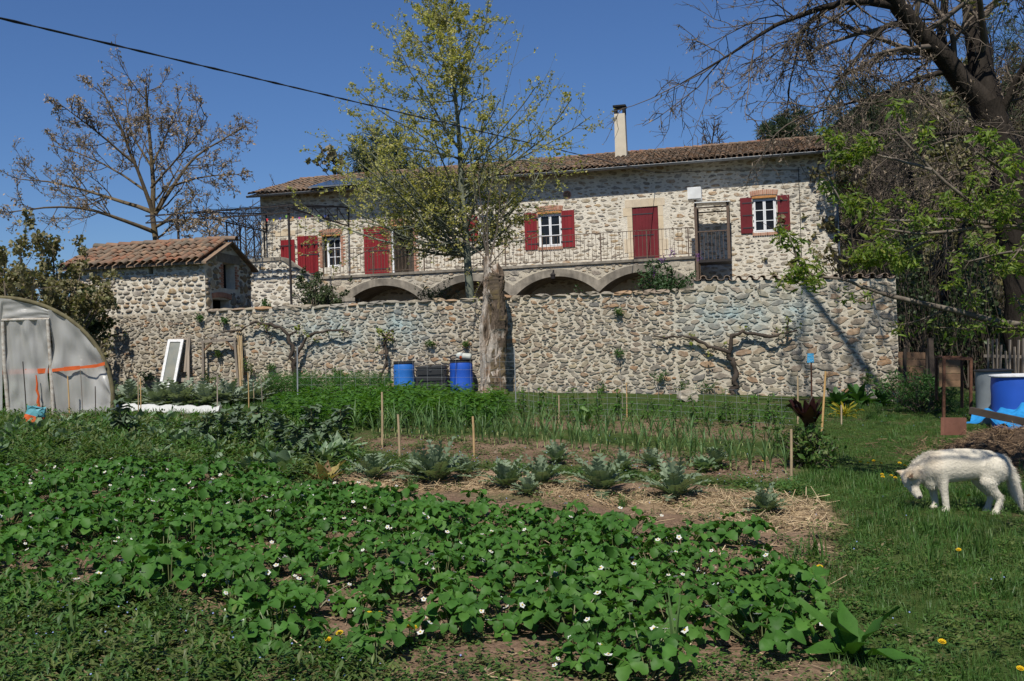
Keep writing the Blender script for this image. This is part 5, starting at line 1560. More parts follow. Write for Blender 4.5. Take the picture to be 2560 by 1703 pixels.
def pine(px, py, d, rx, rz, seed, label, zb=.5):
    rng = np.random.default_rng(seed)
    c = P(px, py, d); base = np.array([c[0], c[1], zb])
    t = thing('pine_tree', label, 'tree', base)
    q = MB(); tubes(q, [np.array([base, base * .5 + c * .5 + [0.2, 0, 0], c + [0, 0, rz * .6]])], np.array([.22, .16, .05]), 7)
    nb = 46
    u = norm(rng.normal(size=(nb, 3))) * rng.random((nb, 1)) ** .4 * [rx, rx, rz] + c
    PT = np.stack([np.repeat((c - [0, 0, rz])[None], nb, 0), (c + u) / 2 - [0, 0, .2], u], 1)
    tubes(q, PT, np.array([.05, .04, .015])[None].repeat(nb, 0), 4, cap=False); q.build('trunk', M['bark_d'], t, True, base)
    lm = MB(); per = 170
    pos = np.repeat(u, per, 0); dr = norm(rng.normal(size=(nb * per, 3)) + [0, 0, .5])
    pos = pos + dr * rng.random((nb * per, 1)) * .5 * rx / 2.2
    x = norm(np.cross(dr, rng.normal(size=dr.shape))); z = np.cross(x, dr)
    Mx = np.stack([x * .05, dr * rng.uniform(.25, .45, (len(dr), 1)), z * .05], -1)
    lm.inst(DIAM, Mx, pos, np.clip(np.repeat(rng.random(nb), per) * .7 + rng.random(len(dr)) * .3, 0, 1)); lm.build('needles', M['pine'], t, False, base)
pine(1968, 335, 60, 1.75, 1.5, 1, 'dark rounded pine crown behind the right end of the roof')
pine(2180, 300, 62, 3.0, 2.6, 2, 'large dark pine behind the ash branches right of the roof', 1.5)
pine(955, 415, 55, 1.9, 1.7, 3, 'olive pine crown rising behind the roof beside the poplar')
pine(2480, 200, 66, 4.2, 5.0, 4, 'tall dark pine behind the great ash at the right edge', 6.0)
pine(2340, 380, 70, 4.2, 3.0, 5, 'low broad pine on the slope behind the peach boughs', 8.0)

# ------------------------------------------------------------------ shrubs
def bush(name, label, px, py_base, d, w, h, mat, nleaf, lsize, seed, cat='shrub', stems=9, tpl=None, barkm='twig_g', zb=None, up=.35, spread=.5, base=None, droop=.0, extra=None):
    rng = np.random.default_rng(seed)
    b = P(px, py_base, d) if base is None else np.array(base, float)
    if zb is not None: b[2] = zb
    t = thing(name, label, cat, b)
    D = norm(rng.normal(size=(stems, 3)) * [spread, spread, .1] + [0, 0, 1])
    PT, RR = grow(rng, np.repeat(b[None], stems, 0) + rng.normal(size=(stems, 3)) * [.08 * w, .08 * w, 0], D, rng.uniform(.6, 1.0, stems) * h, np.full(stems, .012 + .008 * h), 6, .1, .2)
    q = MB(); tubes(q, PT, RR, 5, rng.random(stems), cap=False)
    P0, D, L, R = sprout(rng, PT, RR, 9, .15, 1, (rad(50), .2), .42 * w / h, .3, .5); PT, RR = grow(rng, P0, D, L, np.maximum(R, .004), 5, .15, up)
    tubes(q, PT, RR, 4, rng.random(len(PT)), cap=False)
    P0, D, L, R = sprout(rng, PT, RR, 4, .2, 1, (rad(45), .2), .5, .3, .6); PT, RR = grow(rng, P0, D, L, np.maximum(R, .003), 4, .15, up)
    tubes(q, PT, RR, 3, rng.random(len(PT)), cap=False)
    q.build('branches', M[barkm], t, True, b)
    lm = MB(); per = max(1, nleaf // len(PT)); pos, _ = at_points(rng, PT, per, .1)
    leaves(lm, rng, pos + rng.normal(size=pos.shape) * lsize * .6, tpl or DIAM, lsize, .25, droop)
    lm.build('leaves', M[mat], t, False, b)
    if extra: extra(t, b, PT, rng)
    return t
ovl = leaf_tpl(1, .5, 2, 'oval', .5, .2)
bush('budding_tree', 'bushy budding tree with brownish young leaves left of the stone shed', 95, 850, 23.5, 3.1, 4.0, 'shrub_br', 20000, .085, 31, 'tree', 18, zb=.7, spread=.45)
bush('budding_tree', 'second brownish budding bush cut by the left edge above the polytunnel', 5, 850, 24.5, 3.2, 4.4, 'shrub_br', 17000, .085, 39, 'tree', 18, zb=.7, spread=.45)
bush('budding_tree', 'taller thin green tree behind the brownish bush at the far left', 200, 850, 31, 3.0, 4.6, 'shrub', 5200, .075, 32, 'tree', 12, zb=.8, spread=.35)
bush('creeper_shrub', 'dark green creeper spilling over the left end of the garden wall', 205, 880, 25.6, 1.3, 1.9, 'shrub', 3600, .085, 33, 'shrub', 9)
bush('olive_shrub', 'airy green shrub standing in front of the stair wall', 800, 760, 29.5, 2.3, 2.2, 'shrub', 5200, .055, 34, 'shrub', 11, zb=2.0)
bush('broom_shrub', 'low brownish green shrub left of the poplar trunk', 1105, 770, 31, 1.9, 1.5, 'shrub', 2600, .045, 35, 'shrub', 14, zb=2.35)
def lilacs(t, b, PT, rng):
    q = MB()
    for p in (P(1655, 650, 29.5), P(1745, 640, 29.6), P(1680, 632, 29.5), P(1630, 680, 29.4)):
        pos = p + rng.normal(size=(60, 3)) * [.05, .05, .08]; leaves(q, rng, pos, DIAM, .035)
    q.build('flower_spike', M['lilac'], t, False, b)
bush('lilac_shrub', 'leafy lilac with a few purple flowers in front of the last terrace arch', 1668, 760, 29.5, 2.1, 2.1, 'lilac_leaf', 4600, .085, 36, 'shrub', 10, zb=2.1, tpl=ovl, extra=lilacs)
bush('small_shrub', 'small green shrub in the middle arch above the garden wall', 1420, 760, 30, .8, .75, 'lilac_leaf', 420, .07, 37, 'shrub', 5, zb=2.75, tpl=ovl)
bush('conical_shrub', 'tiny bright conifer peeping over the wall beside the shed', 660, 790, 28.2, .3, .75, 'hedge', 500, .05, 38, 'shrub', 4, zb=2.6, spread=.12)
# ------------------------------------------------------------------ greenhouse
GD = 20.0
gc = P(-10, 1000, GD); ga_, gb_ = 292 / FPX * GD, 256 / FPX * GD
gbase = np.array([gc[0], GD, float(gz(gc[0], GD))])
gh = thing('polytunnel', 'greyish plastic film polytunnel with a door in its rounded end at the left edge', 'greenhouse', gbase)
AX = norm(np.array([-.45, .9, .03]))
th = np.linspace(-.28, math.pi + .28, 44)
ring = np.stack([gc[0] + ga_ * np.cos(th), np.full(44, GD), gc[2] + gb_ * np.sin(th)], -1)
q = MB(); tubes(q, [ring], np.full(44, .045), 7); q.build('hoop', M['hoop'], gh, True, gbase)
for k in (1, 2, 3):
    q = MB(); tubes(q, [ring + AX * k * 2.2], np.full(44, .03), 5); q.build('hoop', M['hoop'], gh, True, gbase)
q = MB(); nl = 16
V = np.concatenate([ring * 1.0 + [0, 0, .03] + AX * (.02 + 6.6 * k / (nl - 1)) for k in range(nl)])
i = np.arange(nl - 1)[:, None] * 44 + np.arange(43)[None]
q.add(V, Q=np.stack([i, i + 1, i + 45, i + 44], -1).reshape(-1, 4)); q.build('cover', M['film'], gh, True, gbase)
# end film, gently rumpled
def film_sheet(fn, nu, nv, name, seed, amp=.03):
    rng = np.random.default_rng(seed); u, v = np.meshgrid(np.linspace(0, 1, nu), np.linspace(0, 1, nv))
    Pn = fn(u, v)
    nz = blur(rng.normal(size=u.shape), 9) * 3; nz2 = np.sin(u * 17 + 3.0 * np.sin(v * 3.1 + seed) + seed) * .35 + np.sin(u * 41 + v * 5) * .12
    Pn[..., 1] += (nz * .9 + nz2 * 1.4) * amp
    q = MB(); i = np.arange(nv - 1)[:, None] * nu + np.arange(nu - 1)[None]
    q.add(Pn.reshape(-1, 3), Q=np.stack([i, i + 1, i + nu + 1, i + nu], -1).reshape(-1, 4))
    return q.build(name, M['film'], gh, True, gbase)
xr = P(128, 900, GD)[0]; zl0 = gbase[2] - .08
def right_fn(u, v):
    x = xr + (gc[0] + ga_ * .998 - xr) * u
    top = gc[2] + gb_ * np.sqrt(np.maximum(1 - ((x - gc[0]) / ga_) ** 2, 0)) - .02
    return np.stack([x, np.full(u.shape, GD), zl0 + (np.maximum(top, zl0 + .02) - zl0) * v], -1)
film_sheet(right_fn, 26, 26, 'end_film', 1, .06)
xl = P(10, 900, GD)[0]; zd = P(66, 799, GD)[2]
def top_fn(u, v):
    x = gc[0] - ga_ * .998 + (xr - gc[0] + ga_ * .998) * u
    top = gc[2] + gb_ * np.sqrt(np.maximum(1 - ((x - gc[0]) / ga_) ** 2, 0)) - .02
    bot = np.where(x > xl - .05, zd, zl0)
    bot = np.minimum(bot, top - .01)
    return np.stack([x, np.full(u.shape, GD), bot + (top - bot) * v], -1)
film_sheet(top_fn, 60, 22, 'end_film', 2, .03)
def door_fn(u, v):
    return np.stack([xl + .04 + (xr - xl - .08) * u, np.full(u.shape, GD - .035), zl0 + .08 + (zd - zl0 - .1) * v], -1)
dr = film_sheet(door_fn, 26, 30, 'door', 3, .05)
for pts, r in ((((7, 805), (10, 900), (22, 1036)), .042), (((119, 800), (126, 900), (134, 1036)), .04)):
    q = MB(); tubes(q, [resample(poly(pts, GD - .05), 8)], np.linspace(r * .85, r, 8), 7); q.build('door_pole', M['pole_white'], gh, True, gbase)
q = MB(); tubes(q, [poly([(5, 801), (60, 799), (124, 798)], GD - .05)], np.full(3, .03), 7); q.build('door_pole', M['pole_white'], gh, True, gbase)
q = MB(); a = poly([(130, 926), (160, 923), (200, 919), (240, 915), (262, 909)], GD - .12); rng = np.random.default_rng(4)
for k in range(4):
    h = .034 + .006 * rng.normal(); h2 = .034 + .006 * rng.normal()
    q.add([a[k] - [0, 0, h], a[k + 1] - [0, 0, h2], a[k + 1] + [0, 0, h2], a[k] + [0, 0, h]], Q=[[0, 1, 2, 3]])
a = poly([(6, 931), (60, 929), (122, 927)], GD - .0)
for k in range(2): q.add([a[k] - [0, 0, .05], a[k + 1] - [0, 0, .05], a[k + 1] + [0, 0, .05], a[k] + [0, 0, .05]], Q=[[0, 1, 2, 3]])
q.build('orange_strip', M['orange'], gh, False, gbase)
q = MB(); a = poly([(90, 938), (93, 960), (92, 975), (97, 990), (95, 1005), (99, 1026)], GD - .12)
tubes(q, [a], np.array([.012, .02, .028, .022, .034, .03]), 6); q.build('orange_rag', M['orange'], gh, False, gbase)

q = MB(); rng = np.random.default_rng(27); n = 2200
x = rng.uniform(gc[0] - 2.0, gc[0] + 2.1, n); y = rng.uniform(.4, 5.5, n); pos = np.stack([x - y * .45, GD + y * .9, 0 * x], -1); pos[:, 2] = gz(pos[:, 0], pos[:, 1]) + rng.random(n) ** 1.3 * (.5 + .5 * np.sin(x * 3 + y * 2) ** 2)
leaves(q, rng, pos, DIAM, .14, .3); o = q.build('tunnel_crop', M['hedge'], kind='stuff'); o['label'] = 'green crop dimly seen inside the polytunnel'

# ------------------------------------------------------------------ things along the garden wall
def wpt(px, py, off): s, z = WP.hit(px, py, off); return WP.w(s, off, z)
def gpt(px, py): return hit(px, py)
# leaning white casement
TL, TR = wpt(421, 849, .12), wpt(460, 849, .10); BL, BR = wpt(398, 968, .62), wpt(441, 968, .58)
def leaning(name, label, cat, TL, TR, BL, fw, mat, panem, dep=.05):
    x = norm(TR - TL); zv = TL - BL; H = np.linalg.norm(zv); zv = zv / H; W = np.linalg.norm(TR - TL); nrm = norm(np.cross(x, zv))
    t = thing(name, label, cat, BL)
    R = np.stack([x, -nrm, zv], -1) if nrm[1] < 0 else np.stack([x, nrm, zv], -1)
    q = MB()
    for b in ((0, fw, 0, H), (W - fw, W, 0, H), (fw, W - fw, 0, fw * 1.8), (fw, W - fw, H - fw, H)):
        V = BOXV * [b[1] - b[0], dep, b[3] - b[2]] + [(b[0] + b[1]) / 2, 0, (b[2] + b[3]) / 2]
        q.add(V @ R.T, Q=BOXQ)
    q.build('frame', mat, t)
    if panem:
        q = MB(); q.add(np.array([(fw, .0, fw * 1.8), (W - fw, .0, fw * 1.8), (W - fw, .0, H - fw), (fw, .0, H - fw)]) @ R.T, Q=[[0, 1, 2, 3]]); q.build('pane', panem, t)
    return t, R, W, H
M['dirtyglass'] = cmat('dusty pane', [(.16, .18, .17)], rough=.3, nscale=2, namt=.4, dirt=((.30, .27, .20), .6, 1.6), spec=.5, bump=.1)
leaning('old_window', 'old white window casement leaning on the garden wall', 'window', TL, TR, BL, .075, M['white_old'], M['dirtyglass'])
t, R, W, H = leaning('timber_frame', 'weathered brown timber frame leaning behind the white casement', 'frame', wpt(436, 845, .05), wpt(474, 845, .03), wpt(436, 955, .28), .06, M['wood_grey'], None)
# two loose boards in it
for a, b in (((470, 846), (462, 930)), ((474, 845), (468, 930))):
    q = MB(); bar(q, wpt(*a, .05), wpt(*b, .2), .07, .03); q.build('board', M['wood_grey'], t, origin=BL * 0 + np.array(t.location))
# wooden crate of planks
cb = gpt(464, 964)
t = thing('wooden_crate', 'low brown wooden crate in front of the leaning window', 'crate', cb, -WP.yaw)
for k in range(6):
    q = MB(); box(q, -.26, .24, -.2 - .0 * k, -.175, .03 + k * .1, .115 + k * .1, k * .21); q.build('slat', M['wood_brown'], t)
    q = MB(); box(q, -.26, -.235, -.172, .2, .03 + k * .1, .115 + k * .1, k * .31); q.build('slat', M['wood_brown'], t)
    q = MB(); box(q, .215, .24, -.172, .2, .03 + k * .1, .115 + k * .1, k * .41); q.build('slat', M['wood_brown'], t)
q = MB(); bar(q, (-.28, -.1, .63), (.26, .02, .67), .12, .03); bar(q, (-.2, .08, .64), (.3, .16, .70), .10, .03); q.build('loose_board', M['wood_brown'], t)
# gate-like timber frame
t = thing('post_frame', 'tall brown timber frame of two posts and a lintel set against the wall', 'frame', wpt(508, 960, .25))
o_ = np.array(t.location)
for nm, a, b, w in (('post', (508, 853), (509, 962), .07), ('post', (587, 848), (597, 966), .075), ('lintel', (504, 855), (592, 848), .08)):
    q = MB(); bar(q, wpt(*a, .25), wpt(*b, .25), w, .06); q.build(nm, M['wood_grey'], t, origin=o_)
for a, b in (((511, 876), (530, 857)), ((566, 853), (584, 874))):
    q = MB(); bar(q, wpt(*a, .25), wpt(*b, .25), .06, .04); q.build('brace', M['wood_brown'], t, origin=o_)
t = thing('bamboo_bundle', 'bundle of tall bamboo canes propped beside the timber frame', 'canes', wpt(600, 970, .4))
o_ = np.array(t.location); rng = np.random.default_rng(6)
for k in range(9):
    q = MB(); a = wpt(591 + k * 1.6 + rng.normal(), 826 + rng.uniform(-4, 14), .12); b = wpt(600 + k * 1.0, 966, .42 + rng.uniform(-.05, .05))
    tubes(q, [resample([a, (a + b) / 2 + rng.normal(size=3) * .01, b], 5)], np.full(5, .013), 6, rng.random()); q.build('cane', M['bamboo'], t, True, o_)
# planks lying and little blue bag
t = thing('plank_pile', 'few pale planks lying at the foot of the wall left of the casement', 'planks', gpt(340, 962)); o_ = np.array(t.location)
for k in range(5):
    q = MB(); a = gpt(310 + k * 5, 957 + k * 2) + [0, 0, .06 + .035 * k]; bar(q, a, a + np.array([.75 + .1 * (k % 3), .05 * k - .1, .02 * (k % 2)]), .10, .025, k * .2); q.build('plank', M['bamboo'], t, origin=o_)
def sack(name, label, cat, mats, c, w, d, h, rz, tilt, stripe=None, seed=0):
    rng = np.random.default_rng(seed); q = MB(); prof = [(.78, 0), (.9, .06), (1.0, .3), (.97, .6), (.9, .85), (.86, 1.0)]
    n = 12; a = np.arange(n) * 2 * math.pi / n
    V = []
    for r, z in prof:
        e = (np.abs(np.cos(a)) ** 3 + np.abs(np.sin(a)) ** 3) ** (-1 / 3)
        V.append(np.stack([r * e * np.cos(a) * w / 2, r * e * np.sin(a) * d / 2, np.full(n, z * h)], -1) + rng.normal(size=(n, 3)) * .012)
    V = np.concatenate(V) @ np.array(Matrix.Rotation(tilt, 3, 'Y')).T
    for k in range(len(prof) - 1):
        qq = [[k * n + j, k * n + (j + 1) % n, (k + 1) * n + (j + 1) % n, (k + 1) * n + j] for j in range(n)]
        q.add(V, Q=qq, m=1 if stripe == k else 0)
    top = V[-n:]; q.add(np.vstack([top, top.mean(0) - [0, 0, .04]]), T=[[j, (j + 1) % n, n] for j in range(n)])
    o = tag(q.build(name, mats), label, cat); o.location = tuple(c); o.rotation_euler = (0, 0, rz); return o
sack('blue_bag', 'small crumpled blue bag lying by the planks', 'bag', [M['tarp']], gpt(383, 968), .28, .2, .14, .3, .1, None, 3)
sack('teal_bag', 'tilted turquoise bag with an orange band in front of the polytunnel', 'bag', [M['teal'], M['orange']], gpt(78, 1072), .32, .22, .38, .25, .28, 2, 5)

# blue barrels, compost bin and bottle
def barrel(name, label, mat, px, py_top, py_bot, off, R, H, rimm='black'):
    s, _ = WP.hit(px, 950, off); w = WP.w(s, off, 0); zb = WP.hit(px, py_bot, off)[1]; zb = max(zb, float(gz(w[0], w[1])) - .02)
    t = thing(name, label, 'barrel', (w[0], w[1], zb)); H = WP.hit(px, py_top, off)[1] - zb
    q = MB(); lathe(q, [(0, 0), (R * .9, 0), (R * .96, .03), (R, .12), (R * 1.015, H * .33), (R * .995, H * .36), (R * 1.02, H * .5), (R * .995, H * .64), (R * 1.015, H * .67), (R * .99, H * .85), (R * .95, H - .075), (R * .93, H - .06)], 32)
    q.build('body', mat, t, True)
    q = MB(); lathe(q, [(R * .93, H - .07), (R * .99, H - .068), (R * .99, H - .02), (R * 1.06, H - .018), (R * 1.06, H), (R * .9, H), (R * .88, H - .03), (0, H - .03)], 32); q.build('rim', M[rimm], t, False)
    return t, zb + H
barrel('blue_barrel', 'lighter blue plastic barrel left of the black compost bin', M['blue_lt'], 1011, 903, 1002, .55, .27, .9)
t2, zt_ = barrel('blue_barrel', 'deep blue plastic barrel between the compost bin and the dead trunk', M['blue'], 1154, 899, 1002, .5, .295, .95)
w = WP.w(WP.hit(1082, 950, .6)[0], .6, 0); zb = WP.hit(1082, 1000, .6)[1]; H = WP.hit(1082, 913, .9)[1] - zb
t = thing('compost_bin', 'black plastic compost bin with ribbed sides between two blue barrels', 'compost bin', (w[0], w[1], zb), rad(-4))
W2_ = .385
q = MB()
q.add([(-W2_, -W2_, 0), (W2_, -W2_, 0), (W2_, W2_, 0), (-W2_, W2_, 0), (-W2_ * .9, -W2_ * .9, H * .9), (W2_ * .9, -W2_ * .9, H * .9), (W2_ * .9, W2_ * .9, H * .9), (-W2_ * .9, W2_ * .9, H * .9)], Q=[[0, 1, 5, 4], [1, 2, 6, 5], [2, 3, 7, 6], [3, 0, 4, 7], [4, 5, 6, 7]])
q.build('body', M['black'], t)
for k in range(5):
    z0, z1 = H * (.05 + .17 * k), H * (.05 + .17 * k + .13); f = 1 - .1 * (z0 / (H * .9)); w_ = W2_ * f + .012
    for sd in range(4):
        q = MB(); V = BOXV * [2 * w_ - .09, .03, z1 - z0] + [0, -w_ + .004, (z0 + z1) / 2]; q.add(V @ rotz(sd * math.pi / 2).T, Q=BOXQ); q.build('rib_panel', M['black'], t)
q = MB(); box(q, -W2_ * .97, W2_ * .97, -W2_ * .97, W2_ * .97, H * .9 + .002, H * .955); q.build('lid_rim', M['black'], t)
for sx in (-1, 1):
    q = MB(); a, b = (-W2_ * .9, -.02) if sx < 0 else (.02, W2_ * .9)
    q.add([(a, -W2_ * .9, H * .957), (b, -W2_ * .9, H * .957), (b, W2_ * .9, H * .957), (a, W2_ * .9, H * .957), (a + .04, -W2_ * .8, H * (1.0 if sx > 0 else .98)), (b - .04, -W2_ * .8, H * (.98 if sx > 0 else 1.0)), (b - .04, W2_ * .8, H * (.99 if sx > 0 else 1.02)), (a + .04, W2_ * .8, H * (1.02 if sx > 0 else .99))],
                    Q=[[0, 1, 5, 4], [1, 2, 6, 5], [2, 3, 7, 6], [3, 0, 4, 7], [4, 5, 6, 7]]); q.build('lid', M['black'], t)
q = MB(); box(q, -.03, .03, -W2_ * .9 - .05, -W2_ * .9 - .01, H * .83, H * .88); q.build('latch', M['strap'], t)
s, _ = WP.hit(1154, 900, .5); w = WP.w(s, .5, zt_ + .085)
t = thing('plastic_jug', 'pale jug with an orange band lying on top of the deep blue barrel', 'jug', w, -WP.yaw)
q = MB(); lathe(q, [(0, -.2), (.06, -.2), (.085, -.17), (.085, .12), (.06, .18), (.03, .2), (.03, .24), (0, .24)], 16); me = q.mesh('bottle', cmat('cloudy plastic', [(.50, .52, .47)], rough=.4, nscale=6, bump=.05), True); o = link('bottle', me, t); o.rotation_euler = (0, rad(-82), 0); o.location = (.06, 0, .0)
q = MB(); lathe(q, [(.087, -.03), (.088, -.028), (.088, .03), (.087, .032)], 16); o = link('band', q.mesh('band', M['orange']), t); o.rotation_euler = (0, rad(-82), 0); o.location = (.0, 0, -.008)
q = MB(); tubes(q, [resample([(-.1, -.03, .03), (-.22, -.05, .03), (-.29, -.06, -.0), (-.3, -.06, -.06), (-.24, -.06, -.08)], 8)], np.full(8, .018), 7); q.build('hose', M['black'], t, True)

# ------------------------------------------------------------------ dead trunk with sprouting shoots
sd_ = 25.1
outl = [(992, 1190, 1272), (975, 1196, 1268), (940, 1199, 1265), (900, 1200, 1264), (860, 1200, 1267), (820, 1199, 1270), (785, 1199, 1270), (755, 1200, 1265), (730, 1200, 1262), (708, 1203, 1264), (692, 1206, 1262), (680, 1207, 1256), (668, 1207, 1246)]
rng = np.random.default_rng(14)
ns = 72; V = []; nr = len(outl); nk = 84
ys = np.interp(np.linspace(0, nr - 1, nk), range(nr), [o[0] for o in outl]); xl_ = np.interp(np.linspace(0, nr - 1, nk), range(nr), [o[1] for o in outl]); xr_ = np.interp(np.linspace(0, nr - 1, nk), range(nr), [o[2] for o in outl])
aa = np.arange(ns) * 2 * math.pi / ns
def wrapn(seed, ka, kz):
    g_ = np.random.default_rng(seed).normal(size=(nk + 2 * kz, ns))
    f_ = np.abs(np.fft.fftfreq(ns)) * ns; G = np.fft.ifft(np.fft.fft(g_, axis=1) * np.exp(-(f_ / ka) ** 2), axis=1).real
    c_ = np.cumsum(np.vstack([np.zeros((1, ns)), G]), 0); G = (c_[2 * kz:] - c_[:-2 * kz])[:nk] if kz else G
    return G / G.std()
n1, n2, n3 = wrapn(1, 5, 12), wrapn(2, 14, 5), wrapn(3, 3, 6)
bk = (np.cos(aa - rad(-30))[None] + .28 * n3 + .12 * n2) > np.where(np.arange(nk) < 34, .62, .12)[:, None]
for k in range(nk):
    c = P((xl_[k] + xr_[k]) / 2, ys[k], sd_); r = (xr_[k] - xl_[k]) / 2 / FPX * sd_ * .95
    kk = k / nk
    m = r * (.98 + .07 * n1[k] - .15 * np.maximum(n2[k] - .55, 0) + .10 * bk[k])
    f = np.exp(-((aa - rad(232) + .25 * math.sin(kk * 9)) / .26) ** 2) * (.75 * sstep(.12, .28, kk) * (1 - sstep(.62, .78, kk))) * np.clip(.65 + .6 * math.sin(kk * 17), 0, 1)
    m = m * (1 - np.clip(f, 0, .72))
    V.append(np.stack([c[0] + m * np.cos(aa), c[1] + m * np.sin(aa) * .9, c[2] + (.16 * n1[40] + .10 * n2[60]) * sstep(.80, 1.0, kk)], -1))
stb = V[0].mean(0)
VV = np.concatenate(V)
i = np.arange(nk - 1)[:, None] * ns; j = np.arange(ns)[None]
Q_ = np.stack([i + j, i + (j + 1) % ns, i + ns + (j + 1) % ns, i + ns + j], -1).reshape(-1, 4); isb = bk[:-1].ravel()
N = NT('dead grey wood')
f1 = N.noise(7, 7, stretch=(1, 1, .14), rough=.65); f2 = N.noise(24, 5, stretch=(1, 1, .2))
c = N.ramp(f1, [(.33, (.035, .025, .018)), (.42, (.22, .165, .12)), (.52, (.40, .34, .28)), (.68, (.54, .50, .44))])
c = N.mix(N.ramp(N.noise(2.6, 5), [(.55, 0.0), (.68, .7)]), c, (.24, .13, .065))
c = N.mix(1.0, c, N.ramp(f2, [(.3, .6), (.7, 1.25)]), 'MULTIPLY')
M['deadwood'] = N.out(c, .95, N.bump(N.math('ADD', f1, N.math('MULTIPLY', f2, .5)), 1.0, .08), 0, .05)
st = thing('dead_tree_trunk', 'broken grey dead tree trunk with flaking bark standing before the garden wall', 'tree trunk', stb)
q = MB(); q.add(VV, Q=Q_[~isb]); q.add(np.vstack([V[-1], V[-1].mean(0)]), T=[[j, (j + 1) % ns, ns] for j in range(ns)])
q.build('trunk', M['deadwood'], st, True, stb)
rng = np.random.default_rng(71)
for n_ in range(26):        # splintered slabs of wood and bark standing proud of the trunk
    k0 = int(rng.integers(2, nk - 26)); k1 = min(nk - 4, k0 + int(rng.integers(10, 30))); j0 = int((rng.uniform(rad(165), rad(345)) / (2 * math.pi)) * ns); w0 = int(rng.integers(2, 5)); rows = list(range(k0, k1, 2)); P_ = []
    for a_, k in enumerate(rows):
        f = a_ / (len(rows) - 1); e = math.sin(math.pi * (.12 + .8 * f)) ** .5; cen = V[k].mean(0)
        for jj in (-w0 * e, w0 * e):
            p = V[k][int(round(j0 + jj + 1.5 * math.sin(f * 3 + n_))) % ns]; P_.append(cen + (p - cen) * [1.035 + .02 * rng.random(), 1.035 + .02 * rng.random(), 1])
    P_ = np.array(P_); inn = np.array([V[rows[i // 2]].mean(0) for i in range(len(P_))]); P2 = inn + (P_ - inn) * [.9, .9, 1]; m_ = len(P_)
    q = MB(); Qs = []
    for i in range(0, m_ - 2, 2): Qs += [[i, i + 1, i + 3, i + 2], [i, i + 2, m_ + i + 2, m_ + i], [i + 1, m_ + i + 1, m_ + i + 3, i + 3]]
    Qs += [[0, m_, m_ + 1, 1], [m_ - 2, m_ - 1, 2 * m_ - 1, 2 * m_ - 2]]
    q.add(np.vstack([P_, P2]), Q=Qs); dk = bk[(k0 + k1) // 2, j0 % ns]
    q.build('splinter', M['bark_b'] if dk else M['deadwood'], st, False, stb)
q = MB(); tubes(q, [resample(poly([(1236, 690), (1226, 675), (1216, 664), (1208, 655), (1212, 647), (1222, 650)], sd_), 9)], np.linspace(.11, .045, 9), 8); q.build('snag', M['bark_d'], st, True, stb)
q = MB(); q.add(VV, Q=Q_[isb]); q.build('bark', cmat('flaking brown bark', [(.10, .075, .055)], nscale=9, namt=.5, bump=1.0, bscale=22, bdist=.05, stretch=(1, 1, .4), spec=.05), st, True, stb)
q = MB(); q2 = MB()
for pts in ([(1222, 660), (1215, 620), (1205, 560), (1190, 500), (1180, 440)], [(1222, 660), (1220, 600), (1215, 540), (1225, 470), (1238, 420)], [(1224, 660), (1232, 610), (1245, 570), (1262, 520), (1280, 470)], [(1222, 660), (1208, 640), (1180, 615), (1140, 590)], [(1224, 664), (1245, 640), (1275, 610), (1290, 590)], [(1220, 665), (1200, 655), (1180, 670), (1165, 690)], [(1220, 660), (1210, 600), (1190, 560), (1160, 530)], [(1224, 655), (1240, 590), (1248, 540), (1252, 470)], [(1215, 690), (1195, 720), (1185, 745)], [(1222, 660), (1217, 590), (1200, 500), (1195, 430)]):
    tubes(q, [resample(poly(pts, sd_), 8)], np.linspace(.022, .006, 8), 5)
    PT = resample(poly(pts, sd_), 8)[None]; P0, D, L, R = sprout(rng, PT, np.full((1, 8), .01), 9, .3, 1, (rad(35), .2), .3, .3, .5); PT2, RR2 = grow(rng, P0, D, L, R, 5, .12, .3); tubes(q, PT2, RR2, 3, cap=False)
    pos, _ = at_points(rng, PT2, 2, .4); leaves(q2, rng, pos, DIAM, .05)
q.build('shoots', M['twig_g'], st, True, stb); q2.build('leaves', M['pop_leaf'], st, False, stb)

# ------------------------------------------------------------------ vines trained on the garden wall
def vine(label, lines, seed, lf=26):
    rng = np.random.default_rng(seed)
    s, _ = WP.hit(lines[0][0][0][0], lines[0][0][0][1], .2); b = WP.w(s, .2, 0.0); b[2] = float(gz(b[0], b[1])) - .05
    t = thing('grape_vine', label, 'vine', b)
    q = MB(); lm = MB(); tm = MB()
    for k, (pts, r0, r1) in enumerate(lines):
        r0, r1 = r0 * 1.35, r1 * 1.5
        p = np.array([wpt(x, y, .2 + .04 * math.sin(i * 1.3)) for i, (x, y) in enumerate(pts)])
        if k == 0: p = np.vstack([b, p])
        p = resample(p, 16); p[1:-1] += rng.normal(size=(14, 3)) * r0 * .45
        tubes(tm if k == 0 else q, [p], np.linspace(r0, r1, 16) * (1 + .2 * rng.normal(size=16)), 7)
        if k:
            P0, D, L, R = sprout(rng, p[None], np.full((1, 16), .012), 9, .05, 1, (rad(75), .3), .12, .4, .6); D[:, 2] += .4; PT, RR = grow(rng, P0, norm(D), np.minimum(L, .22), R, 4, .2, .2); tubes(q, PT, RR, 4, cap=False)
            pos = PT[:, -1]; pos = np.repeat(pos[rng.random(len(pos)) < .45], 6, 0)
            leaves(lm, rng, pos + rng.normal(size=pos.shape) * .04, leaf_tpl(1, .9, 2, 'oval', .4, .2), .055)
    tm.build('trunk', M['vine'], t, True, b); q.build('arms', M['vine'], t, True, b); lm.build('leaves', M['vine_leaf'], t, False, b)
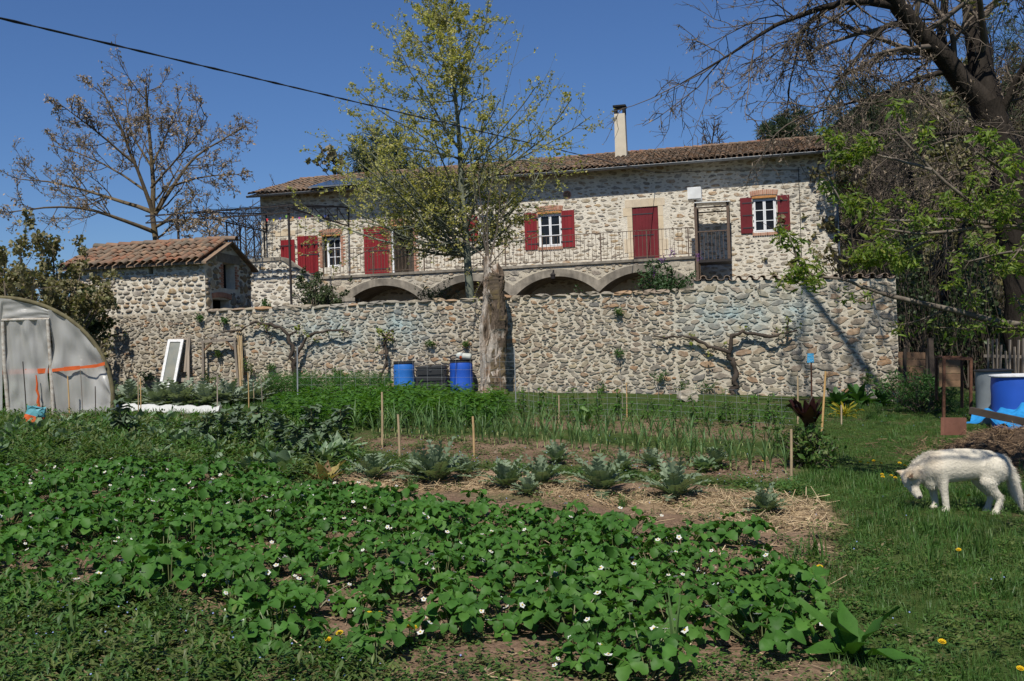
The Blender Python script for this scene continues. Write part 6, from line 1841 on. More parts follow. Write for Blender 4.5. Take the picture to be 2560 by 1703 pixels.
vine('two stemmed gnarled vine with long arms left of the barrels',
     [([(738, 937), (733, 899), (726, 865), (720, 837)], .045, .03), ([(735, 930), (735, 910), (748, 868), (762, 851), (769, 839), (793, 834), (834, 825), (855, 825), (872, 834)], .04, .015),
      ([(720, 837), (710, 830), (693, 813), (672, 810), (648, 808), (631, 801), (614, 818), (600, 822), (556, 832)], .035, .012), ([(720, 838), (738, 829), (751, 815)], .025, .012), ([(672, 812), (668, 824), (664, 830)], .02, .012)], 1)
vine('small crooked vine just left of the lighter blue barrel',
     [([(951, 937), (965, 916), (970, 892), (962, 872), (963, 844)], .032, .022), ([(963, 846), (955, 832), (946, 824)], .02, .008), ([(963, 846), (972, 832), (985, 822)], .018, .008), ([(961, 860), (950, 866), (938, 876)], .018, .007), ([(964, 850), (978, 847), (990, 852)], .015, .007)], 2)
vine('broad vine with arched arms on the right part of the garden wall',
     [([(1826, 994), (1834, 965), (1838, 935), (1836, 912), (1830, 894), (1824, 878)], .05, .04), ([(1824, 880), (1826, 853), (1834, 835), (1859, 830), (1886, 833), (1907, 842), (1930, 840), (1966, 833), (1993, 826)], .04, .014),
      ([(1824, 882), (1805, 872), (1775, 872), (1757, 860), (1739, 847), (1718, 840), (1686, 842), (1650, 844), (1628, 840)], .035, .012), ([(1966, 833), (1969, 815), (1972, 795)], .016, .012)], 3)
vine('short leafy vine arm on the left end of the garden wall', [([(232, 925), (236, 880), (250, 850)], .03, .02), ([(250, 850), (275, 840), (300, 832), (325, 828)], .022, .01), ([(250, 850), (240, 845), (225, 842)], .02, .01)], 4)

# tufts rooted in and against the wall
rng = np.random.default_rng(50)
def tuft(px, py, w, h, label, mat='hedge', off=.1, seed=0, n=160, ls=.045, name='wall_plant'):
    rng = np.random.default_rng(seed + int(px)); b = wpt(px, py, off)
    t = thing(name, label, 'plant', b)
    n_ = 10; D = norm(rng.normal(size=(n_, 3)) * [.7, .4, .2] + [0, -.3, .8]); PT, RR = grow(rng, np.repeat(b[None], n_, 0), D, rng.uniform(.5, 1, n_) * h, np.full(n_, .006), 5, .2, 0)
    PT[..., 0] = b[0] + (PT[..., 0] - b[0]) * max(.5, w / h); q = MB(); tubes(q, PT, RR, 3, cap=False); q.build('stems', M['stem'], t, False, b)
    lm = MB(); pos, _ = at_points(rng, PT, n // n_, .25); leaves(lm, rng, pos + rng.normal(size=pos.shape) * .03, leaf_tpl(1, .6, 2, 'oval', .5, .2), ls); lm.build('leaves', M[mat], t, False, b)
for px, py, w, h, lab in ((1648, 955, .35, .42, 'green tuft growing out of the wall, highest left of the right vine'), (1702, 985, .45, .55, 'bushy green wall plant left of the vine foot'), (1767, 980, .5, .36, 'wide low green wall plant beside the vine foot'), (1505, 985, .22, .32, 'pale spindly plant at the wall foot by the little drain hole'),
                          (1077, 862, .2, .13, 'tiny tuft high on the wall above the compost bin'), (1165, 865, .14, .14, 'tiny tuft on the wall left of the dead trunk'), (675, 922, .22, .15, 'small tuft low on the wall right of the bamboo'), (500, 800, .13, .17, 'dark tuft near the wall top below the shed'), (565, 806, .22, .14, 'flat green tuft near the wall top right of the shed'),
                          (545, 890, .15, .22, 'reddish dry tuft inside the timber frame'), (1545, 785, .18, .18, 'dry brownish tuft high on the wall'), (1548, 888, .22, .2, 'dark sprig on the wall above the garden fence'), (368, 950, .3, .25, 'dark green tuft at the wall foot left of the casement'), (630, 935, .36, .62, 'upright leafy plant at the wall right of the bamboo'), (520, 955, .5, .5, 'yellow green bush inside the foot of the timber frame'),
                          (2170, 960, .2, .45, 'yellowish sprig at the wall near its right corner'), (845, 940, .25, .35, 'leggy sprig on the wall right of the two stemmed vine')):
    tuft(px, py, w, h, lab, mat='weed' if 'y ' in lab or 'yellow' in lab else 'hedge', seed=3)

for px, py, w_, h_, lab in ((1722, 1004, .40, .26, 'pale boulder lying at the wall foot left of the right vine'), (2235, 1010, .45, .3, 'stone block at the foot of the garden wall corner'), (375, 1052, .14, .08, 'small reddish stone in the soil before the fleece')):
    p_ = hit(px, py); o = tag(link('boulder', stone_mesh('flat', 3 + px % 5, M['stone_h'])), lab, 'boulder'); o.matrix_local = Matrix.Translation((p_[0], p_[1] + .05, p_[2] + h_ * .42)) @ Matrix.Rotation(.2, 4, 'Y') @ Matrix.Diagonal((w_, .22, h_, 1))

# ------------------------------------------------------------------ right-hand yard things
def yz(px, py, d): return P(px, py, d)
# rusty angle-iron stand
rd = 18.5
b = P(2384, 1040, rd); b[2] = float(gz(b[0], b[1]))
t = thing('iron_stand', 'rusty angle iron stand holding a board near the compost heap', 'stand', b)
for a, c, dd in (((2341, 892), (2341, 1000), 19.2), ((2360, 895), (2359, 1050), 18.3), ((2404, 895), (2405, 1020), 19.2), ((2427, 897), (2427, 1040), 18.3)):
    q = MB(); bar(q, P(*a, dd), P(*c, dd), .045, .045); q.build('leg', M['rust'], t, origin=b)
for a, da, c, dc in (((2339, 892), 19.2, (2405, 893), 19.2), ((2358, 896), 18.3, (2428, 898), 18.3), ((2341, 892), 19.2, (2360, 895), 18.3), ((2404, 895), 19.2, (2427, 897), 18.3)):
    q = MB(); bar(q, P(*a, da), P(*c, dc), .05, .04); q.build('top_rail', M['rust'], t, origin=b)
q = MB()
for k in range(4):
    q = MB(); y0 = 900 + k * 17; V = [P(2348, y0, 19.05), P(2401, y0, 19.05), P(2401, y0 + 16, 19.05), P(2348, y0 + 16, 19.05)]
    V = V + [v + [0, .04, 0] for v in V]; q.add(V, Q=[[3, 2, 1, 0], [4, 5, 6, 7], [0, 1, 5, 4], [1, 2, 6, 5], [2, 3, 7, 6], [3, 0, 4, 7]], rnd=k * .3); q.build('board', M['wood_brown'], t, origin=b)
# plank screen and dark post behind it
b = P(2290, 975, 23.5); b[2] = float(gz(b[0], b[1]))
t = thing('plank_screen', 'low brown screen of horizontal planks beyond the wall corner', 'fence', b)
for k in range(5):
    q = MB(); y0 = 880 + k * 18; bar(q, P(2246, y0 + 8, 23.4), P(2330, y0 + 10, 23.8), .03, .155, k * .27); q.build('plank', M['wood_brown'], t, origin=b)
for px in (2262, 2318):
    q = MB(); bar(q, P(px, 872, 23.3), P(px, 985, 23.3), .06); q.build('post', M['wood_dark'], t, origin=b)
q = MB(); a = P(2325, 845, 21.5); c = a.copy(); c[2] = float(gz(a[0], a[1])) - .1; bar(q, a, c, .1); tag(q.build('fence_post', M['wood_dark'], origin=c), 'dark weathered post standing left of the rusty stand', 'post').location = tuple(c)
# picket fence
b = P(2520, 960, 24); b[2] = float(gz(b[0], b[1]))
t = thing('picket_fence', 'uneven grey picket fence behind the barrels at the right edge', 'fence', b); rng = np.random.default_rng(9)
for k in range(16):
    px = 2470 + k * 11; a = P(px, 872 - rng.uniform(-6, 30), 24 - k * .08); c = P(px + rng.normal() * 2, 960, 24 - k * .08)
    q = MB(); bar(q, c, a, .075, .02, rng.random()); q.build('paling', M['wood_grey'], t, origin=b)
for y0 in (890, 935):
    q = MB(); bar(q, P(2460, y0, 24.1) , P(2640, y0 + 4, 22.9), .03, .07); q.build('rail', M['wood_grey'], t, origin=b)
# barrels at the right
def barrel2(name, label, mat, c, R, H, lid=None):
    t = thing(name, label, 'barrel', c)
    q = MB(); lathe(q, [(0, 0), (R * .93, 0), (R, .06), (R * 1.01, H * .33), (R * .985, H * .36), (R * 1.01, H * .5), (R * .985, H * .65), (R, H * .8), (R * .96, H)], 30); q.build('body', mat, t, True)
    q = MB(); lathe(q, [(R * .97, H - .01), (R * 1.06, H), (R * 1.06, H + .02), (R * .6, H + .035), (0, H + .03)], 30); q.build('lid', lid, t, False); return t
c = P(2487, 1030, 17.6); c[2] = float(gz(c[0], c[1])); barrel2('grey_barrel', 'grey plastic barrel with a dark lid behind the right blue barrel', M['greyplastic'], c, .30, P(2470, 928, 17.6)[2] - c[2], M['black'])
c2 = P(2545, 1040, 16.6); c2[2] = float(gz(c2[0], c2[1])); barrel2('blue_barrel', 'blue plastic barrel with a white lid at the right edge', M['blue'], c2, .40, P(2540, 940, 16.6)[2] - c2[2], M['white_old'])
# compost heap, board, tarp, beam
hp = hit(2500, 1190); hd = 13.2
hc = P(2560, 1150, 12.6); hc[2] = float(gz(hc[0], hc[1]))
rng = np.random.default_rng(16)
u, v = np.meshgrid(np.linspace(-1.35, 1.9, 60), np.linspace(-1.2, 2.2, 50)); r_ = np.sqrt((u / np.where(u < 0, 1.05, 1.9)) ** 2 + (v / np.where(v < 0, 1.0, 1.25)) ** 2)
hz_ = .44 * np.maximum(1 - r_ ** 1.7, -.12) + blur(rng.normal(size=u.shape), 1) * .07
hw = np.stack([hc[0] + u, hc[1] + v, gz(hc[0] + u, hc[1] + v) + hz_], -1)
ht = thing('compost_heap', 'brown heap of straw manure behind the white dog', 'heap', hc)
q = MB(); i = np.arange(49)[:, None] * 60 + np.arange(59)[None]; q.add(hw.reshape(-1, 3), Q=np.stack([i, i + 1, i + 61, i + 60], -1).reshape(-1, 4)); q.build('heap', M['compost_base'], ht, True, hc)
q = MB(); n = 15000; k = rng.integers(0, 60 * 50, n); pos = hw.reshape(-1, 3)[k] + rng.normal(size=(n, 3)) * [.05, .05, .02] + [0, 0, .015]
pos = pos[(hz_.ravel()[k] > 0)]; n = len(pos)
D = norm(rng.normal(size=(n, 3)) * [1, 1, .45]); x = norm(np.cross(D, rng.normal(size=(n, 3)))); z = np.cross(x, D)
q.inst((np.array([(-.5, -.5, 0), (.5, -.5, 0), (.4, .5, 0), (-.4, .5, 0)], float), [], [[0, 1, 2, 3]]), np.stack([x * .007, D * rng.uniform(.05, .2, (n, 1)), z], -1), pos, rng.random(n))
q.build('straw_litter', M['compost'], ht, False, hc, kind='stuff')
q = MB(); a = P(2356, 1066, 13.6); bb = P(2412, 1066, 13.9); bar(q, a, bb, .05, .24); o = tag(q.build('edge_board', cmat('reddish board', [(.22, .10, .065)], nscale=5), origin=a), 'reddish brown board edging the compost heap', 'board'); o.location = tuple(a)
tp = [P(2410, 1050, 13.9), P(2700, 1078, 13.4), P(2720, 1002, 15.0), P(2462, 1020, 15.0)]
nu, nv = 40, 26; u, v = np.meshgrid(np.linspace(0, 1, nu), np.linspace(0, 1, nv)); rng = np.random.default_rng(19)
S = (1 - u)[..., None] * (1 - v)[..., None] * tp[0] + u[..., None] * (1 - v)[..., None] * tp[1] + u[..., None] * v[..., None] * tp[2] + (1 - u)[..., None] * v[..., None] * tp[3]
S[..., 2] += blur(rng.normal(size=u.shape), 5) * .16 - .04 * (1 - v) ** 3 + .04 * np.sin(u * 9 + v * 3) - .05 * (1 - sstep(0, .14, u))
q = MB(); i = np.arange(nv - 1)[:, None] * nu + np.arange(nu - 1)[None]; q.add(S.reshape(-1, 3), Q=np.stack([i, i + 1, i + nu + 1, i + nu], -1).reshape(-1, 4)); tb = tp[0].copy()
o = tag(q.build('blue_tarp', M['tarp'], None, True, tb), 'crumpled bright blue tarp spread behind the compost heap', 'tarp'); o.location = tuple(tb)
a = P(2425, 1026, 13.5); bb = P(2720, 1088, 12.6); q = MB(); bar(q, a, bb, .09, .09); o = tag(q.build('timber_beam', M['wood_dark'], origin=a), 'dark timber lying across the tarp on the compost heap', 'beam'); o.location = tuple(a)

# ------------------------------------------------------------------ stakes and wire
def stake(label, a, c, r=.014, mat='bamboo', name='garden_stake', cat='stake'):
    g_ = hit(*c); d = g_[1]; top = P(a[0], a[1], d + .02)
    q = MB(); m = (top + g_) / 2 + np.array([.006, 0, 0]); tubes(q, [resample([g_ - [0, 0, .1], m, top], 5)], np.linspace(r * 1.05, r * .9, 5), 7, rnd=(a[0] * .137) % 1)
    o = tag(q.build(name, M[mat], None, True, g_), label, cat); o.location = tuple(g_); return o, top
STK = [((57, 904), (67, 1048), .011, 'wood_dark', 'thin dark stake in front of the polytunnel door'), ((169, 940), (174, 1040), .014, 'bamboo', 'pale stake right of the polytunnel door'), ((201, 925), (207, 1048), .008, 'wood_grey', 'very thin stake left of the orange cane'),
       ((208, 965), (210, 1030), .014, 'bamboo', 'short orange cane by the polytunnel foot'), ((236, 918), (226, 1012), .008, 'wood_grey', 'thin slanting stick at the polytunnel corner'), ((238, 966), (238, 1046), .01, 'wood_dark', 'dark stick at the left end of the white fleece'),
       ((345, 946), (346, 1050), .011, 'bamboo', 'left one of the paired canes before the white fleece'), ((351, 944), (352, 1048), .010, 'bamboo', 'right one of the paired canes before the white fleece'), ((543, 935), (543, 1034), .012, 'wood_grey', 'grey stake at the right end of the white fleece'),
       ((620, 932), (622, 1020), .013, 'bamboo', 'pale stake below the bamboo bundle'), ((633, 956), (635, 1012), .010, 'bamboo', 'short cane right of the pale stake'), ((651, 939), (656, 1010), .009, 'wood_grey', 'thin tilted stick before the herb bed'),
       ((743, 866), (744, 1012), .016, 'steel', 'grey metal stake in front of the two stemmed vine'), ((955, 980), (955, 1118), .017, 'bamboo', 'tall cane at the left end of the leek rows'), ((995, 1036), (999, 1145), .017, 'bamboo', 'weathered cane close right of the tall cane'),
       ((1182, 1041), (1185, 1140), .017, 'bamboo', 'upright cane in the middle of the leek bed edge'), ((1285, 869), (1290, 1014), .012, 'steel', 'thin metal post with a white top right of the dead trunk'), ((1397, 988), (1397, 1066), .014, 'bamboo', 'short stake in the fence row left of the bean plants'),
       ((1553, 940), (1557, 1040), .007, 'wood_grey', 'thin stick left of the fence stake'), ((1566, 958), (1567, 1044), .012, 'bamboo', 'pale stake in the middle of the wire fence'), ((1994, 941), (1994, 1060), .017, 'bamboo', 'orange bamboo cane left of the red chard'),
       ((2064, 928), (2049, 1138), .016, 'bamboo', 'long leaning cane right of the red chard'), ((1978, 1073), (1977, 1204), .017, 'bamboo', 'cane at the right end of the leek rows'), ((2057, 1077), (2034, 1170), .016, 'wood_grey', 'grey slanting stake under the leaning cane'), ((2103, 1013), (2103, 1066), .014, 'bamboo', 'short stake beside the yellowing plant')]
tops = {}
for a, c, r, m, lab in STK:
    tops[a] = stake(lab, a, c, r, m)
g_ = hit(2029, 1010); q = MB()
t = thing('plant_marker', 'rusty rod with a blue patterned tag before the right part of the wall', 'marker', g_)
q = MB(); bar(q, g_ - [0, 0, .05], P(2028, 905, g_[1]), .03); q.build('rod', M['rust'], t, origin=g_)
q = MB(); V = [P(x, y, g_[1] - .03) for x, y in ((2018, 907), (2035, 906), (2034, 883), (2019, 884))]; V = V + [v + [0, .02, 0] for v in V]; q.add(V, Q=[[0, 1, 2, 3], [7, 6, 5, 4], [0, 4, 5, 1], [1, 5, 6, 2], [2, 6, 7, 3], [3, 7, 4, 0]]); q.build('tag', M['bluetag'], t, origin=g_)
rng = np.random.default_rng(4); q = MB()
for k in range(9):
    y0 = 886 + (k // 3) * 7; x0 = 2020 + (k % 3) * 5; a = P(x0, y0 + rng.uniform(0, 4), g_[1] - .034); bar(q, a, a + [.03, 0, rng.uniform(-.03, .03)], .01, .003)
q.build('tag_marks', M['white_old'], t, origin=g_)
# wire netting between posts
def netting(label, pts, h, z0=.05, dx=.22, rows=6, r=.0022):
    b = pts[0]; t = thing('wire_fence', label, 'fence', b)
    q = MB()
    for k in range(rows):
        z = z0 + h * k / (rows - 1); tubes(q, [np.array(pts) + [0, 0, z]], np.full(len(pts), r), 3, cap=False)
    L = np.array(pts)
    for a, c in zip(L, L[1:]):
        n = int(np.linalg.norm(c - a) / dx)
        for k in range(n):
            p = a + (c - a) * k / n; tubes(q, [[p + [0, 0, z0], p + [0, 0, z0 + h]]], np.full(2, r * .8), 3, cap=False)
    o = q.build('netting', M['steel'], t, False, b); o['kind'] = 'stuff'
netting('thin wire netting stretched before the barrels', [hit(744, 1012), hit(1000, 1012), hit(1290, 1014)], 1.0, .1, .3, 7, .0022)
netting('low wire netting along the bean row right of the dead trunk', [hit(1290, 1030), hit(1397, 1050), hit(1567, 1044), hit(1790, 1056), hit(1985, 1070)], .55, .05, .2, 6, .0024)

# ------------------------------------------------------------------ power cable from upper left to the house
A = P(-160, 8, 11.5)
s, z = HP.hit(1640, 432, .15); Bp = HP.w(s, .15, z)
best = None
for sag in np.linspace(0, 2.5, 26):
    tt = np.linspace(0, 1, 60); C = A[None] * (1 - tt)[:, None] + Bp[None] * tt[:, None]; C[:, 2] -= sag * 4 * tt * (1 - tt)
    px, py, w = proj(C); e = abs(np.interp(700, px, py) - 203) + abs(np.interp(1130, px, py) - 311)
    if best is None or e < best[0]: best = (e, C, sag)
print('cable', best[0], best[2])
q = MB(); C = best[1]; off = np.stack([np.cos(np.arange(60) * 2.2), 0 * tt, np.sin(np.arange(60) * 2.2)], -1) * .010
tubes(q, [C + off, C - off], np.full((2, 60), .011), 5, cap=False)
o = tag(q.build('power_cable', M['black'], None, True, Bp), 'black twisted power cable slanting from the upper left to the eaves', 'cable'); o.location = tuple(Bp)
q = MB(); s2, z2 = HP.hit(2000, 425); tubes(q, [[(s, -.12, z), ((s + s2) / 2, -.06, z - .1), (s2, -.04, z2)]], np.full(3, .011), 5, cap=False); q.build('eaves_cable', M['black'], house)

# ------------------------------------------------------------------ white dog sniffing the grass
DD = 9.75
gd = hit(2366, 1279); DD = gd[1]
J = lambda x, y, lat=0.0: P(x, y, DD + lat)
dm = MB()
def blob(pts, radii, asp=None, sides=16, n=None):
    pts = np.array(pts); n = n or len(pts) * 4
    p = resample(pts, n); r = np.interp(np.linspace(0, 1, n), np.linspace(0, 1, len(radii)), radii)
    ends = np.array([1.0] * n); 
    d0 = norm(p[0] - p[1]); d1 = norm(p[-1] - p[-2])
    p = np.vstack([p[0] + d0 * r[0] * .95, p[0] + d0 * r[0] * .7, p[0] + d0 * r[0] * .35, p, p[-1] + d1 * r[-1] * .35, p[-1] + d1 * r[-1] * .7, p[-1] + d1 * r[-1] * .95])
    r = np.concatenate([[r[0] * .25, r[0] * .7, r[0] * .94], r, [r[-1] * .94, r[-1] * .7, r[-1] * .25]])
    before = dm.n
    tubes(dm, [p], r, sides)
    if asp is not None:
        V = dm.V
        k = 0
        acc = 0
        for vi in range(len(V)):
            if acc >= before:
                V[vi][:, 1] = (V[vi][:, 1] - p[:, 1].mean()) * asp + p[:, 1].mean()
            acc += len(V[vi])
blob([J(2322, 1172), J(2350, 1166), J(2400, 1165), J(2445, 1164), J(2488, 1168)], [.130, .160, .146, .124, .138], .80)
blob([J(2336, 1150), J(2370, 1143), J(2420, 1142), J(2470, 1148)], [.07, .08, .08, .085], .8)
blob([J(2330, 1160), J(2308, 1172), J(2288, 1188)], [.125, .11, .085], .85)
blob([J(2312, 1190), J(2330, 1200)], [.08, .09], .8)
hl = -.05
blob([J(2287, 1187, hl * .6), J(2277, 1197, hl)], [.088, .088], 1.0)
blob([J(2276, 1206, hl), J(2286, 1224, hl - .03), J(2296, 1240, hl - .05)], [.066, .048, .038], 1.0)
for lat, dx, dy in ((-.075, 0, 0), (.075, -28, -9)):
    blob([J(2346 + dx, 1175, lat), J(2356 + dx, 1205 + dy, lat)], [.085, .055], .8)
    blob([J(2356 + dx, 1205 + dy, lat), J(2362 + dx, 1240 + dy, lat), J(2366 + dx, 1270 + dy, lat)], [.050, .036, .032])
    blob([J(2367 + dx, 1272 + dy, lat), J(2360 + dx, 1277 + dy, lat - .01)], [.034, .030])
for lat, dx, dy in ((-.075, 0, 0), (.075, -22, -8)):
    blob([J(2486 + dx, 1172, lat), J(2472 + dx, 1206 + dy, lat)], [.125, .075], .7)
    blob([J(2470 + dx, 1205 + dy, lat), J(2483 + dx, 1228 + dy, lat), J(2500 + dx, 1244 + dy, lat)], [.074, .050, .033])
    blob([J(2500 + dx, 1243 + dy, lat), J(2496 + dx, 1262 + dy, lat), J(2491 + dx, 1277 + dy, lat)], [.034, .028, .029])
    blob([J(2492 + dx, 1279 + dy, lat), J(2484 + dx, 1283 + dy, lat - .01)], [.033, .028])
blob([J(2506, 1152), J(2520, 1172), J(2532, 1205), J(2544, 1240), J(2554, 1265)], [.045, .052, .058, .05, .022], .8)
for e in (((2270, 1188), (2243, 1179), .06), ((2286, 1186), (2268, 1192), -.12)):
    lat = e[2]
    a = J(*e[0], lat + hl * .5); b_ = J(*e[1], lat + hl)
    blob([a, a * .5 + b_ * .5, b_], [.046, .040, .014], .6)
me = dm.mesh('dog_raw', M['fur'])
ob = link('dog_raw', me)
md = ob.modifiers.new('r', 'REMESH'); md.mode = 'VOXEL'; md.voxel_size = .011; md.use_smooth_shade = True
md2 = ob.modifiers.new('s', 'SMOOTH'); md2.iterations = 7; md2.factor = .5
dg = bpy.context.evaluated_depsgraph_get(); ev = ob.evaluated_get(dg); dme = bpy.data.meshes.new_from_object(ev)
bpy.data.objects.remove(ob)
nv = len(dme.vertices); co = np.zeros(nv * 3); dme.vertices.foreach_get('co', co); co = co.reshape(-1, 3); nn = np.zeros(nv * 3); dme.vertices.foreach_get('normal', nn); nn = nn.reshape(-1, 3)
dbase = np.array([J(2420, 1279)[0], DD, gd[2]])
co_l = co - dbase; dme.vertices.foreach_set('co', co_l.ravel()); dme.name = 'body'; dme.materials.clear(); dme.materials.append(M['fur'])
dme.polygons.foreach_set('use_smooth', np.ones(len(dme.polygons), bool))
dog = thing('white_dog', 'cream white shepherd dog sniffing the grass at the right', 'dog', dbase)
def tanness(p):
    x_, y_, _ = proj(p); t_ = np.zeros(len(p))
    for cx_, cy_, r_, a_ in ((2272, 1186, 16, 1.0), (2247, 1180, 12, .9), (2292, 1182, 22, .7), (2330, 1150, 34, .45), (2290, 1210, 16, .35), (2405, 1130, 60, .15)):
        t_ = np.maximum(t_, a_ * np.exp(-((x_ - cx_) ** 2 + (y_ - cy_) ** 2) / r_ ** 2))
    return t_
at = dme.attributes.new('tan', 'FLOAT', 'POINT'); at.data.foreach_set('value', tanness(co).astype(np.float32))
link('body', dme, dog)
rng = np.random.default_rng(33); q = MB()
k = rng.integers(0, nv, 26000); pos = co[k] - nn[k] * .004; nk = nn[k]
flow = np.array([.85, .1, -.55]); flow = np.where((pos[:, 2:3] < gd[2] + .26), np.array([[.1, 0, -1.0]]), flow[None])
D = norm(flow - nk * (flow * nk).sum(1, keepdims=True) + nk * .38 + rng.normal(size=nk.shape) * .16); x = norm(np.cross(D, nk)); z = np.cross(x, D)
ppx, ppy, _ = proj(pos)
ln = .015 + .018 * (np.abs(ppx - 2310) < 40) * (ppy < 1235) + .022 * (ppx > 2500) + .01 * (ppx > 2460) - .012 * (ppx < 2302) * (ppy > 1195)
q.inst((np.array([(-.5, 0, 0), (.5, 0, 0), (0, 1, 0)], float), [[0, 1, 2]], []), np.stack([x * .0028, D * (ln * rng.uniform(.7, 1.3, len(ln)))[:, None], z], -1), pos, rng.random(len(pos)))
fo = q.build('fur', M['fur'], dog, False, dbase, kind='stuff'); at = fo.data.attributes.new('tan', 'FLOAT', 'POINT'); at.data.foreach_set('value', np.repeat(tanness(pos), 3).astype(np.float32))
q = MB(); lathe(q, [(0, -.018), (.014, -.012), (.018, 0), (.014, .012), (0, .016)], 10, P(2299, 1243, DD + hl - .075) - dbase); q.build('nose', M['black'], dog, True)
q = MB(); lathe(q, [(0, -.009), (.008, -.004), (.008, .004), (0, .009)], 8, P(2278, 1211, DD + hl - .062) - dbase); q.build('eye', M['black'], dog, True)
q = MB(); a = J(2281, 1183, -.2) - dbase; b_ = J(2270, 1193, -.21) - dbase; c = J(2283, 1195, -.2) - dbase; q.add([a, b_, c], T=[[0, 1, 2]]); q.build('ear_lining', cmat('tan ear', [(.13, .08, .05)], nscale=20), dog)
# ------------------------------------------------------------------ cultivated plants
def merge(parts):
    V, T, Q, n = [], [], [], 0
    for v, t, q in parts:
        V.append(v)
        if len(t): T.append(np.asarray(t) + n)
        if len(q): Q.append(np.asarray(q) + n)
        n += len(v)
    return np.concatenate(V), (np.concatenate(T) if T else np.zeros((0, 3), int)), (np.concatenate(Q) if Q else np.zeros((0, 4), int))
def xf(tpl, Mx, t=(0, 0, 0)):
    return tpl[0] @ np.asarray(Mx).T + np.asarray(t), tpl[1], tpl[2]

def region(poly, dens, seed, ymax=26.0, ymin=4.3, jit=0):
    """points on the ground inside an area of the garden (dens per square metre, or a function of depth)"""
    rng = np.random.default_rng(seed)
    pp = np.array([hit(min(max(a, -400), 2960), min(max(b, 960), 1900))[:2] for a, b in poly])
    x0, y0 = pp.min(0) - .3; x1, y1 = pp.max(0) + .3; y0 = max(y0, ymin); y1 = min(y1, ymax)
    mx = dens if not callable(dens) else max(dens(np.array([y0, (y0 + y1) / 2, y1])))
    n = int((x1 - x0) * (y1 - y0) * mx)
    x = rng.uniform(x0, x1, n); y = rng.uniform(y0, y1, n)
    if callable(dens):
        k = rng.random(n) * mx < dens(y); x, y = x[k], y[k]
    z = gz(x, y); px, py, w = proj(np.stack([x, y, z], -1))
    ok = inpoly(px, py, poly) & (w > .5) & (px > -120) & (px < 2700) & (py < 1800)
    return np.stack([x, y, z], -1)[ok], rng

def spaced(pts, r):
    cell = {}; out = []
    for p in pts:
        k = (int(p[0] // r), int(p[1] // r)); ok = True
        for i in (-1, 0, 1):
            for j in (-1, 0, 1):
                for qx, qy in cell.get((k[0] + i, k[1] + j), ()):
                    if (p[0] - qx) ** 2 + (p[1] - qy) ** 2 < r * r: ok = False
        if ok: cell.setdefault(k, []).append((p[0], p[1])); out.append(p)
    return np.array(out)

# --- strawberries
lf_ = [leaf_tpl(.074, .058, 6, 'obovate', b, .45, .05, s, .14) for b, s in ((.5, 1), (.8, 2), (.25, 3), (1.1, 4))]
def trifol(rng):
    parts = []
    for a in (0, rad(88), -rad(88)):
        l = lf_[rng.integers(0, 4)]; s = rng.uniform(.85, 1.12)
        parts.append(xf(l, rotz(a + rng.normal() * .1) @ rotx(rng.normal() * .18) * s, (0, 0, 0)))
    return merge(parts)
rng = np.random.default_rng(60)
TRI = [trifol(rng) for _ in range(7)]
tri_me = [MB().add(t[0], t[1], t[2], rnd=rng.random()).mesh('leaf', M['straw_leaf'], True) for t in TRI]
def straw_plan(rng, n, h, r):
    out = []
    for k in range(n):
        az = k * 2.4 + rng.normal() * .3; rr = r * (k / n) ** .6 * rng.uniform(.7, 1.1) + .02; hh = h * (1 - .45 * (rr / r) ** 2) * rng.uniform(.5, 1.12)
        pos = np.array([rr * math.cos(az), rr * math.sin(az), hh])
        tilt = .05 + .6 * rr / r + rng.normal() * .22
        Mx = rotz(np.array(az - math.pi / 2)) @ rotx(np.array(-tilt + .1)) @ rotz(np.array(rng.normal() * .5)) * rng.uniform(.8, 1.2)
        out.append((int(rng.integers(0, 7)), Mx, pos))
    return out
def flower_mb(q, c, s, rng, m0=0, m1=1):
    up = norm(rng.normal(size=3) * .35 + [0, -.35, 1]); x = norm(np.cross(up, [1, .2, 0])); y = np.cross(up, x)
    for k in range(5):
        a = k * 2 * math.pi / 5; d = math.cos(a) * x + math.sin(a) * y; n_ = -math.sin(a) * x + math.cos(a) * y
        q.add([c, c + d * s * .55 - n_ * s * .42, c + d * s + up * s * .12, c + d * s * .55 + n_ * s * .42], Q=[[0, 1, 2, 3]], m=m0)
    q.add([c + up * .004 + x * s * .3, c + up * .004 + y * s * .3, c + up * .004 - x * s * .3, c + up * .004 - y * s * .3, c + up * s * .25], T=[[0, 1, 4], [1, 2, 4], [2, 3, 4], [3, 0, 4]], m=m1)
VAR = []
for k in range(10):
    rng = np.random.default_rng(300 + k); plan = straw_plan(rng, int(rng.integers(15, 22)), rng.uniform(.15, .24), rng.uniform(.15, .2))
    q = MB(); pet = MB()
    for i, Mx, pos in plan:
        t = TRI[i]; q.add(t[0] @ Mx.T + pos, t[1], t[2], rnd=rng.random())
        pet_p = np.array([[pos[0] * .15, pos[1] * .15, 0], [pos[0] * .6, pos[1] * .6, pos[2] * .6], pos]); tubes(pet, [pet_p], np.array([.003, .0025, .002]), 3, cap=False)
    fls = []; nf = int(rng.integers(0, 6))
    for _ in range(nf):
        az = rng.uniform(0, 6.28); c = np.array([.17 * math.cos(az), .17 * math.sin(az) - .06, rng.uniform(.08, .2)]); fl = MB(); flower_mb(fl, c, rng.uniform(.014, .019), rng); fls.append(fl.mesh('flower', [M['petal'], M['yellow']])); tubes(pet, [[(0, 0, 0), tuple(c * [.6, .6, .7]), tuple(c)]], np.array([.002, .002, .0015]), 3, cap=False)
    VAR.append((plan, q.mesh('leaves', M['straw_leaf'], True), pet.mesh('stems', M['stem']), fls))
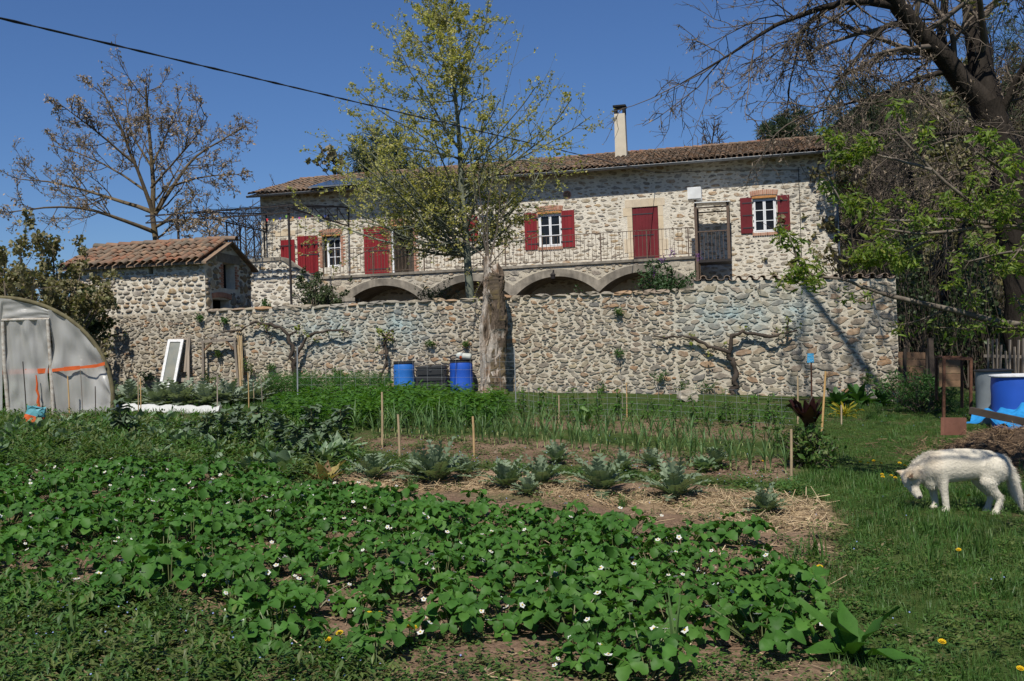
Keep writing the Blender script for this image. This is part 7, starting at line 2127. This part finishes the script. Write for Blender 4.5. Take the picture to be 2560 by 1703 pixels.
SPOLY = [(-120, 1212), (150, 1192), (420, 1190), (650, 1218), (880, 1262), (1150, 1292), (1450, 1322), (1650, 1352), (1850, 1352), (1925, 1395), (1900, 1440), (1990, 1500), (2010, 1620), (1720, 1650), (1480, 1640), (1260, 1580), (1010, 1570), (760, 1545), (560, 1530), (330, 1478), (120, 1440), (-120, 1455)]
pts, rng = region(SPOLY, 160, 61)
# thin the plants over bare patches
bare = [(300, 1440, 60), (1150, 1560, 70), (1830, 1400, 60), (1600, 1480, 45), (880, 1480, 40), (1000, 1395, 30), (380, 1390, 45), (1250, 1500, 40), (1950, 1460, 50), (1700, 1560, 50), (60, 1330, 30)]
px, py, _ = proj(pts); keep = np.ones(len(pts), bool)
for bx, by, br in bare: keep &= ((px - bx) / (br * 1.6)) ** 2 + ((py - by) / (br * .55)) ** 2 > 1
pts = spaced(pts[keep], .285)
extra = np.array([hit(*p) for p in ((40, 1500), (110, 1520), (215, 1545), (300, 1520), (690, 1620), (640, 1560), (1900, 1560), (2040, 1580), (1480, 1690), (1620, 1700), (330, 1480), (940, 1650), (1140, 1600))])
pts = np.vstack([pts, extra]); order = np.argsort(pts[:, 1]); pts = pts[order]
print('strawberries', len(pts))
GRP = 'strawberry plants in the big front bed'
for i, p in enumerate(pts[:300]):
    v = int(rng.integers(0, 10)); plan, lm, sm, fm = VAR[v]
    t = thing('strawberry_plant', 'strawberry plant with glossy green three part leaves in the front bed', 'plant', p, rng.uniform(0, 6.28), GRP)
    s = rng.uniform(.82, 1.38); t.scale = (s, s, s)
    if i < 22:
        for k, Mx, pos in plan:
            o = link('leaf', tri_me[k], t); m4 = Matrix(Mx.tolist()).to_4x4(); m4.translation = pos; o.matrix_local = m4
    else: link('leaves', lm, t)
    link('stems', sm, t)
    for f_ in fm: link('flower', f_, t)

# --- leeks
LK = []
for k in range(9):
    rng = np.random.default_rng(400 + k); q = MB(); q0 = MB()
    tubes(q0, [[(0, 0, -.03), (0, 0, .03), (rng.normal() * .006, rng.normal() * .006, .09)]], np.array([.009, .009, .007]), 6)
    for j in range(int(rng.integers(7, 11))):
        L = rng.uniform(.30, .58); bl = blade_tpl(L, .021, rng.uniform(.3, 1.8), 5); az = (0 if j % 2 else math.pi) + rng.normal() * .5
        q.add(bl[0] @ rotz(np.array(az)).T + [0, 0, .05 + .012 * j], bl[1], bl[2], rnd=rng.random())
    LK.append((q.mesh('leaves', M['leek'], True), q0.mesh('stalk', cmat('leek stalk', [(.30, .33, .14)], bump=0) if k == 0 else LK[0][1].materials[0], True)))
def row(a, b, step, seed, jit=.05, mid=None):
    rng = np.random.default_rng(seed); A, B = hit(*a), hit(*b)
    Mi = (A + B) / 2 if mid is None else hit(*mid)
    L = np.linalg.norm(Mi - A) + np.linalg.norm(B - Mi); n = int(L / step)
    t = (np.arange(n) + .5) / n; p = np.where((t < .5)[:, None], A + (Mi - A) * (t * 2)[:, None], Mi + (B - Mi) * (t * 2 - 1)[:, None])
    p = p + rng.normal(size=(n, 3)) * [jit, jit, 0]; p[:, 2] = gz(p[:, 0], p[:, 1]); return p, rng
lk = 0
for a, b, mid, st, lab, grp in (((930, 1094), (1965, 1186), (1330, 1118), .098, 'leek with long drooping green leaves in the front leek row', 'leeks in the front row'), ((880, 1076), (1960, 1150), (1330, 1094), .10, 'leek with long green leaves in the second leek row', 'leeks in the second row'), ((950, 1062), (1955, 1122), (1400, 1076), .12, 'slender leek in the rearmost leek row', 'leeks in the rear row')):
    p, rng = row(a, b, st, 70 + lk, .03, mid)
    for q_ in p:
        if rng.random() < .07: continue
        k = int(rng.integers(0, 9)); t = thing('leek', lab, 'plant', q_, rng.uniform(0, 6.28), grp); s = rng.uniform(.6, .95); t.scale = (s * 1.1, s * 1.1, s * rng.uniform(.85, 1.1))
        link('leaves', LK[k][0], t); link('stalk', LK[k][1], t); lk += 1
print('leeks', lk)

# --- lobed grey leaves (cardoon, artichoke)
def lobed(L, W, bend, rng, nl=7):
    mid = blade_tpl(L, W * .16, bend, 6); V = [mid[0]]; T = [mid[1]]; Q = [mid[2]]; n = len(mid[0])
    for k in range(1, nl + 1):
        t = k / (nl + 1.0); a = bend * t; y = L * np.trapz(np.sin(np.linspace(0, a, 8)), dx=t / 7); z = L * np.trapz(np.cos(np.linspace(0, a, 8)), dx=t / 7)
        f = np.array([0, math.sin(a), math.cos(a)]); up = np.array([0, -math.cos(a), math.sin(a)])
        w = W / 2 * math.sin(math.pi * min(t * .9 + .12, 1)) ** .7 * rng.uniform(.8, 1.15)
        for sx in (-1, 1):
            c = np.array([0, y, z]); tip = c + np.array([sx, 0, 0]) * w + f * w * .55 + up * w * rng.uniform(-.1, .35)
            b0 = c - f * L / nl * .32; b1 = c + f * L / nl * .42; m = c + np.array([sx, 0, 0]) * w * .55 + f * w * .0 + up * w * .12; m2 = c + np.array([sx, 0, 0]) * w * .5 + f * w * .62 + up * w * .15
            V.append(np.array([b0, m, tip, m2, b1])); T.append(np.array([[0, 1, 4], [1, 3, 4], [1, 2, 3]]) + n); n += 5
    return np.concatenate(V), np.concatenate(T), np.concatenate(Q)
def rosette(seed, nleaf, L, W, mode, bend=(.5, 1.5), spread=.35):
    rng = np.random.default_rng(seed); q = MB()
    for k in range(nleaf):
        az = k * 2.4 + rng.normal() * .2; f = k / nleaf; b = bend[0] + (bend[1] - bend[0]) * f + rng.normal() * .1; l = L * rng.uniform(.75, 1.1)
        if mode == 'lobed':
            tp = lobed(l, W * rng.uniform(.8, 1.1), b, rng); tp = (tp[0] @ rotx(np.array(-(.08 + 1.05 * f + rng.normal() * .08))).T, tp[1], tp[2])
        else:
            bl = leaf_tpl(l, W * rng.uniform(.85, 1.15), 5, mode, b * .8, .35, .05, seed * 7 + k, .12); tp = (bl[0][:, [0, 2, 1]] * [1, -1, 1], bl[1], bl[2])
            Rm = rotx(np.array(-(.25 + spread * 2.2 * f))); tp = (tp[0] @ Rm.T, tp[1], tp[2])
        q.add(tp[0] @ rotz(np.array(az)).T, tp[1], tp[2], rnd=rng.random())
    return q
def put(name, label, cat, me, mat_unused, p, rz, s, part='leaves', group=None, extra=None):
    t = thing(name, label, cat, p, rz, group); t.scale = (s, s, s); link(part, me, t)
    if name == 'cardoon': t.scale = (s * 1.05, s * 1.05, s * .82)
    if extra: link(extra[0], extra[1], t)
    return t
CARD = [rosette(500 + k, 26, .95, .36, 'lobed', (.45, .95)).mesh('leaves', M['cardoon']) for k in range(4)]
ARTI = [rosette(520 + k, 24, .78, .32, 'lobed', (.45, .95)).mesh('leaves', M['arti']) for k in range(4)]
for k, (x, y, s, lab) in enumerate(((262, 1018, .78, 'grey leaved cardoon at the left end of the bed by the polytunnel'), (325, 1012, .85, 'grey cardoon behind the paired canes'), (395, 1016, .82, 'grey cardoon in front of the white casement'), (450, 1014, .9, 'tall grey cardoon right of the white casement'), (515, 1014, .82, 'grey cardoon in front of the timber frame'), (572, 1012, .85, 'grey cardoon before the bamboo bundle'), (628, 1006, .75, 'grey cardoon right of the bamboo bundle'), (668, 996, .7, 'rearmost grey cardoon beside the herb bed'))):
    put('cardoon', lab, 'plant', CARD[k % 4], None, hit(x, y), k * 1.7, s, group='cardoons behind the white fleece')
for k, (x, y, s, lab) in enumerate(((935, 1202, .62, 'grey green artichoke at the left end of the straw strip'), (1092, 1210, .82, 'largest artichoke left of centre on the straw strip'), (1050, 1198, .55, 'artichoke half hidden left of the largest one'), (1165, 1192, .45, 'low artichoke right of the largest one'), (1268, 1222, .6, 'dense artichoke in the middle of the straw strip'), (1355, 1214, .55, 'paler artichoke right of the middle one'), (1322, 1238, .36, 'little silvery artichoke at the straw edge'), (1392, 1160, .5, 'small artichoke beside the leek soil'), (1505, 1232, .72, 'artichoke on thick straw right of centre'), (1688, 1248, .72, 'artichoke at the right end of the straw strip'), (1558, 1178, .42, 'young artichoke behind the straw near the leeks'), (1630, 1172, .46, 'young artichoke in the weeds right of centre'), (1790, 1168, .5, 'pale big leaved artichoke below the right leeks'), (1915, 1285, .45, 'sprawling grey green artichoke on the far right straw'))):
    put('artichoke', lab, 'plant', ARTI[k % 4], None, hit(x, y), k * 2.1, s * .88, group='artichokes on the straw strip')
# --- cabbages and kale
CAB = [rosette(540 + k, 24, .34, .17, 'obovate', (.2, .8), .34).mesh('leaves', M['cabbage'], True) for k in range(3)]
for k, (x, y, s, lab) in enumerate(((400, 1120, .95, 'pale upright cabbage left of the kale'), (447, 1126, .8, 'smaller pale cabbage right beside the upright one'), (628, 1192, .85, 'rounded cabbage at the back edge of the strawberries'), (545, 1180, .7, 'yellow green cabbage at the back edge of the strawberries'), (705, 1196, 1.0, 'open cabbage showing white ribs'), (160, 1110, .75, 'broad leaved cabbage at the far left'), (330, 1112, .7, 'loose cabbage left of the pale ones'), (500, 1108, .7, 'cabbage between the pale ones and the kale'), (1760, 1180, .6, 'cabbage with broad pale leaves near the right leeks'))):
    put('cabbage', lab, 'plant', CAB[k % 3], None, hit(x, y), k * 1.3, s, group='cabbages behind the strawberries')
rng = np.random.default_rng(77); GRN = [rosette(545 + k, 22, .40, .13, 'lance', (.3, 1.0), .34).mesh('leaves', M['cabbage'], True) for k in range(3)]
pz, _ = region([(-40, 1075), (690, 1075), (880, 1120), (860, 1170), (600, 1170), (250, 1150), (-40, 1165)], 6, 78)
pz = spaced(pz, .55)
for k, p in enumerate(pz[:46]):
    put('leafy_green', 'loose pale green salad plant in the weedy bed left of the leeks', 'plant', (GRN + CAB)[k % 5], None, p, k * 1.9, rng.uniform(.6, 1.1), group='leafy greens in the weedy left bed')
print('greens', len(pz))
def kale_mesh(seed):
    rng = np.random.default_rng(seed); q = MB(); st = MB(); H = rng.uniform(.38, .6)
    tubes(st, [[(0, 0, -.03), (.01, 0, H * .5), (0, .01, H)]], np.array([.018, .016, .010]), 6)
    for k in range(48):
        h = H * rng.uniform(.12, 1.0); az = k * 2.4 + rng.normal() * .3; L = rng.uniform(.09, .22); bl = leaf_tpl(L, L * .55, 4, 'obovate', rng.uniform(.4, 1.3), .3, .09, seed * 31 + k, .2)
        q.add(bl[0] @ (rotz(np.array(az)) @ rotx(np.array(rng.uniform(.2, .8)))).T + [0, 0, h], bl[1], bl[2], rnd=rng.random())
    return q.mesh('leaves', M['kale']), st.mesh('stalk', M['stem'], True)
KAL = [kale_mesh(560 + k) for k in range(5)]
KP = ((300, 1098, 1.25), (520, 1135, .95), (560, 1126, 1.0), (590, 1110, 1.0), (625, 1140, .95), (650, 1098, 1.05), (690, 1112, .9), (705, 1150, 1.0), (745, 1160, 1.05), (780, 1122, 1.15), (820, 1140, .95), (855, 1125, 1.05), (770, 1170, .7), (470, 1120, .8), (600, 1085, .9))
KL = ('tall single kale stalk before the white fleece', 'dark kale at the left of the kale patch', 'bushy kale second from the left of the patch', 'kale behind the left part of the patch', 'low kale in the middle of the patch', 'tall kale at the back of the patch', 'kale just right of the back one', 'front kale left of the tall spike', 'kale above the white ribbed cabbage', 'spiky tallest kale of the patch', 'kale right of the spiky one', 'rightmost kale beside the leek canes', 'small kale at the front edge', 'small dark kale right of the pale cabbages', 'rear kale next to the parsley')
for k, ((x, y, s), lab) in enumerate(zip(KP, KL)):
    put('kale', lab, 'plant', KAL[k % 5][0], None, hit(x, y), k * 1.9, s, group='kale patch left of the leeks', extra=('stalk', KAL[k % 5][1]))
# bolted yellow plant
q = rosette(580, 9, .30, .085, 'lance', (.2, .9), .3); put('bolted_plant', 'withered yellow brown plant at the left end of the straw strip', 'plant', q.mesh('leaves', leafmat('withered leaf', [(.30, .22, .06), (.20, .11, .05), (.34, .28, .10), (.16, .09, .045)], transl=.2), True), None, hit(815, 1215), 0, 1.25)
# --- right-hand bed plants
BIG = [rosette(600 + k, 24, .6, .2, 'obovate', (.4, 1.3), .38).mesh('leaves', M['hedge'], True) for k in range(2)]
for k, (x, y, s, lab) in enumerate(((2095, 1018, .75, 'broad leaved green plant left under the wall corner'), (2150, 1016, .9, 'big leaved green plant below the wall corner'), (2205, 1016, .7, 'green plant right under the wall corner'))):
    put('leafy_plant', lab, 'plant', BIG[k % 2], None, hit(x, y), k * 1.1, s, group='broad leaved plants below the wall corner')
bush('dark_bush', 'dark dense bush of narrow leaves beyond the wall corner', 2305, 1032, 0, 1.2, .85, 'hedge', 3200, .09, 61, 'shrub', 16, base=hit(2305, 1032), tpl=leaf_tpl(1, .25, 2, 'lance', .6, .2), spread=.8)
put('yellow_plant', 'strap leaved yellowing plant below the wall corner', 'plant', rosette(620, 30, .36, .035, 'lance', (.5, 1.5), .5).mesh('leaves', M['ylwplant'], True), None, hit(2112, 1042), 0, 1.0)
put('red_chard', 'tall dark red leafed chard beside the leaning cane', 'plant', rosette(630, 20, .60, .15, 'oval', (.1, .7), .10).mesh('leaves', M['chard'], True), None, hit(2025, 1082), 0, 1.0)
bush('green_bush', 'dark green low bush at the foot of the leaning cane', 2022, 1150, 0, .75, .55, 'weed', 1500, .065, 62, 'shrub', 12, base=hit(2022, 1168), tpl=ovl, spread=.7)
# bean and other plants along the wire fence
BEAN = []
for k in range(5):
    rng = np.random.default_rng(640 + k); q = MB(); st = MB()
    for j in range(5):
        H = rng.uniform(.3, .6); x, y = rng.normal(size=2) * .05; p = np.array([[x, y, 0], [x * 1.4, y * 1.4, H * .5], [x * 2, y * 2, H]]); tubes(st, [p], np.array([.006, .005, .003]), 4, cap=False)
        for i in range(14):
            c = p[0] + (p[2] - p[0]) * rng.uniform(.2, 1); L = rng.uniform(.06, .1); bl = leaf_tpl(L, L * .55, 3, 'oval', rng.uniform(.2, .9), .2, .04, k * 99 + i); q.add(bl[0] @ (rotz(np.array(rng.uniform(0, 6.28))) @ rotx(np.array(rng.uniform(-.3, .6)))).T + c, bl[1], bl[2], rnd=rng.random())
    BEAN.append((q.mesh('leaves', M['parsley']), st.mesh('stems', M['stem'])))
rng = np.random.default_rng(66)
for k, x in enumerate(list(range(1310, 1990, 38))):
    y = 1046 + (x - 1310) * .042 + rng.normal() * 3
    put('bean_plant', 'leafy bean plant in the row along the wire fence', 'plant', BEAN[k % 5][0], None, hit(x, y), k * 1.3, rng.uniform(.75, 1.2), group='bean plants along the wire fence', extra=('stems', BEAN[k % 5][1]))
put('lettuce', 'bright yellow green lettuce among the bean row', 'plant', rosette(650, 14, .3, .16, 'obovate', (.2, .6), .2).mesh('leaves', M['parsley'], True), None, hit(1462, 1062), 0, 1.1)
q = MB(); rr = np.random.default_rng(3)
LT = rosette(660, 10, .16, .11, 'obovate', (.4, .8), .45).mesh('leaves', M['parsley'], True)
for k, x in enumerate((215, 258, 328, 362, 395, 415, 488)):
    put('lettuce', 'small green lettuce seedling in front of the white fleece', 'plant', LT, None, hit(x, 1046 + (k % 2) * 3), k, rr.uniform(.8, 1.2), group='lettuce seedlings along the fleece')

# white fleece strip
p = [hit(x, y) for x, y in ((205, 1030), (260, 1030), (330, 1030), (400, 1032), (470, 1034), (550, 1036))]
q = MB(); rng = np.random.default_rng(7); nu, nv = 60, 8; cl = resample(p, nu); V = []
for k in range(nu):
    for j in range(nv):
        t = j / (nv - 1); V.append(cl[k] + np.array([rng.normal() * .008, -.16 + .34 * t, .03 + .13 * math.sin(math.pi * t) + .02 * math.sin(k * .8 + j) + rng.normal() * .006]))
i = np.arange(nu - 1)[:, None] * nv + np.arange(nv - 1)[None]; q.add(V, Q=np.stack([i, i + nv, i + nv + 1, i + 1], -1).reshape(-1, 4)); o = tag(q.build('garden_fleece', M['fleece'], None, True, cl[0]), 'long strip of white fleece lying in front of the cardoons', 'fleece'); o.location = tuple(cl[0])

# ------------------------------------------------------------------ masses nobody could count
def clump(seed, n, r, h, L, W, prof='oval', m='weed', up=.5):
    rng = np.random.default_rng(seed); parts = []
    for k in range(n):
        a = rng.uniform(0, 6.28); rr = r * math.sqrt(rng.random()); l = leaf_tpl(L * rng.uniform(.6, 1.2), W * rng.uniform(.6, 1.2), 2, prof, rng.uniform(0, .9), .25)
        parts.append(xf(l, rotz(np.array(rng.uniform(0, 6.28))) @ rotx(np.array(rng.uniform(-.3, 1.2) * up)), (rr * math.cos(a), rr * math.sin(a), h * rng.random() ** .7)))
    return merge(parts)
def mass(name, label, mats, sets, kind='stuff'):
    """sets: (points, rng, templates, size, material index)"""
    q = MB()
    for pts, rng, tpls, (s0, s1), m in sets:
        if not len(pts): continue
        ch = rng.integers(0, len(tpls), len(pts))
        for k, tp in enumerate(tpls):
            sel = pts[ch == k]; n = len(sel)
            if not n: continue
            s = rng.uniform(s0, s1, n); Mx = rotz(rng.uniform(0, 6.28, n)) @ rotx(rng.normal(size=n) * .15) * s[:, None, None]
            q.inst(tp, Mx, sel, rng.random(n), m)
    o = q.build(name, mats, kind=kind); o['label'] = label; return o
PARS = [clump(700 + k, 26, .15, .40, .11, .075) for k in range(4)]
HERB = [clump(710 + k, 26, .13, .42, .07, .028) for k in range(4)]
p1, r1 = region([(660, 1072), (760, 1082), (900, 1075), (1050, 1070), (1200, 1072), (1268, 1068), (1262, 1022), (1150, 1008), (980, 1004), (850, 1008), (700, 1030)], 34, 81)
mass('parsley_bed', 'dense bright green parsley bed below the barrels', [M['parsley']], [(p1, r1, PARS, (.45, 1.25), 0)])
p2, r2 = region([(655, 1004), (760, 1010), (960, 1004), (985, 990), (900, 975), (650, 978)], 50, 82)
mass('herb_bed', 'dense dark green herb bed along the wall left of the barrels', [M['hedge']], [(p2, r2, HERB, (1.0, 1.5), 0)])
LAWN = [(1840, 1235), (1960, 1210), (2000, 1190), (1995, 1060), (2060, 1022), (2260, 1000), (2760, 960), (2760, 1760), (2130, 1760), (2040, 1560), (2010, 1470), (2105, 1400), (2095, 1290), (2060, 1255)]
WALLG = [(1290, 1006), (2060, 1020), (2060, 1052), (1985, 1062), (1300, 1034)]
BL_ = [blade_tpl(1, .06, b, 3) for b in (.3, .7, 1.1, 1.5)]
def gt(seed, n, r):
    rng = np.random.default_rng(seed); return merge([xf(BL_[rng.integers(0, 4)], rotz(np.array(rng.uniform(0, 6.28))) * rng.uniform(.5, 1.15), (rng.normal() * r, rng.normal() * r, -.02)) for _ in range(n)])
GT = [gt(720 + k, 9, .22) for k in range(6)]
def ld_(y): return np.where(y < 8, 420, np.where(y < 12, 230, 80))
pl, rl = region(LAWN, ld_, 83); pw, rw = region(WALLG, 60, 84); pv, rv = region([(-100, 985), (1290, 1000), (1300, 1036), (900, 1075), (700, 1062), (-100, 1056)], 55, 85)
# patchiness: taller tussocks, thin spots
nzv = np.sin(pl[:, 0] * 2.1 + 1.3 * np.sin(pl[:, 1] * 1.7)) + np.sin(pl[:, 1] * 2.7 + pl[:, 0]) + rl.normal(size=len(pl)) * .8
kp = nzv > -1.3
hi = nzv > 1.35
mass('grass', 'tufted green lawn grass around the dog', [M['grass']], [(pl[kp & ~hi], rl, GT, (.055, .10), 0), (pl[hi], rl, GT, (.10, .19), 0), (pw, rw, GT, (.08, .16), 0), (pv, rv, GT, (.08, .17), 0)])
# tussocks that stand out
for k, (x, y, s, lab) in enumerate(((2440, 1395, .26, 'long grass tussock in the lawn below the dog'), (2330, 1420, .22, 'dense grass tussock left below the dog'), (2035, 1400, .26, 'tall grass tuft at the edge of the straw'), (1985, 1430, .2, 'grass tuft at the soil edge by the orange flowers'), (2500, 1480, .2, 'grass tussock near the right edge'), (1490, 1640, .2, 'thin grass tuft in the bare soil at the bottom'), (1560, 1270, .16, 'grass tuft on the straw right of the artichoke'), (1030, 1225, .16, 'grass tuft beside the largest artichoke'))):
    g_ = gt(800 + k, 46, .16); t = tag(MB().add(g_[0] * s, g_[1], g_[2], rnd=np.repeat(np.random.default_rng(k).random(46), 7)[:len(g_[0])] if len(g_[0]) == 46 * 7 else .3).build('grass_tussock', M['grass']), lab, 'grass tuft'); t.location = tuple(hit(x, y))
WEED = [clump(740 + k, 16, .10, .07, .05, .026) for k in range(5)]; WEEDT = [clump(750 + k, 18, .08, .15, .05, .02, 'oval', up=1.0) for k in range(4)]; FINE = [clump(760 + k, 18, .09, .05, .03, .018) for k in range(4)]
W1_ = [(-120, 1470), (120, 1470), (330, 1500), (560, 1560), (760, 1570), (860, 1640), (1060, 1760), (-120, 1760)]
W2_ = [(-120, 1052), (700, 1062), (900, 1115), (880, 1180), (820, 1225), (700, 1222), (600, 1195), (250, 1168), (-120, 1205)]
W3_ = [(870, 1126), (1250, 1166), (1700, 1196), (1990, 1212), (2090, 1262), (1900, 1232), (1500, 1198), (1200, 1180), (880, 1185)]
W4_ = [(-200, 1030), (2760, 1000), (2760, 1760), (-200, 1760)]
a1, q1 = region(W1_, 260, 91); a2, q2 = region(W2_, 62, 92); a3, q3 = region(W3_, 70, 93); a4, q4 = region(W4_, lambda y: np.where(y < 8, 28, 10), 94)
a5, q5 = region(W1_, 60, 95); a6, q6 = region(LAWN, lambda y: np.where(y < 8, 60, 22), 96)
a8, q8 = region(SOIL[0], 26, 109); a9, q9 = region(SOIL[1], 26, 110)
a7, q7 = region([(700, 1600), (1300, 1600), (1950, 1660), (2080, 1760), (640, 1760)], 75, 97)
mass('weeds', 'mixed low weeds between the vegetable beds', [M['weed'], M['weed_dry']], [(a1[::2], q1, WEED, (.6, 1.3), 0), (a1[::2], q1, WEEDT, (.5, 1.4), 0), (a1[::3], q1, GT, (.05, .14), 0), (a2[::2], q2, WEED, (.9, 2.0), 0), (a2[::2], q2, WEEDT, (.9, 2.1), 0), (a3, q3, WEED, (.7, 1.3), 0), (a4, q4, FINE, (.7, 1.5), 0), (a4[::4], q4, FINE, (.6, 1.3), 1), (a5, q5, FINE, (.8, 1.4), 1), (a6, q6, WEED, (.5, .95), 0), (a7, q7, FINE, (.6, 1.2), 0), (a8, q8, FINE, (.7, 1.4), 0), (a8[::3], q8, WEED, (.6, 1.1), 0), (a9, q9, WEED, (.6, 1.2), 0), (a7[::2], q7, WEED, (.4, .8), 0), (a7[::3], q7, FINE, (.6, 1.1), 1)])
# straw mulch
ST = (np.array([(-.5, 0, 0), (.5, 0, 0), (.45, 1, 0), (-.45, 1, 0)], float), np.zeros((0, 3), int), np.array([[0, 1, 2, 3]]))
sp, rs = region(STRAWP[0], 800, 98); sp2, _ = region(SOIL[2], lambda y: np.where(y < 8, 70, 30), 99)
q = MB()
for pts_, mx in ((sp, .05), (sp2, .015)):
    n = len(pts_); az = rs.uniform(0, 6.28, n); D = norm(np.stack([np.cos(az), np.sin(az), rs.normal(size=n) * .22], -1)); x = norm(np.cross(D, np.array([0, 0, 1.0]))); x = norm(x + rs.normal(size=x.shape) * .3); z = np.cross(x, D)
    q.inst(ST, np.stack([x * rs.uniform(.004, .008, (n, 1)), D * rs.uniform(.06, .22, (n, 1)), z], -1), pts_ + np.stack([0 * az, 0 * az, .008 + rs.random(n) * mx], -1), rs.random(n))
o = q.build('straw_mulch', M['straw'], kind='stuff'); o['label'] = 'dry straw mulch under the artichokes'
# small blue speedwell flowers
b1, qb1 = region(W1_, 22, 101); b2, qb2 = region(W3_, 26, 102); b3, _ = region(W4_, 1.3, 103)
q = MB(); pp = np.vstack([b1, b2, b3]); pp[:, 2] += qb1.uniform(.05, .15, len(pp)); nb_ = len(pp)
FL = (np.array([(-.5, -.5, 0), (.5, -.5, 0), (.5, .5, 0), (-.5, .5, 0), (0, 0, -.2)], float), np.array([[0, 1, 4], [1, 2, 4], [2, 3, 4], [3, 0, 4]]), np.zeros((0, 4), int))
q.inst(FL, rotx(qb1.normal(size=nb_) * .4 + .5) @ rotz(qb1.uniform(0, 6.28, nb_)) * .008, pp, qb1.random(nb_)); o = q.build('blue_flowers', M['bluefl'], kind='stuff'); o['label'] = 'tiny blue flowers sprinkled in the weeds'
# clods and stones on the soil
rng = np.random.default_rng(105); cl_, qc = region(SOIL[2], lambda y: np.where(y < 8, 60, 25), 106); cl2, _ = region(SOIL[0], 60, 107); cl3, _ = region(SOIL[3], 60, 108); cp = np.vstack([cl_, cl2, cl3])
bv = np.array([(math.cos(a) * .5, math.sin(a) * .5, 0) for a in np.arange(6) * math.pi / 3] + [(0, 0, .38)]); CLD = (bv, np.array([[k, (k + 1) % 6, 6] for k in range(6)]), np.zeros((0, 4), int))
q = MB(); n = len(cp); s = .02 + .05 * rng.random(n) ** 3; Mx = rotz(rng.uniform(0, 6.28, n)) @ rotx(rng.normal(size=n) * .3) * s[:, None, None] * rng.uniform(.7, 1.3, (n, 1, 3)); q.inst(CLD, Mx, cp + [0, 0, .004], rng.random(n))
o = q.build('soil_clods', cmat('soil clods', [(.15, .095, .062), (.19, .125, .085), (.12, .078, .052), (.26, .19, .135)], nscale=30, bump=.3), kind='stuff'); o['label'] = 'small clods and pebbles on the bare soil'

# --- dandelions
DM = []
for k in range(3):
    rng = np.random.default_rng(900 + k); q = MB(); st = MB(); lv = MB()
    up = norm(np.array([rng.normal() * .2, -.35, 1.0])); x = norm(np.cross(up, [1, .3, 0])); y = np.cross(up, x); c = np.array([0, 0, .11])
    for ringn, (rr, hh) in enumerate(((.021, .0), (.016, .005), (.010, .008))):
        for j in range(12):
            a = j * math.pi / 6 + ringn * .3; d = math.cos(a) * x + math.sin(a) * y; n_ = -math.sin(a) * x + math.cos(a) * y
            q.add([c + up * hh, c + d * rr * .8 - n_ * rr * .25 + up * (hh + .003), c + d * rr + up * (hh + .006), c + d * rr * .8 + n_ * rr * .25 + up * (hh + .003)], Q=[[0, 1, 2, 3]])
    tubes(st, [[(0, .01, 0), (.004, 0, .06), tuple(c)]], np.full(3, .0022), 4, cap=False)
    for j in range(6):
        bl = leaf_tpl(.11, .026, 4, 'lance', .7, .2, .05, k * 10 + j, .35); lv.add(bl[0] @ rotz(np.array(j * 1.05)).T + [0, 0, .01], bl[1], bl[2], rnd=rng.random())
    DM.append((q.mesh('flower_head', M['yellow']), st.mesh('stem', M['stem']), lv.mesh('leaves', M['weed'], True)))
DP = [(821, 1598), (851, 1586), (902, 1588), (890, 1599), (924, 1537), (951, 1530), (991, 1571), (1003, 1568), (1027, 1559), (1024, 1570), (1038, 1567), (1993, 1417), (2051, 1423), (2398, 1371), (2357, 1611), (2553, 1675), (1908, 1154), (2250, 1161), (2263, 1165), (2185, 1154), (2203, 1157), (2172, 1159), (2152, 1158), (2206, 1188), (2208, 1197), (2229, 1190), (2239, 1198), (2258, 1207), (2423, 1244)]
def dl(x, y):
    if y > 1560 and x < 960: return 'yellow dandelion in the left group at the bottom of the picture', 'dandelions at the bottom left'
    if y > 1500 and x < 960: return 'yellow dandelion behind the bottom group', 'dandelions behind the bottom group'
    if y > 1500 and x < 1100: return 'yellow dandelion in the tight cluster of five on bare soil', 'dandelions in the tight cluster'
    if y < 1260 and x > 2100: return 'yellow dandelion in the grass beside the dog', 'dandelions near the dog'
    return {1993: 'orange dandelion at the edge of soil and lawn', 2051: 'dandelion in the grass right of the soil edge', 2398: 'lone dandelion on the long tussock', 2357: 'single dandelion in the shaded lower lawn', 2553: 'dandelion in the bottom right corner', 1908: 'dandelion in the weeds below the leeks'}[x], None
for k, (x, y) in enumerate(DP):
    yb = y + 52 * (1 if y > 1450 else .45 if y < 1300 else .8); p = hit(x, yb); lab, grp = dl(x, y)
    t = thing('dandelion', lab, 'flower', p, 0.0, grp); s = .95 + .2 * ((k * 7) % 5) / 5; t.scale = (s, s, s)
    for me in DM[k % 3]: link(me.name.split('.')[0], me, t)
# broad dock leaves bottom right
put('dock_plant', 'broad leaved dock at the edge of the lower lawn', 'plant', rosette(670, 9, .34, .1, 'lance', (.4, 1.2), .5).mesh('leaves', M['straw_leaf'], True), None, hit(2130, 1650), 0, 1.15)
put('onion_plant', 'tall onion with tubular leaves at the bottom edge right of centre', 'plant', MB().inst(BL_[0], np.array([rotz(np.array(a)) @ np.diag([.5, .35, .42]) for a in (0.3, 2.2, 4.1, 5.3)]), np.zeros((4, 3)), np.full(4, .3)).mesh('leaves', M['leek'], True), None, hit(1690, 1700), 0, 1.1)
put('onion_plant', 'onion with tubular leaves in the left bottom weeds', 'plant', MB().inst(BL_[0], np.array([rotz(np.array(a)) @ np.diag([.5, .35, .42]) for a in (0.9, 2.9, 4.6)]), np.zeros((3, 3)), np.full(3, .6)).mesh('leaves', M['leek'], True), None, hit(185, 1640), 0, .9)
